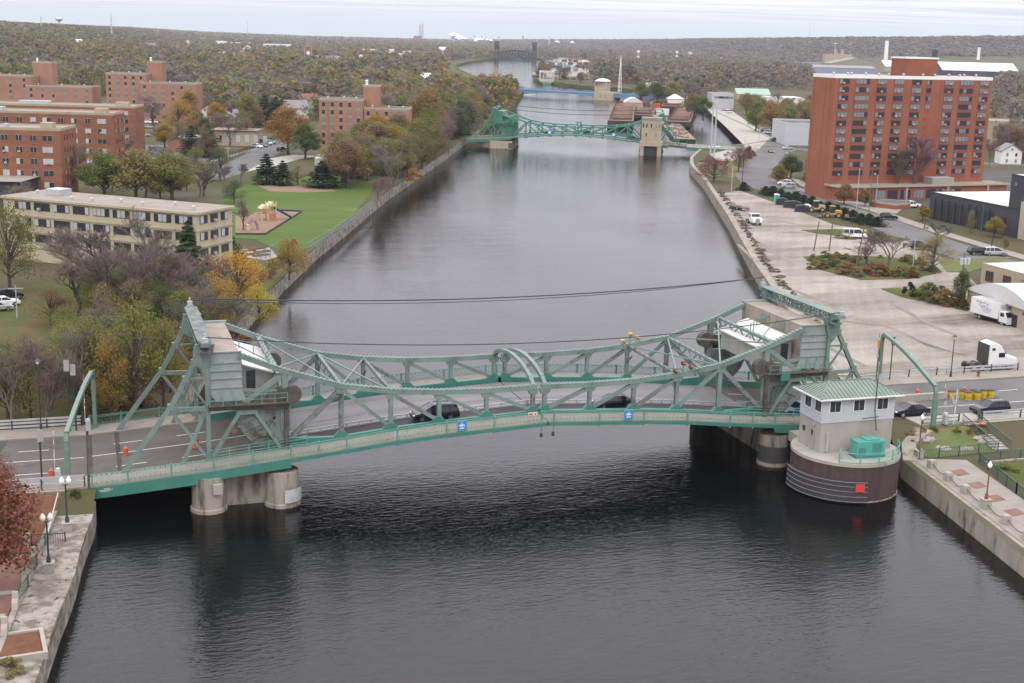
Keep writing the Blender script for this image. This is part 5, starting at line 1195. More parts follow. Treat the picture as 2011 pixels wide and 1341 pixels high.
def loader(loc, rz, label, mt):
    t = thing('wheel_loader', label, 'loader', loc, rz); MB().slab([(-2.6, .8), (-2.6, 1.9), (-.9, 2.0), (-.7, 1.2), (.6, 1.1), (.6, .7)], 1, -.9, .9).build('body', M[mt], t, bevel=.06)
    cb = MB().bb(-.9, .5, -.7, .7, 2.9, 3.1).build('cab_roof', M[mt], t)
    MB().bb(-.8, .4, -.62, .62, 1.3, 2.88).build('cab', M['glass_dark'], t)
    MB().bar((.5, -.6, 1.3), (2.6, -.6, .6), .2).bar((.5, .6, 1.3), (2.6, .6, .6), .2).build('lift_arm', M[mt], t); MB().slab([(2.4, .2), (3.4, .1), (3.4, .2), (2.6, .4), (2.5, 1.2), (2.35, 1.2)], 1, -1.3, 1.3).build('bucket', M['machinery'], t)
    for x in (-1.7, 1.2):
        for sy in (-1, 1): wheel(t, x, sy*1.05, .7, .5, mt)
    return t
loader(G(1600, 416), math.pi-.3, 'faded beige wheel loader in front of the hedge', 'beige_yellow')
loader(G(1632, 427), math.pi-.35, 'orange yellow wheel loader in front of the hedge, right of the beige one', 'cat_yellow')
p = G(1525, 397); t = thing('portable_toilet', 'turquoise portable toilet in front of the hedge', 'toilet', (p.x, p.y, p.z)); MB().bb(-.6, .6, -.6, .6, 0, 2.1).build('cabin', M['teal_plastic'], t, bevel=.05); MB().slab([(-.65, 2.1), (.65, 2.1), (.4, 2.4), (-.4, 2.4)], 1, -.65, .65).build('roof', M['lamp_clear'], t); MB().box((0, -.62, 1.0), (.7, .04, 1.8)).build('door', M['teal_paint'], t)
for i, (px, py, w, l) in enumerate(((1535, 402, 3.5, 'black covered stack at the left end of the row by the hedge'), (1556, 408, 5, 'long black covered stack by the hedge, second from the left'), (1575, 416, 4, 'black covered stack next to the pale bundle'), (1573, 413, 0, 'pale grey bundle of pallets between black stacks and the beige loader'))):
    p = G(px+(10 if i == 3 else 0), py+(2 if i == 3 else 0)); t = thing('material_stack', l, 'stack', p, -.5, 'stacks of material by the hedge'); w = w or 3
    MB().slab([(-w/2, 0), (w/2, 0), (w/2-.2, 1.6), (w*.1, 2.0), (-w/2+.3, 1.7)], 1, -1.2, 1.2).build('cover', M['bldg_black2' if i < 3 else 'roof_white'], t, bevel=.08); MB().bb(-w/2-.1, w/2+.1, -1.3, 1.3, 0, .15).build('pallet', M['wood_pole'], t)
def gcar(kind, paint, label, px, py, rz, **k):
    p = G(px, py); return car(kind, paint, label, (p.x, p.y, p.z+.1), rz, **k)
gcar('van', 'car_white', 'white van parked on the lot behind the leaning poles', 1678, 468, -.35)
gcar('suv', 'car_black', 'dark suv driving past the end of the hedge', 1745, 432, -.45)
gcar('suv', 'car_black', 'black suv parked left of the silver minivan', 1921, 501, -.2)
gcar('minivan', 'car_silver', 'silver minivan parked on the grass edge by the street', 1952, 502, -.2)
gcar('suv', 'car_black', 'dark car half hidden by the yellow green tree', 1806, 490, -.3)
gcar('pickup', 'car_white', 'white pickup truck parked left of the black building', 1787, 408, -.1)
gcar('suv', 'car_white', 'white suv parked at the kerb above the hedge', 1541, 364, math.pi-.5)
gcar('suv', 'car_silver', 'grey jeep parked behind the white suv at the kerb', 1549, 370, math.pi-.5)
gcar('sedan', 'car_red', 'small dark red car driving at the far bend', 1514, 300, -1.9)
gcar('sedan', 'car_silver', 'silver car crossing at the far bend', 1547, 294, .15)
for i, (k, c, px, py, l) in enumerate((('suv', 'car_black', 1524, 278, 'black suv with raised hood at the corner of the grey warehouse'), ('suv', 'car_silver', 1502, 257, 'grey suv parked in the row by the grey warehouse, nearest the pole'), ('pickup', 'car_silver', 1510, 263, 'silver pickup parked in the row by the grey warehouse'), ('sedan', 'car_white', 1533, 262, 'white car parked in the second row by the grey warehouse'), ('suv', 'car_white', 1540, 255, 'white suv parked at the back of the second row'), ('sedan', 'car_white', 1580, 285, 'white car parked in front of the tower left edge'), ('suv', 'car_navy', 1587, 280, 'navy suv parked behind the white car by the tower edge'), ('sedan', 'car_silver', 1419, 218, 'silver car parked by the grey office at the quay road'), ('suv', 'car_black', 1414, 212, 'dark suv parked by the grey office at the quay road'), ('van', 'car_white', 1431, 222, 'white van parked below the grey office'))): gcar(k, c, l, px, py, rng.uniform(-.6, .6))
for i, (k, c, px, py) in enumerate((('suv', 'car_white', 1875, 366), ('sedan', 'car_silver', 1893, 368), ('sedan', 'car_white', 1912, 370), ('suv', 'car_silver', 1940, 372), ('sedan', 'car_white', 1960, 372))): gcar(k, c, ['white suv first in the row behind the black building', 'silver car second in the row behind the black building', 'white car in the middle of the row behind the black building', 'silver suv fourth in the row behind the black building', 'white car last in the row next to the black slab'][i], px, py, .3, group='cars parked behind the black building')
p = G(1815, 372); t = thing('box_trailer', 'yellow box trailer with a white roof left of the black building', 'trailer', (p.x, p.y, p.z), .1); MB().bb(-4, 4, -1.3, 1.3, .8, 3.4).build('box', M['yellow'], t); MB().slab([(-4.1, 3.4), (4.1, 3.4), (3, 4.3), (-3, 4.3)], 1, -1.35, 1.35).build('roof', M['roof_white'], t)
for x in (-2.5, 2.5): wheel(t, x, -1.1, .5); wheel(t, x, 1.1, .5)
p = G(1808, 388); car('van', 'car_white', 'white cargo van between yellow trailer and black building', (p.x, p.y, p.z), .1)

# ------------------------------------------------------------------ poles and lamps on the right
def pole(px, py, top, label, lean=0, mt='wood_pole', r=.16, arms=0, name='utility_pole', cat='pole', group=None):
    p = G(px, py); h = ztop(p, top)-p.z; t = thing(name, label, cat, p, 0, group); MB().lathe([(r, -.3), (r*.7, h)], 7).build('mast', M[mt], t).rotation_euler = (0, lean, 0)
    for k in range(arms): MB().box((math.sin(lean)*h, 0, h-.5-k*.8), (2.2, .12, .14)).build('crossarm', M[mt], t)
    return t
pole(1598, 493, 434, 'leaning wooden pole standing in a small mound on the lot', .12)
pole(1628, 493, 425, 'wooden utility pole with crossarm beside the leaning one', .06, arms=1)
pole(1679, 533, 440, 'leaning wooden utility pole rising from the shrubs on the lot', .14, arms=1)
t = pole(1884, 600, 495, 'utility pole wrapped in green vine with three transformers', 0, arms=2)
e = MB()
for k in (-.7, 0, .7): e.lathe([(.3, -1.1), (.3, 0), (0, .05)], 8, (k, -.3, ztop(G(1884, 600), 495)-G(1884, 600).z-1.0))
e.build('transformer', M['galv'], t)
pole(1791, 540, 470, 'thin grey pole beside the yellow green tree', 0, 'galv', .09)
for i, (px, py, tp, l) in enumerate(((1706, 418, 335, 'dark green signal pole in front of the orange trees'), (1926, 460, 400, 'dark green street light pole by the black building'), (1947, 488, 430, 'dark street lamp pole near the silver minivan'), (1815, 450, 415, 'dark lamp pole at the corner left of the black building'), (1682, 408, 330, 'grey utility pole between the two orange trees'), (1720, 395, 343, 'pale flag pole on the lawn before the tower'), (1436, 380, 330, 'grey pole at the far left end of the gravel lot'), (1457, 366, 300, 'dark lamp pole by the small juniper'), (1462, 300, 268, 'grey pole on the quay road left side'), (1475, 250, 218, 'pale tall pole on the quay road verge'), (1517, 258, 220, 'pale street light pole by the parked cars'), (1490, 285, 245, 'grey pole at the corner of quay road and bridge'), (1572, 280, 235, 'grey lamp pole in front of the grey warehouse'))): pole(px, py, tp, l, 0, 'steel_green' if 'green' in l else 'galv' if ('grey' in l or 'pale' in l) else 'lamp_post', .12, name='street_light_pole')
pole(1395, 305, 203, 'left one of two tall steel poles on the grassy point', .0, 'galv', .35, name='transmission_pole'); pole(1402, 308, 205, 'right one of two tall steel poles on the grassy point', .0, 'galv', .35, name='transmission_pole')

# ------------------------------------------------------------------ the far green bridge
fa = -.452; fc = Vector((157.0, 399.5, 0)); fcos, fsin = math.cos(fa), math.sin(fa)
def fl(x, y): return (fc.x+x*fcos-y*fsin, fc.y+x*fsin+y*fcos)
far_b = make_bascule('steel_green', 'steel_green', 'steel_green', 'steel_green', 'conc_cw', False)
far_b.location = fc; far_b.rotation_euler = (0, 0, fa); far_b['label'] = 'darker green bascule bridge in the distance beyond the open water'
for s_, l in ((-1, 'pale concrete pier under the left leaf of the far green bridge'), (1, 'concrete pier under the stone tower of the far green bridge')):
    t = thing('bridge_pier', l, 'pier', (*fl(s_*31.6, 0), WZ), fa); MB().bb(-4.6, 4.6, -10.6, 10.4, -2, 3.4).build('wall', M['stone_tan'], t); MB().bb(-4.9, 4.9, -10.9, 10.7, -2, .35).build('footing', M['conc'], t); MB().bb(3.2 if s_ < 0 else -4.75, 4.75 if s_ < 0 else -3.2, -10.75, -9.6, .4, 2.6).build('fender', M['machinery'], t)
e = MB()
for a, b, z0, z1 in ((46.5, 60, -3.6, -4.0), (60, 76, -4.0, -4.4), (76, 96, -4.4, -4.7)): e.slab([(a, z0), (b, z1), (b, z1-1.3), (a, z0-1.3)], 1, -9.5, 9.5)
o = e.build('approach_span', M['steel_green'], far_b); e = MB()
for y in (-9.5, 9.5):
    for hh in (.6, 1.1): e.bar((46.5, y, -3.6+hh), (96, y, -4.7+hh), .08)
    for k in range(18): x = 46.5+k*2.9; e.bar((x, y, -3.6-(x-46.5)*.022), (x, y, -2.5-(x-46.5)*.022), .1)
e.build('railing', M['steel_green'], o); MB().slab([(46.5, -3.58), (96, -4.68), (96, -4.67), (46.5, -3.57)], 1, -9.3, 9.3).build('roadway', M['sidewalk'], o)
q = fl(72, -3); t = thing('bridge_pier', 'small dark pier with pale cap under the right approach of the far green bridge', 'pier', (*q, WZ), fa); MB().lathe([(2, -2), (2, 1.2)], 12).build('shaft', M['dark_metal'], t); MB().lathe([(2.1, 1.2), (1.9, 2.0), (0, 2.4)], 12).build('cap', M['conc_pale'], t)
q = fl(31.8, -13.2); t = thing('control_tower', 'tall tan stone control tower on legs beside the far green bridge', 'tower', (*q, WZ), fa)
for sx in (-1, 1):
    for sy in (-1, 1): MB().bb(sx*3.6-.8, sx*3.6+.8, sy*3-.8, sy*3+.8, -2, 4.0).build('leg', M['stone_tan'], t)
MB().bb(-4.6, 4.6, -4, 4, 4, 5.8).build('base_course', M['stone_tan'], t); wl = MB().bb(-4.0, 4.0, -3.5, 3.5, 5.8, 14.6).build('wall', M['stone_tan'], t); MB().bb(-4.2, 4.2, -3.7, 3.7, 14.6, 15.6).build('cornice', M['roof_gravel'], t); MB().bb(-2.6, 2.6, -3.1, 3.1, -1, 3.9).build('opening_shade', M['bldg_black2'], t)  # black block between the legs stands in for the shade inside the open portal
for x in (-3.3, -1.9, 0, 1.9, 3.3): window(t, x, -3.52, 12.4, .7, 1.7, 0, 'window_tower', 'stone_tan', 1)
for x in (-2, 2): window(t, x, -3.52, 8.6, .6, 1.6, 0, 'window_tower', 'stone_tan', 1)
for i, x in enumerate((-7, 20)): q = fl(x-4, -10.7); t = thing('navigation_sign', 'small pale blue navigation sign on the far green bridge, ' + ('left one', 'right one')[i], 'sign', (*q, .5), fa); MB().box((0, 0, 0), (1.6, .1, 1.6)).build('panel', M['sign_blue'], t); MB().box((0, -.06, 0), (1.0, .04, 1.0)).build('symbol', M['white_band'], t)
for i, (x, k, c) in enumerate(((-12, 'sedan', 'car_black'), (5, 'suv', 'car_black'), (24, 'suv', 'car_navy'), (58, 'sedan', 'car_white'))): q = fl(x, -4.5); car(k, c, ['black car on the left half of the far green bridge', 'black suv at midspan of the far green bridge', 'navy suv beside the stone tower of the far green bridge', 'white car on the right approach of the far green bridge'][i], (*q, zb(min(x, 46))-.1-(.5 if x > 46 else 0)), fa)
cable((*fl(-35, 9), 10.6), (*fl(35, 9), 10.6), 1.5, .12, 'upper thin cable over the far green bridge', 'cables over the far bridge'); cable((*fl(-35, -9), 10.4), (*fl(35, -9), 10.4), 2.2, .12, 'lower thin cable over the far green bridge', 'cables over the far bridge')

# ------------------------------------------------------------------ barges
def barge(pxa, pya, pxb, pyb, wd, h, label, rust=True, load=None, deck=False):
    a = at(pxa, pya, WZ); b = at(pxb, pyb, WZ); d = b-a; L_ = d.length; rz = math.atan2(d.y, d.x); t = thing('barge', label, 'barge', (a.x, a.y, WZ), rz); w = wd/2
    MB().slab([(0, h), (0, 1.2), (2.5, -.6), (L_-2.5, -.6), (L_, 1.2), (L_, h)], 1, -w, w).build('hull', M['barge_hull'], t)
    if deck: MB().bb(0, L_, -w, w, h+.004, h+.15).build('deck', M['barge_deck'], t)
    else:
        e = MB(); e.bb(0, 4, -w, w, h+.004, h+.2); e.bb(L_-3, L_, -w, w, h+.004, h+.2); e.bb(4, L_-3, -w, -w+.9, h+.004, h+.2); e.bb(4, L_-3, w-.9, w, h+.004, h+.2); e.build('deck', M['barge_deck'], t)
        e = MB(); e.bb(4, L_-3, -w+.9, -w+1.1, h+.004, h+1.5); e.bb(4, L_-3, w-1.1, w-.9, h+.004, h+1.5); e.bb(4, 4.25, -w+1.1, w-1.1, h+.004, h+1.5); e.bb(L_-3.25, L_-3, -w+1.1, w-1.1, h+.004, h+1.5); e.build('coaming', M['barge_rust'], t)
        MB().bb(4.25, L_-3.25, -w+1.1, w-1.1, h+.004, h+.05).build('hold', M['barge_rust'], t)
    if load:
        e = MB(); r = random.Random(int(pxa))
        for k in range(load): x = r.uniform(2, L_-2); y = r.uniform(-w+1.5, w-1.5); e.box((x, y, h+r.uniform(.3, .8)), (r.uniform(1, 5), r.uniform(.5, 2.5), r.uniform(.4, 1.8)), r.uniform(0, 3))
        o = e.build('scrap_load', M['scrap'], t); o['kind'] = 'stuff'
    return t
barge(1330, 252, 1352, 215, 13.5, 3.6, 'rusty open hopper barge with a dark hull right of the stone tower')
barge(1218, 252, 1226, 214, 14, 4.0, 'rusty hopper barge left of the stone tower behind the far bridge')
barge(1345, 280, 1308, 240, 10, 1.6, 'long deck barge heaped with scrap behind the right approach', deck=True, load=46)
barge(1262, 236, 1272, 205, 13, 3.0, 'dark hopper barge lying between the two rusty barges', load=14)
barge(1318, 222, 1334, 200, 14, 4.5, 'high red sided barge at the back of the fleet')
p = at(1300, 222, WZ+1.6); t = block('small white deck house with a dark door among the barges', Vector((p.x-4, p.y, WZ+1.5)), Vector((p.x+4, p.y-2, WZ+1.5)), 5, 3.2, 'shed_white', 'roof_dark', 'deck_house', parapet=0); window(t, 4, -.05, 1.6, 1, 1.6, 0, 'window_tower', 'bldg_black2', 1)
p = at(1240, 214, WZ); t = block('pale round roofed boat shed at the river edge by the blue bridge', *frontal(1226, 1262, 214, -5), 12, 4.6, 'stone_tan', 'roof_white', 'boat_shed', roof_kind='barrel', ridge=3)
p = at(1330, 205, -4); t = block('long white roofed shed behind the barges', *frontal(1312, 1342, 206, -4), 18, 4.5, 'shed_white', 'roof_white', 'shed', roof_kind='hip')
p = at(1293, 205, -4); t = block('small bright red container on the far quay', *frontal(1286, 1296, 212, -4), 3, 3, 'sign_red', 'sign_red', 'container', 'container', parapet=0); t.location.z = -4.3
p = G(1270, 210); t = thing('excavator', 'dark excavator with raised arm on the far quay', 'excavator', (p.x, p.y, p.z+.3)); MB().bb(-2, 2, -1.5, 1.5, 0, 1).build('track', M['dark_metal'], t); MB().bb(-2, 1.5, -1.4, 1.4, 1, 2.8).build('body', M['machinery'], t); MB().bar((1, 0, 2), (4, 0, 8.5), .7).bar((4, 0, 8.5), (6, 0, 3.5), .5).build('arm', M['machinery'], t); MB().box((6, 0, 3), (1.4, 1.2, 1)).build('bucket', M['dark_metal'], t)

# ------------------------------------------------------------------ the blue bridge
a = at(1022, 187, WZ); b = at(1330, 203, WZ); d = b-a; Lb = d.length; rz = math.atan2(d.y, d.x)
t = thing('blue_bridge', 'blue steel bridge crossing the river beyond the barges', 'bridge', (a.x, a.y, 0), rz)
zd = ztop(Vector((a.x, a.y, 0)), 175); dk = MB().bb(-8, Lb, -7, 7, zd-1.0, zd).build('deck', M['steel_blue'], t)
MB().bb(-8, Lb, -6.6, 6.6, zd+.004, zd+.05).build('roadway', M['sidewalk'], dk)
for y in (-7.05, 7.05):
    e = MB(); n = 26; L1 = Lb*.60
    lo = lambda x: zd-1.0-2.8*((abs(x-L1/2)/(L1/2))**2)
    e.slab([(x_*L1/n, zd+.4) for x_ in range(n+1)][::-1]+[(x_*L1/n, lo(x_*L1/n)+1.2) for x_ in range(n+1)], 1, y-.15, y+.15)
    for k in range(n): x0, x1 = k*L1/n, (k+1)*L1/n; e.bar((x0, y, lo(x0)), (x1, y, lo(x1)), .4, .5); e.bar((x0, y, lo(x0)), (x0, y, zd), .3); e.bar((x0, y, lo(x0)), (x1, y, zd-1), .25)
    e.build('truss', M['steel_blue'], t)
    MB().bb(L1, Lb, y-.15, y+.15, zd-2.5, zd+.5).build('girder', M['steel_blue'], t)
    e = MB()
    for k in range(60): e.bar((-8+k*(Lb+8)/60, y, zd), (-8+k*(Lb+8)/60, y, zd+1.3), .12)
    e.bar((-8, y, zd+1.3), (Lb, y, zd+1.3), .15); e.build('railing', M['steel_blue'], t)
p = at(1186, 197, WZ); t = thing('bridge_pier', 'tan stone pier carrying the blue bridge', 'pier', (p.x, p.y+2, WZ), rz); wl = MB().bb(-8, 8, 0, 14, -2, 6.2).build('wall', M['stone_tan'], t)
for x in (-2.5, 2.5): window(t, x, -.03, 3, 1, 2, 0, 'window_tower', 'stone_tan', 1)
t = thing('control_house', 'small tan stone control house with rounded roof on the blue bridge', 'building', (p.x+2, p.y+14, 0), rz); MB().bb(-5, 5, 0, 8, -2, zd+9).build('wall', M['stone_tan'], t); MB().lathe([(6.8, zd+9), (6.6, zd+9.5), (3.5, zd+11), (0, zd+11.4)], 8, (0, 4, 0)).build('roof', M['roof_white'], t)
for x in (-3.5, -1.2, 1.2, 3.5): window(t, x, -.03, zd+6.5, 1, 2.4, 0, 'window_tower', 'stone_tan', 1)
t = thing('radio_mast', 'white lattice mast beside the control house of the blue bridge', 'mast', (p.x+16, p.y+8, 0)); e = MB()
for k in range(3): an_ = k*2.1; e.bar((1.6*math.cos(an_), 1.6*math.sin(an_), -3), (0, 0, 27), .3)
for k in range(9): z = k*3; r = 1.6*(1-z/27); e.box((0, 0, z), (r*1.6, r*1.6, .25))
e.build('lattice', M['trim_white'], t)
# ------------------------------------------------------------------ left approach and promenade
LZ = -3.70
rd = MB(); rd.bb(-220, -46.75, -7.0, 7.0, -5.0, LZ); structure(rd.build('road', M['road']))
wk = MB(); wk.bb(-220, -46.75, 7.02, 10.8, -5, LZ+.15); structure(wk.build('pavement', M['sidewalk'])); wk = MB(); wk.bb(-220, -46.75, -10.4, -7.02, -5, LZ+.15); structure(wk.build('pavement', M['sidewalk']))
wk = MB()
for y in (2.8, -4.9):
    for k in range(8): wk.box((-52-k*9, y, LZ+.006), (3, .12, .008))
wk.bb(-200, -47, -.66, -.54, LZ+.002, LZ+.01); structure(wk.build('road_marking', M['white_band']))
wk = MB(); wk.add([(-58, 6.8, LZ+.007), (-54.6, 6.8, LZ+.007), (-56.8, -6.6, LZ+.007), (-60, -6.6, LZ+.007)], [(0, 1, 2, 3)]); structure(wk.build('road_patch', M['asphalt_dark']))
guard_rail((-90, -10.3, LZ+.15), (-47, -10.3, LZ+.15), 'silver guard rail on the near side of the left approach road', 3.6, 'galv', (.5, .85, 1.1))
guard_rail((-58, 10.6, LZ+.15), (-47.2, 10.6, LZ+.15), 'grey guard rail on the far sidewalk behind the left arch', 3.4, 'galv', (.3, .7, 1.05))
w_ = MB(); w_.bb(-90, -48.7, -10.9, -10.45, -8, LZ+.1); tag(w_.build('retaining_wall', M['conc_wall']), 'concrete retaining wall under the left guard rail', 'wall')
gp = at(134, 935, LZ+.15); fp = at(188, 850, LZ+.15)
gantry((gp.x, -8.4, LZ+.15), math.atan2(9.3+8.4, fp.x-gp.x), 'tall green curved signal arch over the left approach road', 'arch_green', math.hypot(fp.x-gp.x, 17.7), 6.6)
p = at(116, 935, LZ); gate_arm((p.x, -8.2, LZ+.15), 1.5, 'white raised barrier arm with grey cabinet by the near left arch post', 5.5); p = at(174, 850, LZ); gate_arm((p.x, 8.6, LZ+.15), 1.5, 'white raised barrier arm with grey cabinet on the far left sidewalk', 6.2)
for (px, py, h, rz, l) in ((84, 938, 5, 1.9, 'amber traffic light on the near pole left of the left arch'), (138, 858, 7.5, 1.2, 'amber and white traffic light, left of the pair above the left arch'), (150, 858, 7, 1.2, 'amber and white traffic light, right of the pair above the left arch')):
    p = at(px, py, LZ); signal_head((p.x, -8.6 if py > 900 else 8.8, LZ+.15), rz, l, True, h)
p = at(80, 860, LZ); post_lamp((p.x, 9.6, LZ+.15), 'dark street lamp on the far left sidewalk among bare branches', 7.5)
p = at(247, 893, zb(44)); drum((p.x, p.y, LZ+.05), 'orange and white drum standing on the left end of the bridge deck'); p = at(386, 878, zb(36)); drum((p.x, p.y, zb(36)-.1), 'orange and white drum behind the tower braces of the left leaf'); p = at(102, 935, LZ); drum((p.x, -7.6, LZ+.15), 'orange and white drum at the kerb left of the near arch post')
picket_fence([(-90, 12.2), (-47, 12.0)], 'rusty dark picket fence behind the far left sidewalk', 1.2, 'lamp_rust', .25, 3, z=-4.0)
# promenade on the left bank
prom = [(bl(y)-4.2, y) for y in (-15, -24, -34, -43, -56, -75, -95)]+[(-110, -95), (-110, -24), (-75, -22)]
prom = [(bl(y)-4.0, y) for y in (-22.5, -34, -43, -56, -75, -95)]+[(-110, -95), (-110, -22.5)]
sheet('promenade', prom, M['paver_red'], .06)
for i, y in enumerate((-30.5, -35, -50)): sheet('paving_band', [(bl(y)-4.2, y), (bl(y)-20, y), (bl(y)-20, y-.8), (bl(y)-4.2, y-.8)], M['conc_pale'], .10)
sheet('leaf_litter', [(bl(-12)-3, -11.2), (-100, -11.2), (-100, -22.3), (bl(-22)-4, -22.3)], M['litter'], .06, step=2)
wall_along('quay_wall', 'broken pale stone ledge along the left promenade at the water', [(p[0], p[1]) for p in bank(bl, -95, -11)], 3.6, lambda x, y: -4.86, 1, M['stone_wall'], lump=.6)
wall_along('quay_wall', 'rough stone river wall below the lawn and the left trees', bank(bl, 11, 480), 1.6, lambda x, y: -4.55, 1, M['stone_wall'], lump=.9)
wall_along('parapet_wall', 'low concrete parapet between promenade and broken ledge', [(bl(y)-3.2, y) for y in (-95, -75, -56, -43.3, -30, -12)], .45, lambda x, y: -4.5, 1, M['conc_wall'], -7)
for i in range(9):
    y = -26-i*4.6; x = bl(y)-3.4; o = MB().slab([(-.55, 0), (.55, 0), (.4, .5), (.16, .8), (.1, 1.3), (-.1, 1.3), (-.16, .8), (-.4, .5)], 1, -.22, .22).build('parapet_post', M['conc_pale']); o.location = (x, y, -4.52); o.rotation_euler = (0, 0, R_(82)); tag(o, 'stepped concrete post on the low parapet of the left promenade', 'post', 'stepped posts on the left parapet')
    if i < 3: picket_fence([(x, y+.6), (bl(y+4)-3.1, y+4)], ['dark green railing panel in the parapet nearest the bridge', 'dark green railing panel in the parapet, second from the bridge', 'dark green railing panel in the parapet beside the nearer lamp'][i], 1.0, gap=.3, z=-4.65)
p = at(133, 1045, -5.0); street_lamp((p.x, p.y, -5.2), 'black double globe lamp on a pedestal nearer the bridge on the left promenade', 4.0, 'lamp_post', 1.1, 2); p = at(97, 1125, -5.0); street_lamp((p.x, p.y, -5.2), 'black double globe lamp on a pedestal in front of the red paving', 4.0, 'lamp_post', 1.1, 2)
p0 = at(62, 1062, -4.7); p1 = at(128, 1058, -4.7); picket_fence([p0, p1], 'short dark fence between leaf covered slope and red promenade', 1.0, 'fence_black', .2, 5, z=-5.15)
q = MB(); q.box((p0.x-.4, p0.y, -4.6), (.6, .6, 1.3)); tag(q.build('gate_post', M['stone_tan']), 'pale stone post at the left end of the short dark fence', 'post')
t = thing('planter', 'square stone planter with brown soil at the lower left edge', 'planter', at(33, 1272, -4.78)); t.rotation_euler = (0, 0, .1); e = MB()
for a in ((-2, 2, -2.2, -1.9), (-2, 2, 1.9, 2.2), (-2, -1.7, -1.9, 1.9), (1.7, 2, -1.9, 1.9)): e.bb(*a, -.2, .35)
e.build('rim', M['conc_pale'], t); MB().bb(-1.69, 1.69, -1.89, 1.89, -.2, .2).build('soil', M['litter'], t)
e = MB(); e.bar((bl(-13)-3.2, -12, -3.4), (bl(-20)-3.2, -20, -4.4), .08); e.bar((bl(-13)-3.2, -12, -4.4), (bl(-13)-3.2, -12, -3.4), .08); e.bar((bl(-20)-3.2, -20, -5.2), (bl(-20)-3.2, -20, -4.4), .08); tag(e.build('handrail', M['galv']), 'sloping pipe handrail beside the left abutment', 'railing')

# ------------------------------------------------------------------ left bank grounds
sheet('lawn', pxpoly([(455, 376), (490, 358), (560, 352), (640, 343), (742, 346), (725, 385), (690, 425), (620, 485), (560, 500), (500, 470), (455, 468), (430, 400)]), M['lawn'], .06)
sheet('rough_grass', [(-47, 12.5), (-20, 78), (-4, 130), (-30, 130), (-60, 95), (-110, 95), (-110, 12.5)], M['rough_grass'], .04)
sheet('mulch_bed', pxpoly([(462, 460), (520, 460), (592, 417), (545, 415), (500, 418), (462, 425)]), M['mulch'], .10)
e = MB(); B_ = [G(*p) for p in ((462, 461), (521, 461), (593, 416), (545, 414))]
for a, b in zip(B_[:-1], B_[1:]): e.bar(a+Vector((0, 0, .2)), b+Vector((0, 0, .2)), .3, .4)
tag(e.build('border_edging', M['rubber']), 'black rubber edging round the playground mulch', 'edging')
sheet('garden', pxpoly([(475, 490), (530, 487), (545, 505), (520, 512), (480, 505)]), M['conc_pale'], .09)
for i, (px, py) in enumerate(((485, 494), (505, 490), (515, 496), (492, 501), (512, 503))): p = G(px, py); t = thing('raised_bed', 'low raised garden bed with brown soil behind the yellow trees', 'garden bed', p, .5, 'raised garden beds'); MB().bb(-1.8, 1.8, -.6, .6, 0, .35).build('frame', M['wood_pole'], t); MB().bb(-1.7, 1.7, -.5, .5, .355, .42).build('soil', M['litter'], t)
def mesh_fence(pts, label, h=1.8, mt='fence_grey', post=3):
    P = [G(*p) for p in pts]; t = thing('chain_link_fence', label, 'fence', P[0]); o = P[0]; e = MB()
    for a, b in zip(P[:-1], P[1:]):
        n = max(1, int((b-a).length/.35))
        for hh in (.05, h*.5, h): e.bar(a-o+Vector((0, 0, hh)), b-o+Vector((0, 0, hh)), .05)
        for i in range(n): c = a-o+(b-a)*i/n; e.bar(c, c+Vector((0, 0, h)), .03)
        for i in range(0, int((b-a).length/post)+1): c = a-o+(b-a).normalized()*i*post; MB().bar(c, c+Vector((0, 0, h+.1)), .1).build('fence_post', M[mt], t)
    e.build('panel', M[mt], t); return t
mesh_fence([(605, 494), (668, 455), (735, 405)], 'grey chain link fence along the lawn above the river wall')
mesh_fence([(503, 520), (545, 498)], 'pale chain link fence between the yellow trees and the garden', 2.2)
mesh_fence([(405, 322), (470, 305), (540, 275)], 'dark fence beside the street with parked cars', 2.0, 'fence_black')
sheet('needle_litter', pxpoly([(500, 362), (540, 358), (600, 366), (645, 368), (660, 376), (600, 378), (530, 376)]), M['mulch'], .075)
# playground
p = G(530, 432); t = thing('play_structure', 'red and cream playground tower with dark blue slide', 'playground', p, .3)
for x in (-2.4, -.6, 1.2):
    for y in (-.9, .9): MB().bar((x, y, 0), (x, y, 4.4 if x > -2 else 3.4), .18).build('post', M['playcream'], t)
MB().bb(-2.5, 1.3, -1, 1, 1.7, 1.85).build('platform', M['playred'], t); MB().bb(-2.4, -.6, -1.05, -.95, 1.85, 2.8).build('panel', M['playred'], t); MB().bb(-.6, 1.2, -1.05, -.95, .1, 1.6).build('panel', M['playred'], t)
MB().slab([(-.9, 3.4), (.3, 4.4), (1.5, 3.4)], 1, -1.1, 1.1).build('roof', M['playcream'], t); MB().slab([(-2.7, 2.9), (-1.5, 3.8), (-.4, 2.9)], 1, -1.1, 1.1).build('roof', M['playcream'], t)
e = MB(); e.bar((1.3, 0, 2.6), (5.2, -.4, .35), .9, .18); e.bar((1.3, .45, 2.8), (5.2, .05, .55), .08, .4); e.bar((1.3, -.45, 2.8), (5.2, -.85, .55), .08, .4); e.build('slide', M['playblue'], t)
e = MB()
for k in range(7): e.bar((-1.2, -1.2-.0*k, .3+k*.35), (-.7, -1.2, .3+k*.35), .08)
e.bar((-1.2, -1.2, 0), (-1.2, -1.0, 2.7), .1); e.bar((-.7, -1.2, 0), (-.7, -1.0, 2.7), .1); e.build('ladder', M['playcream'], t)
p = G(497, 452); t = thing('climbing_arch', 'small purple arched climber in the playground', 'playground', p, .2); e = MB()
for y in (-.6, .6): e.tube([(1.1*math.cos(R_(a)), y, 2.3*math.sin(R_(a))) for a in range(0, 181, 20)], .1, 6)
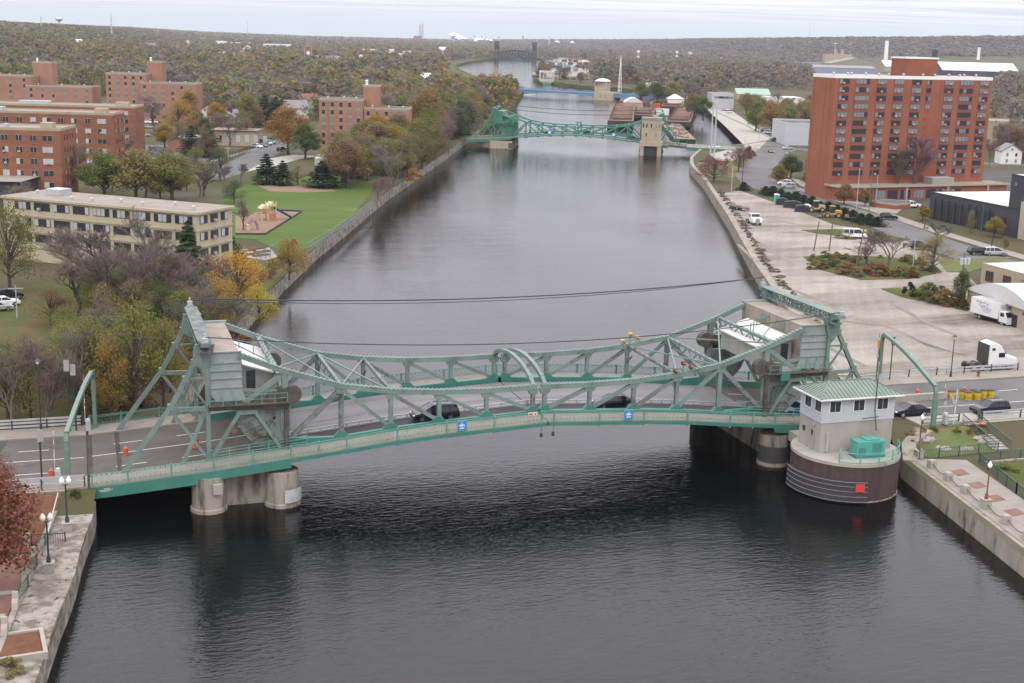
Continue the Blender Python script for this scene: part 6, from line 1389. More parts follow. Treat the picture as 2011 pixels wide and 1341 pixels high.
for a in range(10, 180, 20): e.bar((1.1*math.cos(R_(a)), -.6, 2.3*math.sin(R_(a))), (1.1*math.cos(R_(a)), .6, 2.3*math.sin(R_(a))), .08)
e.build('frame', M['playpurple'], t); MB().bb(-1.6, -.9, -.7, .7, 0, 1.4).build('panel', M['playcream'], t)
# streets
ribbon('road', pxpoly([(395, 352), (440, 340), (520, 300), (575, 270), (600, 255)]), 11, M['asphalt'], .07)
ribbon('road', pxpoly([(400, 352), (460, 335), (490, 330), (560, 312), (600, 305)]), 10, M['conc_pale'], .06)
ribbon('pavement', pxpoly([(405, 322), (450, 308), (540, 280)]), 2.5, M['sidewalk'], .09)
sheet('car_park', pxpoly([(255, 285), (330, 285), (420, 305), (395, 325), (300, 300)]), M['asphalt'], .05)
sheet('car_park', [(-125, 62), (-62, 60), (-62, 84), (-125, 90)], M['asphalt_dark'], .07)
for i, (px, py, c, k, l) in enumerate(((505, 291, 'car_white', 'suv', 'white suv first in the line of cars on the left street'), (515, 289, 'car_green', 'sedan', 'green car second in the line on the left street'), (522, 285, 'car_silver', 'van', 'pale van third in the line on the left street'), (531, 283, 'car_navy', 'sedan', 'dark car last in the line on the left street'))): gcar(k, c, l, px, py, -.9)
gcar('suv', 'car_black', 'black suv half hidden behind the brown oak on the left street', 553, 297, .9); gcar('suv', 'car_black', 'dark suv on the driveway behind the black fence', 492, 274, -.2)
for i, (px, py, c, k, l) in enumerate(((297, 243, 'car_white', 'pickup', 'white pickup in the back row of the car park beside the brick blocks'), (288, 250, 'car_navy', 'suv', 'navy suv in the back row beside the brick blocks'), (283, 268, 'car_silver', 'suv', 'silver suv in the front row beside the brick blocks'), (292, 252, 'car_silver', 'sedan', 'silver car in the back row beside the brick blocks'))): gcar(k, c, l, px, py, .2)
for (px, py, c, k, l) in ((16, 588, 'car_navy', 'suv', 'dark navy suv parked at the left edge under the cream building'), (8, 601, 'car_white', 'sedan', 'white car parked beside the navy suv at the left edge'), (-6, 611, 'car_silver', 'sedan', 'pale car cut off at the left edge below the white one')): p = G(px, py); car(k, c, l, (p.x, p.y, p.z+.1), .25)
for px, py, tp, l in ((34, 625, 560, 'thin grey lamp pole beside the parked cars at the left edge'), (422, 345, 312, 'curved pale street light above the left street'), (515, 305, 290, 'pale street light at the street corner'), (645, 345, 200, 'tall wooden pole beside the metal enclosure'), (265, 200, 160, 'utility pole behind the left brick blocks'), (448, 318, 288, 'grey pole at the end of the black fence')): pole(px, py, tp, l, 0, 'galv' if 'grey' in l or 'pale' in l else 'wood_pole', .12, arms=1)
t = block('grey metal transformer enclosure beside the lawn', *frontal(618, 668, 325), 5, 2.6, 'galv', 'roof_white', 'enclosure', 'enclosure', parapet=0); e = MB()
for k in range(4): e.box((1.2+k*1.4, 2, 3.2), (.9, 1.2, 1.0))
e.build('equipment', M['galv'], t)

# ------------------------------------------------------------------ cream building
A = G(-75, 545); B = G(388, 545)
A, B = frontal(388, -90, 548); A, B = B, A
Bt = ztop(B, 417); h = Bt-B.z
A = B+(A-B)*1.0; dA = (B-A).normalized(); nrm = Vector((-dA.y, dA.x, 0))
# right end: the far corner of the side wall
Cq = at(455, 404, Bt); sd_ = Cq-B; dep = max(10, math.hypot(sd_.x, sd_.y)); ang = math.atan2(sd_.y, sd_.x)
dvec = Vector((math.sin(ang), -math.cos(ang), 0)); A = B-dvec*(B-A).length; A.z = B.z
cb = block('long four storey cream apartment building with flat gravel roof', A, B, dep, h, 'cream_wall', 'roof_gravel', 'apartment_building', parapet=.18, trim='cream_wall', over=.35)
w = cb['w']; nf = 4; fh = h/nf
for f in range(nf):
    z = fh*f+fh*.56
    for k in range(9):
        x = w-2.6-k*4.55
        if x < 2: break
        if f == 0 and k > 5: continue
        window(cb, x, -.06, z, 3.7, 1.45, 0, 'window_cream', 'bldg_black2', 4, ac=rng.random() < .3)
    for k in range(3): window(cb, w+.06, dep*(.2+.29*k), z, dep*.2, 1.45, R_(90), 'window_cream', 'bldg_black2', 2, ac=(k == 1))
e = MB()
for f in range(nf): e.bb(0, w+.0, -.16, -.01, fh*f+fh*.98-.25, fh*f+fh*.98); e.bb(w+.01, w+.16, 0, dep, fh*f+fh*.98-.25, fh*f+fh*.98)
e.build('floor_band', M['cream_pier'], cb); vents(cb, 8, w, dep, h, 'galv', 'vent', .8); MB().bb(w*.12, w*.2, dep*.5, dep*.8, h+.13, h+1.3).build('roof_unit', M['galv'], cb)

# ------------------------------------------------------------------ brick blocks on the left
def brick_block(label, px0, px1, base, roof, depth, rows, cols, w0, side=4, k=1.0, mt='brick_dark', ang=0, z0=None):
    A, B = frontal(px0, px1, base, k=k); h = ztop(B, roof)-B.z
    if ang: d = B-A; A = B-Vector((d.x*math.cos(ang)-d.y*math.sin(ang), d.x*math.sin(ang)+d.y*math.cos(ang), 0))
    t = block(label, A, B, depth, h, mt, 'roof_gravel', 'apartment_block', parapet=.45, trim='stone_tan'); w = t['w']; fh = (h-.6)/rows
    for r in range(rows):
        z = h-.6-fh*(r+.5)
        for c in range(cols):
            x = w-w0-c*(w-w0*1.3)/max(1, cols-1)
            if x < 1: continue
            window(t, x, -.04, z, 2.6 if c % 4 == 0 else 1.7, 1.5, 0, 'window_apt', 'stone_tan', 2, ac=rng.random() < .35)
        for c in range(side): window(t, w+.04, depth*(.25+.5*c/max(1, side-1)), z, .7, 1.4, R_(90), 'window_apt', 'brick_dark', 1)
    return t, w, h
ang = .03
t, w, h = brick_block('red brown brick apartment block nearest the camera with its right end in view', -45, 124, 392, 254, 14, 6, 6, 3.2, ang=ang); MB().bb(w*.72, w*.86, 4, 7, h+.13, h+1.5).build('roof_unit', M['stone_tan'], t); MB().bb(w*.3, w*.34, 4, 6, h+.13, h+1.0).build('roof_unit', M['galv'], t)
t, w, h = brick_block('red brown brick apartment block in the middle of the three staggered ones', -40, 226, 338, 223.5, 13, 6, 10, 3.4, ang=ang); MB().bb(w*.84, w*.93, 4, 7, h+.13, h+1.5).build('roof_unit', M['stone_tan'], t); MB().bb(w*.1, w*.17, 4, 7, h+.13, h+1.3).build('roof_unit', M['galv'], t)
t, w, h = brick_block('red brown brick apartment block at the back of the three staggered ones', -40, 268, 300, 210, 13, 6, 11, 3.6, side=0, ang=ang); MB().bb(w*.86, w*.94, 4, 7, h+.13, h+1.5).build('roof_unit', M['stone_tan'], t); MB().bb(w*.25, w*.44, 4, 7, h+.13, h+1.3).build('roof_unit', M['galv'], t)
def pink_block(label, base, parts, cols, k=1.0):
    """linked wings of pale brick with a blank lift tower"""
    main = None
    for i, (x0, x1, roof, kind, dk) in enumerate(parts):
        A, B = frontal(x0, x1, base); off = fw.copy(); off.z = 0; off.normalize(); A = A+off*dk; B = B+off*dk; h = ztop((A+B)/2, roof)-A.z
        t = block(label[i], A, B, 14 if kind != 'tower' else 8, h, 'brick_pink', 'roof_dark', 'apartment_block' if kind != 'tower' else 'lift_tower', parapet=.4, trim='stone_tan', group=label[-1]); w = t['w']
        if kind != 'tower':
            rows = max(2, int(h/2.8)); n = cols[i]
            for c in range(n):
                x = w*(c+.5)/n
                e = MB(); e.bb(x-.65, x+.65, -.02, .04, 1, h-.5); e.build('spandrel_trim', M['panel_tan'], t)
                for r in range(rows): window(t, x, -.05, h-1.7-r*2.8, 1.15, 1.5, 0, 'window_tower', 'bldg_black2', 1)
            vents(t, 3, w, 10, h+.1)
        else: MB().lathe([(.5, h), (.5, h+1.8), (.7, h+1.9), (0, h+2.2)], 8, (1, 4, 0)).build('vent', M['trim_white'], t)
pink_block(['left wing of the pale brick block at the far left edge', 'blank lift tower of the pale brick block at the far left edge', 'low front wing of the pale brick block behind the brick roofs at far left', 'pale brick block at the far left edge'], 228, [(-30, 53, 148, 'wing', 8), (52, 90, 122, 'tower', 12), (53, 183, 169, 'wing', 0)], (3, 0, 6))
pink_block(['left wing of the second pale brick block, taller and set back', 'blank lift tower of the second pale brick block', 'right front wing of the second pale brick block beside the yellow tree', 'second pale brick block'], 238, [(198, 276, 144, 'wing', 10), (276, 306, 121, 'tower', 14), (277, 386, 163, 'wing', 0)], (5, 0, 6))
pink_block(['left wing of the pale brick block nearest the river', 'blank lift tower of the pale brick block nearest the river', 'right wing of the pale brick block nearest the river, half behind trees', 'pale brick block nearest the river'], 300, [(624, 710, 195, 'wing', 4), (708, 740, 168, 'tower', 8), (714, 803, 213, 'wing', 0)], (5, 0, 5))
t = block('dark flat roofed building at the left edge behind the cream one', *frontal(-60, 40, 405), 14, 6.5, 'bldg_black', 'roof_gravel', 'building', parapet=0, over=.8); 
t = block('low brick hall with white gable end behind the conifers', *frontal(330, 366, 298), 22, 4.2, 'brick_pink', 'roof_gravel', 'hall', roof_kind='gable', ridge=1.4)
t = block('low beige row building with carport behind the black fence', *frontal(418, 503, 285), 12, 6.0, 'house_tan', 'shingle_brown', 'building', roof_kind='flat', over=.8, parapet=0)
for k in range(6): window(t, 3+k*3.4, -.05, 3.0, 1.3, 2.4, 0, 'window_apt', 'trim_white', 1)
# ------------------------------------------------------------------ far things
def far(px, py): return G(px, py)
# vertical lift bridge
a = at(975, 116, WZ); b = at(1049, 117, WZ); b = CAM+(b-CAM)*((a-CAM).dot(fw)/(b-CAM).dot(fw)); b.z = a.z
d = b-a; L_ = math.hypot(d.x, d.y); rz = math.atan2(d.y, d.x); t = thing('lift_bridge', 'black vertical lift railway bridge across the river far away', 'bridge', (a.x, a.y, WZ), rz); hT = ztop(a, 84)-WZ; zl = ztop(a, 112)-WZ; zh = ztop(a, 98)-WZ
for x in (0, L_):
    e = MB(); s_ = L_*.05
    for dx in (-s_, s_):
        for y in (-6, 6): e.bar((x+dx, y, 0), (x+dx*.8, y, hT), L_*.034)
    for k in range(7): z = hT*k/7; e.bar((x-s_, -6, z), (x+s_, -6, z+hT/7), L_*.02); e.bar((x-s_, -6, z+hT/7), (x+s_, -6, z), L_*.02); e.bar((x-s_, 6, z), (x+s_, 6, z+hT/7), L_*.02)
    tw_ = e.build('tower', M['steel_black'], t); MB().bb(x-s_*1.3, x+s_*1.3, -7, 7, hT, hT*1.10).build('sheave_house', M['steel_black'], tw_); MB().bb(x-s_*.8, x+s_*.8, -5, 5, hT*.62, hT*.9).build('counterweight', M['steel_black'], tw_)
for y in (-5, 5):
    e = MB(); n = 10; zt_ = lambda k: zh-(zh-zl)*.35*((k-n/2)/(n/2))**2
    x0, x1 = L_*.06, L_*.94
    for k in range(n): p, q = x0+(x1-x0)*k/n, x0+(x1-x0)*(k+1)/n; w_ = L_*.028; e.bar((p, y, zl), (q, y, zl), w_*1.5); e.bar((p, y, zt_(k)), (q, y, zt_(k+1)), w_*1.3); e.bar((p, y, zl), (p, y, zt_(k)), w_); e.bar((p, y, zt_(k) if k < n/2 else zl), (q, y, zl if k < n/2 else zt_(k+1)), w_)
    e.build('lift_truss', M['steel_black'], t)
MB().bb(-L_*.6, L_*1.7, -5, 5, zl-2.5, zl-.3).build('deck', M['steel_black'], t)
# grey railway truss
p = far(1074, 160); t = thing('rail_bridge', 'grey through truss railway bridge by the train yard', 'bridge', p, -YAW+R_(90)); hT = ztop(p, 131)-p.z; wq = 26/F_PX*(p-CAM).dot(fw)/2; Lq = 55
e = MB()
for y in (-wq, wq):
    e.bar((0, y, 1), (Lq, y, 1), 1.2); e.bar((6, y, hT*.62), (Lq-6, y, hT*.62), 1.0)
    for k in range(8): e.bar((k*Lq/8, y, 1), ((k+.5)*Lq/8, y, hT*.62), .8); e.bar(((k+.5)*Lq/8, y, hT*.62), ((k+1)*Lq/8, y, 1), .8)
for k in range(9): x = k*Lq/8; e.bar((x, -wq, hT*.62), (x, wq, hT*.62), .9)
for k in range(5): y = -wq+k*wq/2; e.bar((0, y, 1), (0, y, hT*.62), .7)
e.build('truss', M['galv'], t); MB().bb(-1, Lq, -wq, wq, -1, .6).build('deck', M['conc_pale'], t); MB().bb(-1, 4, -wq*.7, wq*.7, -6, -1).build('pier', M['steel_green'], t)
# train yard
sheet('train_yard', pxpoly([(1075, 152), (1140, 150), (1166, 135), (1158, 120), (1100, 114), (1060, 130)]), M['roof_gravel'], .3, 80)
cols_ = ['steel_black', 'fence_grey', 'galv', 'steel_black', 'barn_red', 'steel_black', 'trim_white', 'bldg_black']
for i in range(26):
    u = i % 7; v = i//7; px = 1068+u*13+v*2.5+rng.uniform(-3, 3); py = 121+v*6+rng.uniform(-1, 1)+abs(u-4)*.6; p = far(px, py)
    t = thing('rail_wagon', ['dark', 'grey', 'pale grey', 'black', 'rust red', 'black', 'white', 'charcoal'][i % 8]+' railway wagon standing in the train yard', 'railway wagon', p, -YAW+R_(90-12+rng.uniform(-4, 4)), 'wagons in the train yard'); MB().bb(-14, 14, -1.7, 1.7, 1.1, 4.8).build('body', M[cols_[i % 8]], t); MB().bb(-13, 13, -1.2, 1.2, 0, 1.1).build('bogie', M['dark_metal'], t)
for i, (px, w, l) in enumerate(((1050, 10, 'first cream tank wagon left of the grey truss bridge'), (1058, 8, 'second cream tank wagon left of the grey truss bridge'), (1100, 9, 'cream box wagon right of the grey truss bridge'), (1114, 8, 'pale tank wagon second right of the grey truss bridge'), (1127, 8, 'pale tank wagon third right of the grey truss bridge'), (1138, 7, 'pale tank wagon beside the tall cream container'), (1153, 9, 'tall cream container wagon at the right end'))):
    A, B = frontal(px-w/2, px+w/2, 156-(4 if i < 2 else 0)); d = B-A; t = thing('rail_wagon', l, 'railway wagon', A, math.atan2(d.y, d.x)); Lw = d.length
    if 'tank' in l: MB().tube([(0, 0, 3.2), (Lw*.92, 0, 3.2)], 2.3, 10).build('tank', M['cream_wall'], t); MB().bb(0, Lw*.92, -1, 1, .2, 1).build('bogie', M['dark_metal'], t)
    else: MB().bb(0, Lw*.94, -1.8, 1.8, 1, 7.5).build('body', M['cream_wall'], t); MB().bb(.5, Lw*.9, -1, 1, 0, 1).build('bogie', M['dark_metal'], t)
for i in range(9): A, B = frontal(1164+i*9.2, 1172+i*9.2, 164+i*.4); d = B-A; t = thing('rail_wagon', 'rust brown wagon in the long freight train above the blue bridge', 'railway wagon', A, math.atan2(d.y, d.x), 'rust brown freight train'); MB().bb(0, d.length, -1.6, 1.6, 1, 6).build('body', M['barge_rust'], t)
# industry on the horizon
def chimney(px, base, top, r, label, mt='conc_pale', cap=None):
    p = far(px, base); h = ztop(p, top)-p.z; t = thing('chimney', label, 'chimney', p); MB().lathe([(r*1.3, -2), (r, h)], 10).build('shaft', M[mt], t)
    if cap: MB().lathe([(r*1.02, h*.86), (r*1.05, h+.5), (0, h+.6)], 10).build('band', M[cap], t)
chimney(824.5, 82, 48, 5, 'left one of twin pale power station chimneys on the horizon', 'galv'); chimney(829.5, 82, 46, 5, 'right one of twin pale power station chimneys on the horizon', 'galv')
chimney(1026.5, 88, 69, 2.5, 'single reddish chimney on the horizon right of the lift bridge', 'brick_pink'); chimney(1739, 118, 80, 3.2, 'tall white factory chimney with steam', 'trim_white'); chimney(1835, 116, 97, 3.0, 'short black factory chimney above the tower penthouse', 'bldg_black'); chimney(1921, 116, 90, 3.0, 'pale factory chimney with dark tip', 'trim_white', 'bldg_black')
def shed(px0, px1, py, top, wall, roof, label, depth=30, kind='flat', ridge=0, name='factory_shed', par=0): A, B = frontal(px0, px1, py); h = max(2, ztop(A, top)-A.z); return block(label, A, B, depth, h, wall, roof, name, roof_kind=kind, ridge=ridge, parapet=par)
t = shed(812, 826, 83, 70, 'brick_dark', 'roof_dark', 'dark red power station block beside the twin chimneys', 60); shed(742, 806, 80, 75, 'shed_white', 'roof_white', 'long white plant building left of the twin chimneys', 80); shed(832, 884, 81, 76, 'shed_white', 'roof_white', 'long white plant building right of the twin chimneys', 80)
for i in range(10): chimney(878+i*11+rng.uniform(-3, 3), 84, 72+rng.uniform(-3, 5), 4, ['first', 'second', 'third', 'fourth', 'fifth', 'sixth', 'seventh', 'eighth', 'ninth', 'tenth'][i]+' from the left of ten grey refinery columns on the horizon', 'galv')
shed(917, 934, 86, 82, 'shed_white', 'roof_white', 'small white tank farm building on the horizon', 60); shed(1086, 1102, 88, 84, 'shed_white', 'roof_white', 'white domed shed on the horizon, left one', 60, 'hip', 12); shed(1118, 1130, 88, 85, 'shed_white', 'roof_white', 'white domed shed on the horizon, right one', 60, 'hip', 12)
e = MB(); r = random.Random(5)
for (px, py, s_) in ((899, 75, 15), (896, 72, 13), (892, 69, 10), (888, 66, 7), (905, 77, 10), (938, 79, 12), (934, 77, 9), (961, 79, 8)):
    q = CAM+ray(px, py)*6000
    for k in range(4): s2 = s_*r.uniform(.5, 1); e.lathe([(0, -s2*.6), (s2*.9, -s2*.3), (s2*1.2, 0), (s2*.8, s2*.3), (0, s2*.6)], 9, (q.x+r.uniform(-1.6, 1.6)*s_, q.y+r.uniform(-s_, s_), q.z+r.uniform(-.4, .4)*s_))
tag(e.build('steam_plume', M['steam'], smooth=True), 'white steam rising over the refinery on the horizon', 'steam', kind='stuff')
t = shed(515, 570, 96, 86, 'shed_white', 'roof_white', 'long white warehouse left of the church, right one', 60); shed(442, 488, 92, 83, 'shed_white', 'roof_white', 'long white warehouse left of the church, middle one', 60); shed(424, 440, 88, 80, 'shed_white', 'roof_white', 'small white warehouse left of the church', 40)
shed(711, 737, 108, 96, 'shed_white', 'roof_white', 'white block with pipework between church and river', 30); t = shed(763, 806, 120, 104, 'shed_white', 'roof_white', 'tall white silo building between church and river', 20); 
w = t['w']
for i, (u0, u1, k) in enumerate(((0, .22, 1.5), (.66, .8, 1.3), (.86, 1.0, 1.35))): h_ = ztop(far(765, 120), 104)-far(765, 120).z; MB().bb(w*u0, w*u1, 2, 14, h_+.2, h_*k).build('silo', M['shed_white'], t)
# masts
def mast(px, base, top, label, r=1.0, mt='galv'):
    p = far(px, base); h = ztop(p, top)-p.z; t = thing('radio_mast', label, 'mast', p); e = MB(); e.lathe([(r*1.4, 0), (r, h*.7), (r*.5, h)], 4)
    e.build('lattice', M[mt], t); MB().box((0, 0, h*.93), (r*3, r*3, r*3)).box((0, 0, h*.66), (r*3, r*3, r*2)).build('antenna', M['trim_white'], t)
mast(220, 80, 26, 'tall red and white radio mast above the left woods', 1.1); mast(1588, 84, 4, 'very tall thin radio mast on the right skyline', 1.6); mast(82, 70, 28, 'thin faint mast at the far left skyline', 1.0); mast(486, 75, 42, 'thin mast on the skyline left of the church', 1.2); mast(1415, 135, 112, 'pale pole mast in the right woods', .5); mast(1252, 140, 98, 'lattice pylon in the woods right of the blue bridge, left one', 1.1); mast(1328, 130, 100, 'lattice pylon in the woods right of the blue bridge, right one', 1.1); mast(1078, 92, 70, 'faint mast on the skyline right of the lift bridge', 2)
p = far(117, 62); h = ztop(p, 33)-p.z; t = thing('water_tower', 'pale water tower on the far left skyline', 'water tower', p); MB().lathe([(2, 0), (1.6, h*.7)], 8).build('stem', M['galv'], t); MB().lathe([(1.6, h*.68), (7, h*.78), (7.5, h*.88), (5, h*.97), (0, h)], 12).build('tank', M['galv'], t)
p = far(1638, 122); h = ztop(p, 84)-p.z; t = thing('water_tower', 'slim water tower behind the tan school building', 'water tower', p); MB().lathe([(.8, 0), (.6, h*.9)], 8).build('stem', M['galv'], t); MB().lathe([(.8, h*.9), (5, h*.94), (5, h*.98), (0, h)], 12).build('tank', M['galv'], t)
# church
A, B = frontal(598, 613, 132); h = ztop(A, 92)-A.z; t = block('red brick church tower with dark pointed spire', A, B, (B-A).length, h, 'brick_dark', 'roof_dark', 'church_tower', parapet=0); w = t['w']; hs = ztop(A, 70)-A.z
MB().add([(0, 0, h+.15), (w, 0, h+.15), (w, w, h+.15), (0, w, h+.15), (w/2, w/2, hs)], [(0, 1, 4), (1, 2, 4), (2, 3, 4), (3, 0, 4), (3, 2, 1, 0)]).build('spire', M['shingle_brown'], t); MB().lathe([(0, -.06), (w*.24, -.06), (w*.24, .06), (0, .06)], 12).build('clock_face', M['trim_white'], t, loc=(w/2, -.05, h*.72)).rotation_euler = (R_(90), 0, 0)
for x in (.06, .94): MB().bb(w*x-.5, w*x+.5, -.3, .02, 0, h).build('pier', M['stone_tan'], t)
t = shed(613, 676, 134, 124, 'brick_dark', 'shingle_grey', 'church nave with wide grey roof right of the spire', 24, 'gable_y', 9, 'church_nave')
# factories on the right
shed(1545, 1720, 146, 130, 'shed_blue', 'roof_gravel', 'long blue grey shed behind the tower block', 60, 'gable_y', 3); shed(1630, 1735, 140, 124, 'roof_gravel', 'roof_gravel', 'grey gabled factory shed with red front behind the tower', 60, 'gable', 10)
shed(1738, 1830, 140, 130, 'stone_tan', 'roof_white', 'white roofed factory hall left of the tower penthouse', 60, 'gable_y', 10); shed(1850, 2000, 150, 137, 'shed_dark', 'shed_white', 'long white roofed factory hall right of the tower penthouse', 60, 'gable_y', 12)
shed(1940, 2060, 165, 140, 'bldg_black', 'bldg_black2', 'dark steel gantry shed at the right edge', 20)
t = shed(1620, 1673, 122, 107, 'stone_tan', 'roof_gravel', 'tan castle like school building behind the factory sheds', 30, par=2)
for u in (.38, .62): w = t['w']; MB().bb(w*u-3, w*u+3, -1, 8, 0, ztop(far(1640, 122), 96)-far(1640, 122).z).build('turret', M['stone_tan'], t)
shed(1530, 1620, 128, 121, 'shed_blue', 'roof_gravel', 'long low grey shed left of the tan school', 40)
t = shed(1397, 1440, 214, 184, 'galv', 'roof_gravel', 'grey two storey office by the quay road', 22, par=.6)
for k in range(5): window(t, 3+k*t['w']/6, -.05, 8, 3, 1.4, 0, 'window_tower', 'bldg_black2', 2)
shed(1447, 1512, 196, 184, 'cream_wall', 'shed_green', 'hall with pale green gabled roof beyond the quay road', 22, 'gable_y', 4); shed(1505, 1575, 200, 190, 'roof_white', 'roof_white', 'low white flat roofed building right of the green roof', 25); shed(1556, 1610, 208, 194, 'house_white', 'roof_gravel', 'white office block beside the tower block left edge', 20); shed(1500, 1560, 212, 200, 'stone_tan', 'roof_gravel', 'low tan workshop in front of the white building', 16)
shed(1540, 1650, 285, 243, 'siding', 'roof_dark', 'grey warehouse with curved roof left of the tower block', 30, par=.8)
shed(1945, 2060, 292, 238, 'stone_tan', 'roof_gravel', 'tan brick building right of the tower block', 22, par=.4)
shed(1455, 1510, 178, 172, 'shed_dark', 'roof_dark', 'long dark roofed shed behind the green roof', 20); shed(1270, 1340, 170, 163, 'roof_white', 'roof_white', 'low white roofed shed in the trees above the barges', 20); shed(1358, 1380, 166, 158, 'shed_white', 'roof_white', 'small round roofed hut in the trees', 16, 'barrel', 3)
# houses among the trees
HOUSES = []
def house(px, py, w, wall, roof, label, top=None, face=0):
    A, B = frontal(px-w/2, px+w/2, py); d = B-A; L_ = d.length; ro = face; c = (A+B)/2; dv = Vector((d.x*math.cos(ro)-d.y*math.sin(ro), d.x*math.sin(ro)+d.y*math.cos(ro), 0))/2
    t = block(label, c-dv, c+dv, L_*.9, 5.2, wall, roof, 'house', 'house', 'houses among the trees', roof_kind='gable' if face <= 0 else 'gable_y', ridge=L_*.34)
    for u in (.28, .72):
        for z in (1.6, 4.0): window(t, L_*u, -.05, z, 1.0, 1.4, 0, 'window_tower', 'trim_white', 1)
    window(t, L_*.5, -.03, 6.0, .9, 1.0, 0, 'window_tower', 'trim_white', 1) if face <= 0 else None
    MB().box((L_*.7, L_*.5, 5.2+L_*.34), (.8, .8, 1.6)).build('chimney', M['brick_dark'], t); HOUSES.append((px, py, w))
W_H, T_H = 'house_white', 'house_tan'
for a in ((403, 240, 26, W_H, 'shingle_grey', 'grey gabled house with white gable right of the second pale block', 0), (440, 246, 22, T_H, 'shingle_grey', 'tan house behind the bare tree on the left street', 0), (470, 243, 20, W_H, 'shingle_grey', 'small pale house with grey roof right of the tan one', .5), (553, 195, 22, T_H, 'shingle_brown', 'brown house with arched gable in the left woods', 0), (585, 232, 44, W_H, 'shingle_grey', 'long white house with dormer beside the brown oak', .4), (610, 212, 30, T_H, 'shingle_red', 'house with red roof left of the river side pale block', .4), (113, 102, 15, W_H, 'shingle_grey', 'white gabled house high in the far left woods', 0), (772, 165, 16, W_H, 'shingle_grey', 'white house in the woods left of the river, left of two', 0), (797, 168, 16, T_H, 'shingle_grey', 'grey gabled house in the woods left of the river, right of two', 0), (842, 165, 30, W_H, 'roof_white', 'white flat looking house in the woods by the river', .3), (880, 205, 18, W_H, 'shingle_grey', 'pale house behind the left end of the far bridge', 0), (868, 228, 16, W_H, 'shingle_brown', 'small pale house above the river trees', .4), (520, 168, 14, W_H, 'shingle_grey', 'little white house high in the left woods', 0), (385, 112, 14, W_H, 'shingle_brown', 'pale house far up in the left woods', 0), (455, 118, 16, T_H, 'shingle_grey', 'tan house in the woods left of the church', .4), (525, 128, 14, W_H, 'shingle_grey', 'white house just below the church', 0), (40, 150, 18, W_H, 'shingle_grey', 'pale house behind the blank tower at far left', .3), (1985, 322, 40, W_H, 'shingle_grey', 'grey roofed bungalow with porch right of the tower', 0), (1985, 215, 24, T_H, 'shingle_brown', 'tan house in the trees at the right edge', .3), (1355, 108, 12, W_H, 'shingle_grey', 'tiny white house on the right hillside', 0), (920, 232, 18, W_H, 'roof_white', 'white hut at the left approach of the far bridge', .3), (1985, 262, 26, W_H, 'shingle_brown', 'pale house behind the bungalow at the right edge', .4)): house(*a[:6], None, a[6])

rh = random.Random(77)
for i in range(30):
    px, py = rh.uniform(10, 880), rh.uniform(92, 190)
    if 580 < px < 690 and py < 150 or 180 < px < 400 and py > 115 or px < 195 and py > 110 or 610 < px < 810 and py > 150 or 750 < px < 815 and py < 130: continue
    A, B = frontal(px-rh.uniform(5, 9), px+rh.uniform(5, 9), py); d = B-A; q = rh.uniform(-.5, .5); c = (A+B)/2; w = min(19, d.length*1.3); dv = Vector((d.x*math.cos(q)-d.y*math.sin(q), d.x*math.sin(q)+d.y*math.cos(q), 0)).normalized()*w/2
    block('pale house half hidden deep in the left woods', c-dv, c+dv, w*.9, 7.5, rh.choice((W_H, W_H, T_H)), rh.choice(('shingle_grey', 'shingle_brown', 'roof_white')), 'house', 'house', 'pale houses deep in the left woods', roof_kind=rh.choice(('gable', 'gable_y')), ridge=w*.34); HOUSES.append((px, py, 13))
# ------------------------------------------------------------------ trees
def quads(cent, nrm, size, aspect=.8, sd=0):
    r = np.random.default_rng(sd); n = len(cent); a = r.normal(size=(n, 3)); a -= (a*nrm).sum(1)[:, None]*nrm; a /= np.linalg.norm(a, axis=1)[:, None]+1e-9; b = np.cross(nrm, a)
    s = size[:, None]; return np.stack([cent-a*s-b*s*aspect*.6, cent+a*s*.7-b*s*aspect, cent+a*s+b*s*aspect*.7, cent-a*s*.6+b*s*aspect], 1).reshape(-1, 3)
def np_mesh(name, v, k, mts, col=None):
    me = bpy.data.meshes.new(name); n = len(v)//k; me.vertices.add(len(v)); me.vertices.foreach_set('co', v.astype(np.float32).ravel()); me.loops.add(n*k); me.loops.foreach_set('vertex_index', np.arange(n*k, dtype=np.int32)); me.polygons.add(n); me.polygons.foreach_set('loop_start', np.arange(0, n*k, k, dtype=np.int32))
    for mt in mts: me.materials.append(mt)
    me.update(calc_edges=True)
    if col is not None: a = me.attributes.new('col', 'FLOAT_COLOR', 'POINT'); a.data.foreach_set('color', np.repeat(np.c_[col, np.ones(len(col))], k, 0).astype(np.float32).ravel())
    return me
def leafy_pts(n, sd, nb=16, low=.22, spread=.40, flat=1.0):
    r = np.random.default_rng(sd); bc = []
    for i in range(nb):
        a = r.uniform(0, 6.28); u = (i+.5)/nb; z = low+.08+(.80-low)*u; prof = math.sin(math.pi*min(1, .22+u*.80))**.7; rr = spread*.78*prof*math.sqrt(r.uniform(.15, 1)); bc.append((rr*math.cos(a), rr*math.sin(a), z, r.uniform(.10, .19)))
    bc = np.array(bc); k = r.integers(0, nb, n); d = r.normal(size=(n, 3)); d /= np.linalg.norm(d, axis=1)[:, None]; rad = bc[k, 3]*r.uniform(.25, 1.15, n)**.6
    c = bc[k, :3]+d*rad[:, None]*np.array([1, 1, .8*flat]); nn = d*.7+r.normal(size=(n, 3))*.6+np.array([0, 0, .35]); nn /= np.linalg.norm(nn, axis=1)[:, None]
    return c, nn, bc
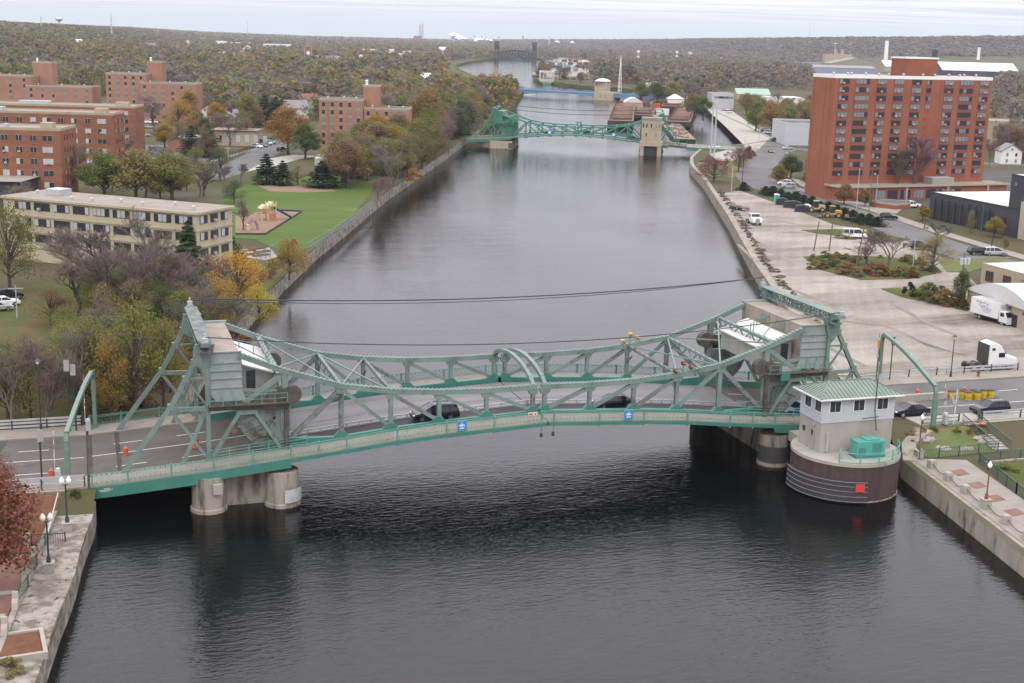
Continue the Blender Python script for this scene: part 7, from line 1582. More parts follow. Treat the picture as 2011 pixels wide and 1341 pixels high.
def limbs(bc, sd, tr=.022):
    e = MB(); r = random.Random(sd); e.tube([(0, 0, -.02), (.004, 0, .12), (.0, .004, .3), (.01, 0, .55)], [tr*1.3, tr, tr*.75, tr*.3], 7)
    for i in range(0, len(bc), 1):
        x, y, z = bc[i][:3]; z0 = max(.12, min(.5, z*.55)); m_ = Vector((x*.45, y*.45, z0+(z-z0)*.55)); e.tube([(0, 0, z0), m_, (x, y, z)], [tr*.45, tr*.28, tr*.08], 5)
    return e.mesh('trunk', [M['bark']])
def bare_mesh(sd, depth=5, spread=.5):
    r = random.Random(sd); e = MB(); tri = []; mn = .0017
    def grow(p, d, ln, rad, k):
        q = p+d*ln; mid = p+d*ln*.5+Vector((r.uniform(-1, 1), r.uniform(-1, 1), r.uniform(-.5, .5)))*ln*.06
        if k >= 3: e.tube([p, mid, q], [rad, rad*.85, rad*.66], 5, cap=False)
        else: s_ = d.cross(Vector((r.uniform(-1, 1), r.uniform(-1, 1), .3))).normalized()*max(rad, mn); tri.extend([p-s_, p+s_, q])
        if k == 0: return
        n = 3 if k > 3 else r.choice((4, 5)) if k > 1 else 5
        for i in range(n):
            t_ = r.uniform(.35, 1.0) if i else 1.0; a = r.uniform(0, 6.28); sp = r.uniform(.35, .8)*spread*1.5; dd = (d+Vector((math.cos(a)*sp, math.sin(a)*sp, r.uniform(-.05, .3)))).normalized(); grow(p+(q-p)*t_, dd, ln*r.uniform(.6, .8), rad*.58, k-1)
    grow(Vector((0, 0, -.02)), Vector((0, 0, 1)), .25, .0125, depth)
    v = np.array([tuple(p) for p in tri]); mx = v[:, 2].max(); v /= mx; e.v = [(x/mx, y/mx, z/mx) for x, y, z in e.v]
    rr = np.percentile(np.hypot(v[:, 0], v[:, 1]), 97); v[:, :2] *= .42/rr; e.v = [(x*.42/rr, y*.42/rr, z) for x, y, z in e.v]
    return np_mesh('crown', v, 3, [M['leaf']]), e.mesh('trunk', [M['twig']])
def conifer_mesh(sd, n=2200):
    r = np.random.default_rng(sd); t_ = r.uniform(0, 1, n)**.75; lay = np.floor(t_*13)/13+r.normal(0, .008, n); z = .06+.92*lay; rad = .30*(1-lay)**.85*r.uniform(.35, 1.05, n)*(1+.25*np.sin(lay*60)); a = r.uniform(0, 6.28, n)
    c = np.c_[rad*np.cos(a), rad*np.sin(a), z-rad*.22]; nn = np.c_[np.cos(a)*.4, np.sin(a)*.4, np.ones(n)]+r.normal(size=(n, 3))*.35; nn /= np.linalg.norm(nn, axis=1)[:, None]
    e = MB(); e.tube([(0, 0, -.02), (0, 0, .95)], .018, 6, .003); return np_mesh('crown', quads(c, nn, r.uniform(.018, .036, n), .6, sd), 4, [M['leaf']]), e.mesh('trunk', [M['bark']])
PROTO = {'leafy': [], 'airy': [], 'bare': [], 'conifer': [], 'bush': [], 'juniper': []}
for i in range(4):
    c, nn, bc = leafy_pts(8000, 20+i, 26); r = np.random.default_rng(i); PROTO['leafy'].append((np_mesh('crown', quads(c, nn, r.uniform(.0065, .0145, len(c)), .8, i), 4, [M['leaf']]), limbs(bc, i)))
for i in range(3):
    c, nn, bc = leafy_pts(5000, 40+i, 34, .14, .44); r = np.random.default_rng(i); PROTO['airy'].append((np_mesh('crown', quads(c, nn, r.uniform(.005, .0105, len(c)), .8, i), 4, [M['leaf']]), limbs(bc, i, .018)))
for i in range(4): PROTO['bare'].append(bare_mesh(60+i, 6, .5))
for i in range(2): PROTO['conifer'].append(conifer_mesh(70+i))
for i in range(3):
    c, nn, bc = leafy_pts(3000, 80+i, 16, .05, .62, .9); c[:, 2] = np.abs(c[:, 2]-.1); r = np.random.default_rng(i); PROTO['bush'].append((np_mesh('crown', quads(c, nn, r.uniform(.012, .028, len(c)), .8, i), 4, [M['leaf']]), limbs(bc, i, .015)))
for i in range(2):
    r = np.random.default_rng(90+i); n = 1500; c = np.c_[r.normal(0, .38, n), r.normal(0, .3, n), r.uniform(0, 1, n)**1.4]; c[:, :2] *= (1.15-c[:, 2:])*.9; nn = r.normal(size=(n, 3))+np.array([0, 0, .4]); nn /= np.linalg.norm(nn, axis=1)[:, None]; e = MB(); e.tube([(0, 0, -.05), (0, 0, .5)], .04, 5); PROTO['juniper'].append((np_mesh('crown', quads(c, nn, r.uniform(.03, .06, n), .5, i), 4, [M['leaf']]), e.mesh('trunk', [M['bark']])))
C_ = {'olive': (.165, .17, .055), 'dolive': (.095, .115, .045), 'yellow': (.42, .29, .055), 'gold': (.30, .205, .055), 'orange': (.27, .15, .06), 'rust': (.215, .095, .055), 'brown': (.205, .155, .090), 'grey': (.185, .16, .138), 'purple': (.175, .15, .135), 'pink': (.225, .175, .15), 'magenta': (.21, .115, .11), 'dark': (.032, .052, .029), 'green': (.105, .165, .05), 'pale': (.225, .21, .085), 'brightgreen': (.19, .24, .065), 'ochre': (.25, .19, .075), 'conifer': (.055, .09, .042)}
NT = [0]
def tree(kind, p, h, w, color, label, cat='tree', group=None, name=None):
    nm = name or {'leafy': 'broadleaf_tree', 'airy': 'broadleaf_tree', 'bare': 'bare_tree', 'conifer': 'conifer_tree', 'bush': 'bush', 'juniper': 'juniper_bush'}[kind]
    i = NT[0]; NT[0] += 1; cm, tm = PROTO[kind][i % len(PROTO[kind])]; t = thing(nm, label, cat, p, rng.uniform(0, 6.28), group); base_w = {'leafy': .78, 'airy': .86, 'bare': .88, 'conifer': .56, 'bush': 1.25, 'juniper': 1.4}[kind]
    c = [.84*q for q in C_[color]]; j = [1+rng.uniform(-.13, .13) for _ in range(3)]
    for nm2, me in (('crown', cm), ('trunk', tm)):
        o = link(bpy.data.objects.new(nm2, me)); o.parent = t; o.scale = (w/base_w, w/base_w, h); o.color = (c[0]*j[0], c[1]*j[1], c[2]*j[2], 1)
    return t
def pt(kind, px, py, top, wpx, color, label, **k):
    p = G(px, py); h = max(1, ztop(p, top)-p.z); dist = (p-CAM).dot(fw); return tree(kind, p, h, wpx/F_PX*dist, color, label, **k)
LT = [('bare', 25, 845, 690, 150, 'grey', 'bare grey tree at the left edge behind the road, leftmost'), ('bare', 92, 836, 655, 170, 'purple', 'bare purplish tree behind the dark street lamp on the left'), ('bare', 165, 828, 650, 150, 'grey', 'bare grey tree behind the left signal arch'),
 ('airy', 268, 812, 578, 200, 'olive', 'large olive green tree left of the front bridge tower'), ('airy', 180, 806, 612, 150, 'olive', 'thin olive tree behind the left arch'), ('airy', 322, 800, 612, 120, 'olive', 'thin olive tree just left of the raking legs'), ('airy', 130, 740, 620, 110, 'pale', 'pale olive tree on the grass beyond the left road'), ('airy', 218, 828, 655, 95, 'gold', 'golden brown tree in front of the large olive tree'), ('airy', 335, 770, 620, 120, 'brown', 'brown tree behind the raking tower legs'), ('airy', 385, 690, 585, 100, 'olive', 'olive tree behind the left counterweight'),
 ('bare', 235, 640, 430, 250, 'grey', 'wide bare grey tree before the cream building'), ('bare', 150, 620, 470, 170, 'pink', 'pinkish bare tree left of the wide grey one'), ('bare', 335, 640, 490, 180, 'pink', 'pinkish bare tree right of the wide grey one'), ('bare', 292, 575, 398, 110, 'grey', 'tall thin bare tree against the cream facade'), ('airy', 20, 575, 385, 150, 'olive', 'olive tree at the left end of the cream building'), ('airy', 100, 640, 560, 110, 'brown', 'brown half bare tree by the parked cars'), ('bush', 60, 740, 700, 80, 'green', 'green shrub on the left grass behind the bare trees'),
 ('airy', 468, 618, 482, 140, 'yellow', 'bright yellow tree by the river right of the dark conifer'), ('airy', 508, 640, 555, 95, 'yellow', 'yellow tree lowest on the left river bank'), ('airy', 432, 650, 545, 110, 'gold', 'golden tree left of the yellow river tree'), ('bare', 455, 668, 580, 90, 'purple', 'purple bare tree under the golden ones'), ('airy', 568, 548, 462, 98, 'gold', 'golden tree beside the river wall near the garden'), ('bush', 470, 672, 635, 70, 'rust', 'rust bush at the river wall near the bridge'),
 ('conifer', 371, 548, 426, 75, 'conifer', 'dark conifer at the right end of the cream building'), ('conifer', 448, 512, 452, 75, 'conifer', 'short conifer just right of the cream building'),
 ('leafy', 205, 392, 293, 115, 'olive', 'olive tree behind the cream roof, left of three'), ('leafy', 268, 396, 288, 120, 'pale', 'pale olive tree behind the cream roof, middle of three'), ('leafy', 338, 398, 298, 125, 'olive', 'olive tree behind the cream roof, right of three'), ('bare', 150, 388, 278, 110, 'pink', 'reddish bare tree before the nearest brick block'), ('bare', 400, 385, 300, 100, 'purple', 'purple bare tree right of the olive three'), ('conifer', 92, 388, 296, 60, 'conifer', 'conifer before the nearest brick block'), ('conifer', 22, 388, 310, 70, 'conifer', 'conifer at the left edge before the brick block'), ('bare', 250, 330, 262, 80, 'purple', 'bare tree at the foot of the back brick block'), ('bare', 40, 420, 350, 110, 'grey', 'bare tree over the left end of the cream roof'),
 ('conifer', 376, 306, 243, 56, 'conifer', 'conifer left of the pair by the street'), ('conifer', 410, 308, 240, 60, 'conifer', 'conifer right of the pair by the street'), ('airy', 350, 262, 190, 95, 'gold', 'golden tree before the second pale block'), ('airy', 388, 272, 232, 50, 'orange', 'orange tree behind the conifer pair'), ('bare', 452, 286, 222, 72, 'purple', 'bare purple tree before the beige row building'), ('bare', 300, 262, 185, 80, 'pink', 'bare tree before the second pale block'),
 ('leafy', 566, 304, 203, 92, 'orange', 'large brown orange oak beside the street'), ('leafy', 600, 312, 240, 75, 'dolive', 'dark olive tree right of the brown oak'), ('conifer', 524, 362, 298, 62, 'dark', 'dark pine left of three on the lawn edge'), ('conifer', 556, 364, 312, 50, 'dark', 'dark pine in the middle on the lawn edge'), ('conifer', 634, 368, 312, 78, 'dark', 'dark pine right of three on the lawn edge'), ('airy', 585, 364, 320, 42, 'pale', 'thin pale tree between the dark pines'), ('bare', 473, 360, 318, 44, 'purple', 'small bare street tree left of the lawn'), ('bare', 441, 366, 322, 40, 'purple', 'small bare street tree beside the road bend'), ('airy', 460, 400, 350, 60, 'dolive', 'dark olive tree behind the playground'), ('bare', 478, 452, 385, 60, 'purple', 'purple bare tree between cream building and playground'),
 ('leafy', 742, 338, 236, 105, 'brightgreen', 'yellow green tree before the river side pale block'), ('leafy', 838, 290, 168, 88, 'ochre', 'tall ochre tree right of the river side pale block'), ('airy', 675, 345, 268, 75, 'rust', 'rust tree at the foot of the river side block'), ('airy', 710, 352, 285, 70, 'orange', 'orange tree beside the lawn corner'), ('bare', 770, 378, 282, 95, 'pink', 'pink bare tree on the bank past the lawn'), ('bare', 742, 408, 342, 52, 'pink', 'low pink bare thicket at the lawn corner by the wall'), ('airy', 800, 348, 252, 85, 'brown', 'brown tree on the river bank'), ('airy', 828, 330, 248, 80, 'olive', 'olive tree on the river bank'), ('airy', 855, 312, 236, 75, 'brown', 'brown grey tree on the river bank nearer the far bridge'), ('bare', 880, 300, 230, 65, 'purple', 'purple bare tree on the river bank by the far bridge'), ('leafy', 736, 262, 198, 62, 'green', 'green tree against the river side pale block'), ('airy', 705, 300, 240, 60, 'pink', 'pinkish tree before the river side pale block'), ('bush', 690, 352, 322, 50, 'dark', 'dark bush at the lawn edge'), ('bush', 812, 355, 325, 50, 'gold', 'yellow brush at the river wall'), ('airy', 780, 330, 250, 80, 'olive', 'olive tree behind the pink thicket'),
 ('airy', 1402, 358, 306, 88, 'magenta', 'magenta bare tree on the grassy point'), ('airy', 1450, 338, 284, 55, 'magenta', 'magenta bare tree by the point road'), ('bush', 1472, 312, 282, 34, 'rust', 'red bush at the right end of the far bridge'), ('leafy', 1553, 350, 302, 55, 'dolive', 'dark green tree left of the tower foot'), ('leafy', 1528, 360, 322, 42, 'ochre', 'small ochre tree at the road bend'), ('leafy', 1586, 368, 333, 38, 'ochre', 'small yellow green tree at the tower foot'), ('leafy', 1630, 376, 330, 46, 'dolive', 'dark green tree in front of the tower entrance'), ('leafy', 1657, 402, 358, 46, 'orange', 'orange tree on the tower plaza, left of two'), ('leafy', 1698, 406, 370, 40, 'orange', 'orange tree on the tower plaza, right of two'), ('bare', 1792, 388, 258, 125, 'pink', 'big bare tree before the tower facade'), ('bare', 1762, 388, 285, 80, 'grey', 'bare grey tree left of the big bare one'), ('leafy', 1952, 466, 424, 42, 'gold', 'golden street tree before the black slab'), ('leafy', 1812, 434, 400, 34, 'gold', 'golden street tree left of the black building'), ('airy', 1906, 458, 408, 26, 'pale', 'slim pale tree against the black building'), ('leafy', 1973, 492, 464, 17, 'ochre', 'tiny street tree by the silver minivan'), ('airy', 1832, 536, 455, 85, 'ochre', 'yellow green tree right of the shrub patch'), ('bare', 1702, 520, 462, 100, 'pink', 'bare brush on the shrub patch, left one'), ('bare', 1745, 522, 448, 95, 'grey', 'bare brush on the shrub patch, right one'), ('bare', 1842, 482, 432, 62, 'grey', 'bare shrub beside the street left of the black suv'), ('bush', 1628, 522, 494, 66, 'green', 'green bush at the left end of the shrub patch'), ('bush', 1600, 528, 508, 50, 'ochre', 'ochre bush left of the green one'), ('bush', 1665, 538, 512, 70, 'ochre', 'ochre brush at the foot of the leaning pole'), ('bush', 1720, 540, 512, 80, 'rust', 'reddish brush along the shrub patch front'), ('bush', 1775, 542, 516, 70, 'ochre', 'ochre brush at the right of the shrub patch'), ('bush', 1822, 592, 546, 70, 'olive', 'olive bush left of the vine pole'), ('bush', 1852, 600, 560, 60, 'ochre', 'ochre bush next to the vine pole'), ('bush', 1785, 582, 548, 36, 'dark', 'small dark bush by the concrete pad'), ('leafy', 1885, 606, 526, 40, 'dolive', 'vine column climbing the transformer pole'), ('bush', 1660, 468, 452, 60, 'ochre', 'low brown weeds on the narrow island, left'), ('bush', 1730, 472, 456, 60, 'olive', 'low green weeds on the narrow island, right'), ('leafy', 1972, 245, 200, 60, 'olive', 'olive tree at the right edge behind the bungalow'), ('bare', 1942, 330, 270, 50, 'grey', 'bare tree beside the bungalow'), ('leafy', 1990, 285, 240, 50, 'brown', 'brown tree at the right edge above the bungalow'),
 ('leafy', 1484, 258, 196, 50, 'olive', 'olive tree on the quay road verge, left'), ('leafy', 1515, 262, 198, 60, 'ochre', 'ochre tree on the quay road verge, middle'), ('leafy', 1545, 258, 204, 56, 'olive', 'olive tree behind the parked cars'), ('leafy', 1580, 252, 208, 52, 'brown', 'brown olive tree behind the grey warehouse'), ('leafy', 1466, 226, 180, 46, 'pale', 'pale tree beside the grey office'), ('leafy', 1380, 236, 188, 44, 'dolive', 'dark olive tree at the head of the barge channel'), ('leafy', 1362, 232, 182, 44, 'olive', 'olive tree right of the barges'), ('leafy', 1320, 205, 158, 50, 'pale', 'pale tree behind the white shed'), ('leafy', 1290, 204, 160, 44, 'dolive', 'dark tree behind the excavator'), ('leafy', 1258, 200, 160, 44, 'olive', 'olive tree behind the round roofed boat shed'), ('bare', 1345, 205, 152, 50, 'pink', 'pinkish bare tree above the barges'), ('airy', 1395, 200, 165, 40, 'brown', 'brown tree left of the grey office')]
def inpoly(x, y, P):
    c = False; j = len(P)-1
    for i in range(len(P)):
        if (P[i][1] > y) != (P[j][1] > y) and x < (P[j][0]-P[i][0])*(y-P[i][1])/(P[j][1]-P[i][1]+1e-9)+P[i][0]: c = not c
        j = i
    return c
def infill(n, poly, kinds, hmin, hmax, label, group, sd, dmin=3.0):
    q = random.Random(sd); P = []; x0, x1 = min(p[0] for p in poly), max(p[0] for p in poly); y0, y1 = min(p[1] for p in poly), max(p[1] for p in poly); k = 0
    while len(P) < n and k < n*60:
        k += 1; px, py = q.uniform(x0, x1), q.uniform(y0, y1)
        if not inpoly(px, py, poly): continue
        g_ = G(px, py)
        if g_.x > bl(g_.y)-2.2 and g_.x < br(g_.y)+3: continue
        if any((g_-o).length < dmin for o in P): continue
        P.append(g_); kd, co = q.choice(kinds); h = q.uniform(hmin, hmax); tree(kd, g_, h, h*q.uniform(.75, 1.1), co, label % {'grey': 'bare grey', 'purple': 'bare purplish', 'pink': 'bare pinkish'}.get(co, co), 'tree', group)
BRS = [('bare', 'grey'), ('bare', 'purple'), ('bare', 'grey'), ('bare', 'pink'), ('airy', 'brown'), ('airy', 'olive'), ('airy', 'olive'), ('airy', 'pale')]
infill(34, [(0, 760), (0, 835), (200, 836), (330, 800), (430, 690), (480, 655), (420, 570), (330, 560), (130, 585), (210, 680), (190, 740)], BRS, 5.5, 9.5, '%s tree in the thicket between the cream building and the front bridge', 'thicket on the near left bank', 3, 2.6)
infill(18, [(120, 700), (330, 640), (440, 640), (470, 672), (340, 790), (200, 820), (120, 800)], [('airy', 'olive'), ('bare', 'grey'), ('airy', 'brown'), ('airy', 'dolive'), ('bare', 'grey')], 6, 10, '%s tree deep in the thicket by the front bridge', 'trees deep in the near left thicket', 61, 4)
infill(16, [(130, 560), (400, 560), (470, 600), (400, 650), (200, 660)], [('bare', 'grey'), ('bare', 'pink'), ('bare', 'purple')], 7, 11, '%s tree before the long cream facade', 'bare trees before the cream building', 4, 3)
infill(34, [(690, 352), (760, 378), (905, 294), (905, 250), (850, 232), (800, 270), (740, 300), (700, 320)], [('airy', 'brown'), ('airy', 'olive'), ('bare', 'pink'), ('leafy', 'ochre'), ('airy', 'olive'), ('bare', 'purple'), ('leafy', 'olive'), ('airy', 'rust'), ('bare', 'grey')], 8, 14, '%s tree on the left river bank before the far bridge', 'trees on the left bank before the far bridge', 5, 4)
infill(26, [(258, 282), (330, 300), (420, 318), (520, 268), (560, 260), (600, 236), (400, 232), (350, 250), (420, 290), (330, 285)], [('airy', 'brown'), ('airy', 'olive'), ('bare', 'purple'), ('leafy', 'gold'), ('leafy', 'dolive'), ('bare', 'grey')], 7, 12, '%s tree between the brick blocks and the left street', 'trees between the brick blocks and the street', 6, 6)
infill(14, [(160, 400), (420, 392), (455, 360), (420, 345), (300, 330), (240, 335), (170, 380)], [('bare', 'purple'), ('airy', 'dolive'), ('bare', 'grey'), ('airy', 'olive')], 7, 11, '%s tree behind the cream building roof', 'trees behind the cream roof', 7, 5)
def bushes(n, poly, cols, h0, h1, label, group, sd):
    q = random.Random(sd); x0, x1 = min(p[0] for p in poly), max(p[0] for p in poly); y0, y1 = min(p[1] for p in poly), max(p[1] for p in poly); k = 0
    while k < n:
        px, py = q.uniform(x0, x1), q.uniform(y0, y1)
        if inpoly(px, py, poly): k += 1; h = q.uniform(h0, h1); tree('bush', G(px, py), h, h*q.uniform(1.3, 2.2), q.choice(cols), label, 'bush', group)
bushes(40, [(1580, 508), (1640, 502), (1740, 508), (1830, 517), (1845, 534), (1790, 546), (1690, 548), (1615, 530)], ('ochre', 'brown', 'olive', 'ochre', 'rust', 'pink'), .8, 2.2, 'low autumn brush on the weedy patch in the lot', 'brush on the weedy patch', 31)
bushes(14, [(1790, 578), (1850, 584), (1900, 602), (1895, 610), (1840, 597)], ('ochre', 'olive', 'dolive', 'gold'), .9, 2.6, 'overgrown brush at the corner left of the tan garage', 'brush left of the tan garage', 32)
bushes(12, [(1600, 455), (1640, 452), (1730, 460), (1785, 472), (1700, 470)], ('ochre', 'olive', 'brown'), .4, .9, 'low weeds on the narrow strip behind the white van', 'weeds on the narrow strip', 33)
bushes(26, [(130, 640), (480, 640), (470, 680), (330, 800), (200, 830), (60, 832)], ('ochre', 'olive', 'brown', 'rust', 'green'), .7, 2.0, 'undergrowth in the thicket left of the front bridge', 'undergrowth in the near left thicket', 34)
qt = random.Random(41)
for i in range(46):
    y = 430+i*13+qt.uniform(-5, 5); x = bl(y)-5-qt.uniform(0, 26); co = qt.choice(('olive', 'dolive', 'olive', 'brown', 'dolive', 'ochre', 'pale', 'grey')); h = qt.uniform(14, 21) if y < 800 else qt.uniform(8, 12)
    tree('bare' if co == 'grey' else 'leafy', Vector((x, y, H(x, y))), h, h*qt.uniform(.7, .95), co, 'tall %s tree lining the left bank beyond the far bridge' % {'grey': 'bare grey', 'dolive': 'dark olive', 'pale': 'pale olive'}.get(co, co), 'tree', 'tall trees on the left bank beyond the far bridge', 'riverside_tree')
for i in range(22):
    y = 1020+i*24+qt.uniform(-8, 8); x = br(y)+5+qt.uniform(0, 30); co = qt.choice(('brown', 'dolive', 'grey', 'purple')); h = qt.uniform(9, 14)
    tree('bare' if co in ('grey', 'purple') else 'leafy', Vector((x, y, H(x, y))), h, h*.9, co, '%s tree on the right bank beyond the blue bridge' % {'grey': 'bare grey', 'purple': 'bare purplish', 'dolive': 'dark olive'}.get(co, co), 'tree', 'trees on the right bank beyond the blue bridge', 'riverside_tree')
infill(22, [(1478, 200), (1610, 200), (1610, 238), (1545, 244), (1478, 240)], [('leafy', 'olive'), ('leafy', 'pale'), ('airy', 'brown'), ('leafy', 'ochre'), ('bare', 'grey')], 7, 12, '%s tree on the verge between quay road and grey warehouse', 'trees by the quay road', 51, 6)
infill(14, [(1945, 190), (2040, 190), (2040, 330), (1950, 330)], [('leafy', 'olive'), ('airy', 'brown'), ('bare', 'grey'), ('bare', 'purple')], 7, 12, '%s tree right of the tower block', 'trees right of the tower block', 52, 9)
infill(9, [(1378, 335), (1395, 350), (1440, 345), (1480, 312), (1470, 300)], [('airy', 'magenta'), ('bare', 'pink'), ('airy', 'brown')], 3.5, 6, '%s small tree on the grassy point', 'small trees on the grassy point', 53, 5)
for a in LT: pt(*a, cat='bush' if a[0] == 'bush' else 'tree')
# rust coloured tree at the lower left edge
p = at(-20, 1165, -5.15); tree('leafy', p, 11.5, 9.5, 'rust', 'rust red tree hanging over the left promenade'); p = at(-10, 1060, -5.0); tree('airy', p, 8.5, 7.0, 'rust', 'smaller rust red tree at the left edge below the guard rail')
p = at(20, 1325, -5.1); tree('bush', p, 1.6, 3, 'ochre', 'ochre bush in the lower left corner', 'bush')
p = at(492, 0, 0) if False else Vector((bl(-12)-1.8, -12.0, -5.0)); tree('bush', p, 2.2, 2.2, 'dolive', 'green shrub growing at the left abutment', 'bush')
p = G(1792, 878); tree('bush', p, 1.0, 1.6, 'dark', 'dark round shrub at the corner of the grass slope', 'bush')
for i, (px, py) in enumerate(((1812, 848), (1835, 846), (1880, 848), (1905, 850), (1925, 848), (1790, 855))): tree('bush', G(px, py), .7, 1.5, 'ochre', 'tuft of dry ornamental grass on the slope edge', 'bush', 'dry grass tufts on the slope')
for i in range(6): tree('bush', Vector((br(-30)+12+i*3.5, -23-i*4.5, -5.15)), .9, 3.2, 'dolive' if i % 2 else 'brightgreen', 'low green planting behind the promenade fence', 'bush', 'planting behind the promenade fence')
hp = [(1503, 380), (1518, 384), (1533, 387), (1548, 391), (1563, 395), (1578, 400), (1594, 405), (1610, 411), (1626, 416), (1642, 421), (1658, 427), (1674, 432), (1690, 437), (1706, 441), (1722, 445)]
for i, (px, py) in enumerate(hp): p = G(px, py); tree('juniper', p, rng.uniform(2.0, 2.9), rng.uniform(5.5, 7.5), 'dark', 'dark green juniper in the hedge along the street', 'bush', 'junipers of the street hedge')
tree('juniper', G(1460, 374), 2.6, 6, 'dark', 'lone dark juniper left of the street hedge', 'bush')
for i in range(44): y = 34+i*4.4+rng.uniform(-1, 1); tree('bush', Vector((br(y)+2.3+rng.uniform(0, 1), y, H(br(y)+3, y))), rng.uniform(.4, 1.1), rng.uniform(1.6, 4.0), rng.choice(('ochre', 'brown', 'grey', 'pink')), 'brown weeds growing behind the quay wall of the lot', 'weeds', 'weeds along the quay wall', 'weed_clump')
for i in range(34):
    y = 14+i*3.6+rng.uniform(-1, 1); tree('bush', Vector((bl(y)-2.6-rng.uniform(0, 1.5), y, -4.4)), rng.uniform(1.0, 3.0), rng.uniform(2, 4), rng.choice(('ochre', 'brown', 'rust', 'olive', 'gold')), 'brush growing along the left river wall', 'bush', 'brush along the left river wall')
# ---- woods: the nearest as trees of their own, the rest as one mass
EXC = [[(-400, 212), (275, 212), (300, 240), (340, 240), (430, 280), (700, 240), (700, 300), (640, 420), (-400, 420)], [(1370, 206), (1450, 200), (1640, 210), (1640, 420), (1370, 420)], [(1590, 150), (1960, 150), (1960, 420), (1590, 420)], [(1050, 163), (1050, 128), (1100, 111), (1168, 118), (1172, 158), (1095, 165)], [(1540, 128), (1735, 112), (2400, 112), (2400, 172), (1540, 150)], [(1205, 195), (1385, 195), (1385, 260), (1205, 260)], [(1395, 178), (1620, 178), (1620, 215), (1395, 215)], [(390, 260), (640, 245), (640, 330), (390, 330)], [(185, 190), (390, 190), (390, 245), (185, 245)], [(-50, 185), (190, 185), (190, 232), (-50, 232)], [(1036, 158), (1260, 166), (1330, 196), (1200, 200), (1030, 190)], [(905, 118), (985, 112), (1075, 118), (1030, 140), (900, 150)], [(755, 112), (812, 112), (812, 128), (755, 128)], [(590, 124), (680, 124), (680, 142), (590, 142)], [(510, 88), (575, 88), (575, 102), (510, 102)], [(420, 84), (495, 84), (495, 98), (420, 98)], [(705, 100), (742, 100), (742, 114), (705, 114)], [(-100, 700), (-100, 150), (-60, 150), (-60, 700)]]
cand = []; r = random.Random(21); az0, az1 = px_az(-130), px_az(2140)
def try_add(d, size, jit):
    a = r.uniform(az0, az1); x = CAM.x+d*math.sin(a); y = CAM.y+d*math.cos(a)
    if bl(y)-3 < x < br(y)+4: return
    z = H(x, y); px, py = prj((x, y, z))
    if y < 240 or (x > br(y) and py > 330): return
    if x < bl(y) and 868 < px < 1045 and 118 < py < 190 and py-size*1.2*F_PX/d < 144: return
    for P in EXC:
        if inpoly(px, py, P): return
    for hx, hy, hw in HOUSES:
        if abs(px-hx) < hw*.75 and -3 < py-hy < 17: return
    cand.append((d, x, y, z, px, py, size))
for d0, d1, dens, size in ((330, 700, 1/85., 14), (700, 1100, 1/140., 18), (1100, 1900, 1/250., 20), (1900, 3200, 1/340., 16), (3200, 7600, 1/900., 15)):
    n = int((az1-az0)/2*(d1**2-d0**2)*dens)
    for _ in range(n): try_add(math.sqrt(r.uniform(d0*d0, d1*d1)), size, 0)
cand.sort()
LEFT = ['purple', 'grey', 'brown', 'grey', 'olive', 'dolive', 'olive', 'pale', 'olive', 'ochre', 'gold', 'brown', 'olive', 'orange', 'brown', 'grey', 'olive', 'conifer', 'dolive', 'grey']
RIGHT = ['grey', 'purple', 'brown', 'grey', 'pink', 'olive', 'brown', 'purple', 'grey', 'dolive', 'pink', 'brown']
KN = {'grey': 'bare', 'purple': 'bare', 'pink': 'bare', 'conifer': 'conifer'}
WORD = {'olive': 'olive green', 'pale': 'pale olive', 'dolive': 'dark olive', 'brown': 'brown', 'grey': 'bare grey', 'purple': 'bare purplish', 'gold': 'golden', 'orange': 'orange', 'ochre': 'ochre', 'rust': 'rust red', 'conifer': 'dark conifer', 'pink': 'bare pinkish'}
tv, tcol = [], []
n_ind = 0
c0, n0, _b = leafy_pts(64, 5, 9, .10, .46); lods = []
for q in range(5):
    for m_, sz in ((260, .036), (120, .055), (34, .11)): c, nn, _b = leafy_pts(m_, 100+q, 9, .08, .46); lods.append(quads(c, nn, np.random.default_rng(q).uniform(sz*.6, sz*1.2, m_), .85, q))
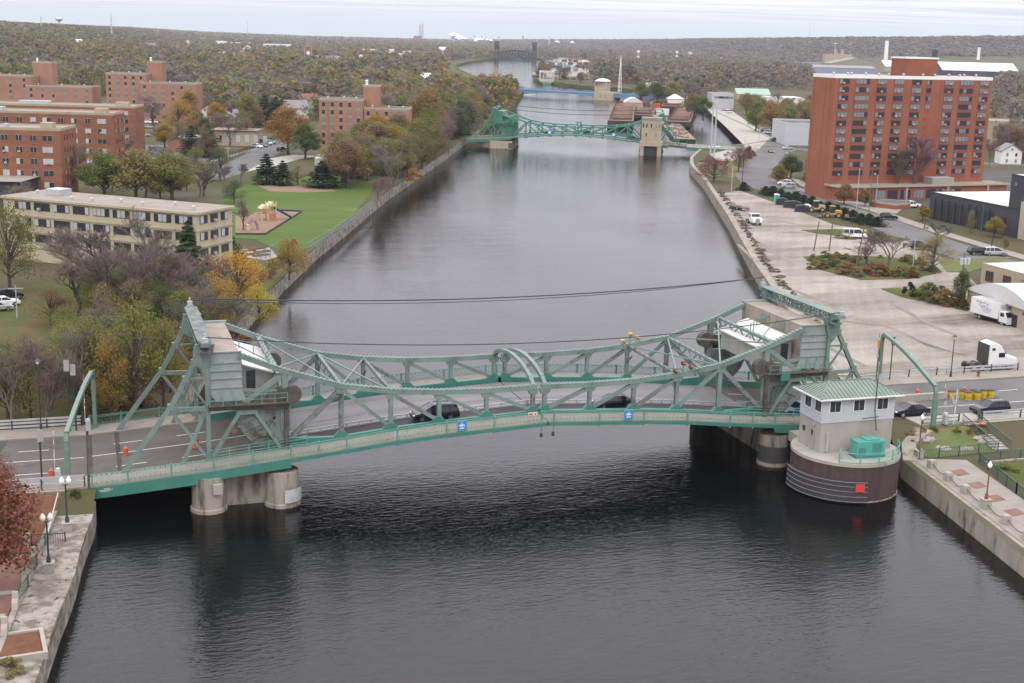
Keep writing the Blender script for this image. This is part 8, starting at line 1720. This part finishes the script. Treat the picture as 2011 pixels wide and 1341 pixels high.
for d, x, y, z, px, py, size in cand:
    pal = LEFT if x < bl(y) else RIGHT; f_ = .5+.25*math.sin(x*.011+1.7*math.sin(y*.006))+.25*math.sin(y*.013+2*math.sin(x*.008)); f_ = min(.999, max(0, f_+r.gauss(0, .16))); col = pal[int(f_*len(pal))]; h = size*r.uniform(.75, 1.2)
    if n_ind < 170:
        n_ind += 1; kd = KN.get(col, 'leafy'); tree(kd, Vector((x, y, z)), h, h*r.uniform(.7, 1.0), col, WORD[col]+' tree in the woods behind the '+('left bank buildings' if x < bl(y) else 'right bank sheds'), 'tree', WORD[col]+' trees of the background woods', 'background_tree')
    else:
        li = 0 if d < 1000 else (1 if d < 1900 else 2); v = lods[(r.randrange(5))*3+li]; a = r.uniform(0, 6.28); ca, sa = math.cos(a), math.sin(a); wv = h*r.uniform(.9, 1.3)*(2.1 if d > 3200 else 1.35 if d > 1900 else 1)
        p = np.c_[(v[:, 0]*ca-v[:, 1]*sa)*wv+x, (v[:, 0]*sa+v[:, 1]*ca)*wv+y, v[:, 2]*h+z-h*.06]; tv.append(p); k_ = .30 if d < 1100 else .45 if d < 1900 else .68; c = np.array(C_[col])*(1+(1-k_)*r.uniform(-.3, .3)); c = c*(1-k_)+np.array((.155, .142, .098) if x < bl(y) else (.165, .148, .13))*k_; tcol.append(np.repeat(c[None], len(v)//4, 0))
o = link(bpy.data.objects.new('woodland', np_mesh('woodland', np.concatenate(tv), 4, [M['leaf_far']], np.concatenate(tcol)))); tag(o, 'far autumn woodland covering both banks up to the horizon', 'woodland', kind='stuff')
print('TREES', NT[0], 'woods', len(cand), 'faces', sum(len(c) for c in tcol))

# ------------------------------------------------------------------ haze
hz = MB().bb(-9500, 13500, -1500, 10500, -11, 240).mesh('haze', []); hm = bpy.data.materials.new('haze'); hm.use_nodes = True; t = hm.node_tree; t.nodes.clear(); vo = N(t, 'ShaderNodeVolumePrincipled'); vo.inputs['Color'].default_value = (.86, .91, 1, 1); vo.inputs['Density'].default_value = 4.4e-5; vo.inputs['Anisotropy'].default_value = .2; mo = N(t, 'ShaderNodeOutputMaterial'); L(t, vo.outputs[0], mo.inputs['Volume'])
hz.materials.append(hm); tag(link(bpy.data.objects.new('haze', hz)), 'thin grey blue haze over the far woods and horizon', 'haze', kind='stuff')
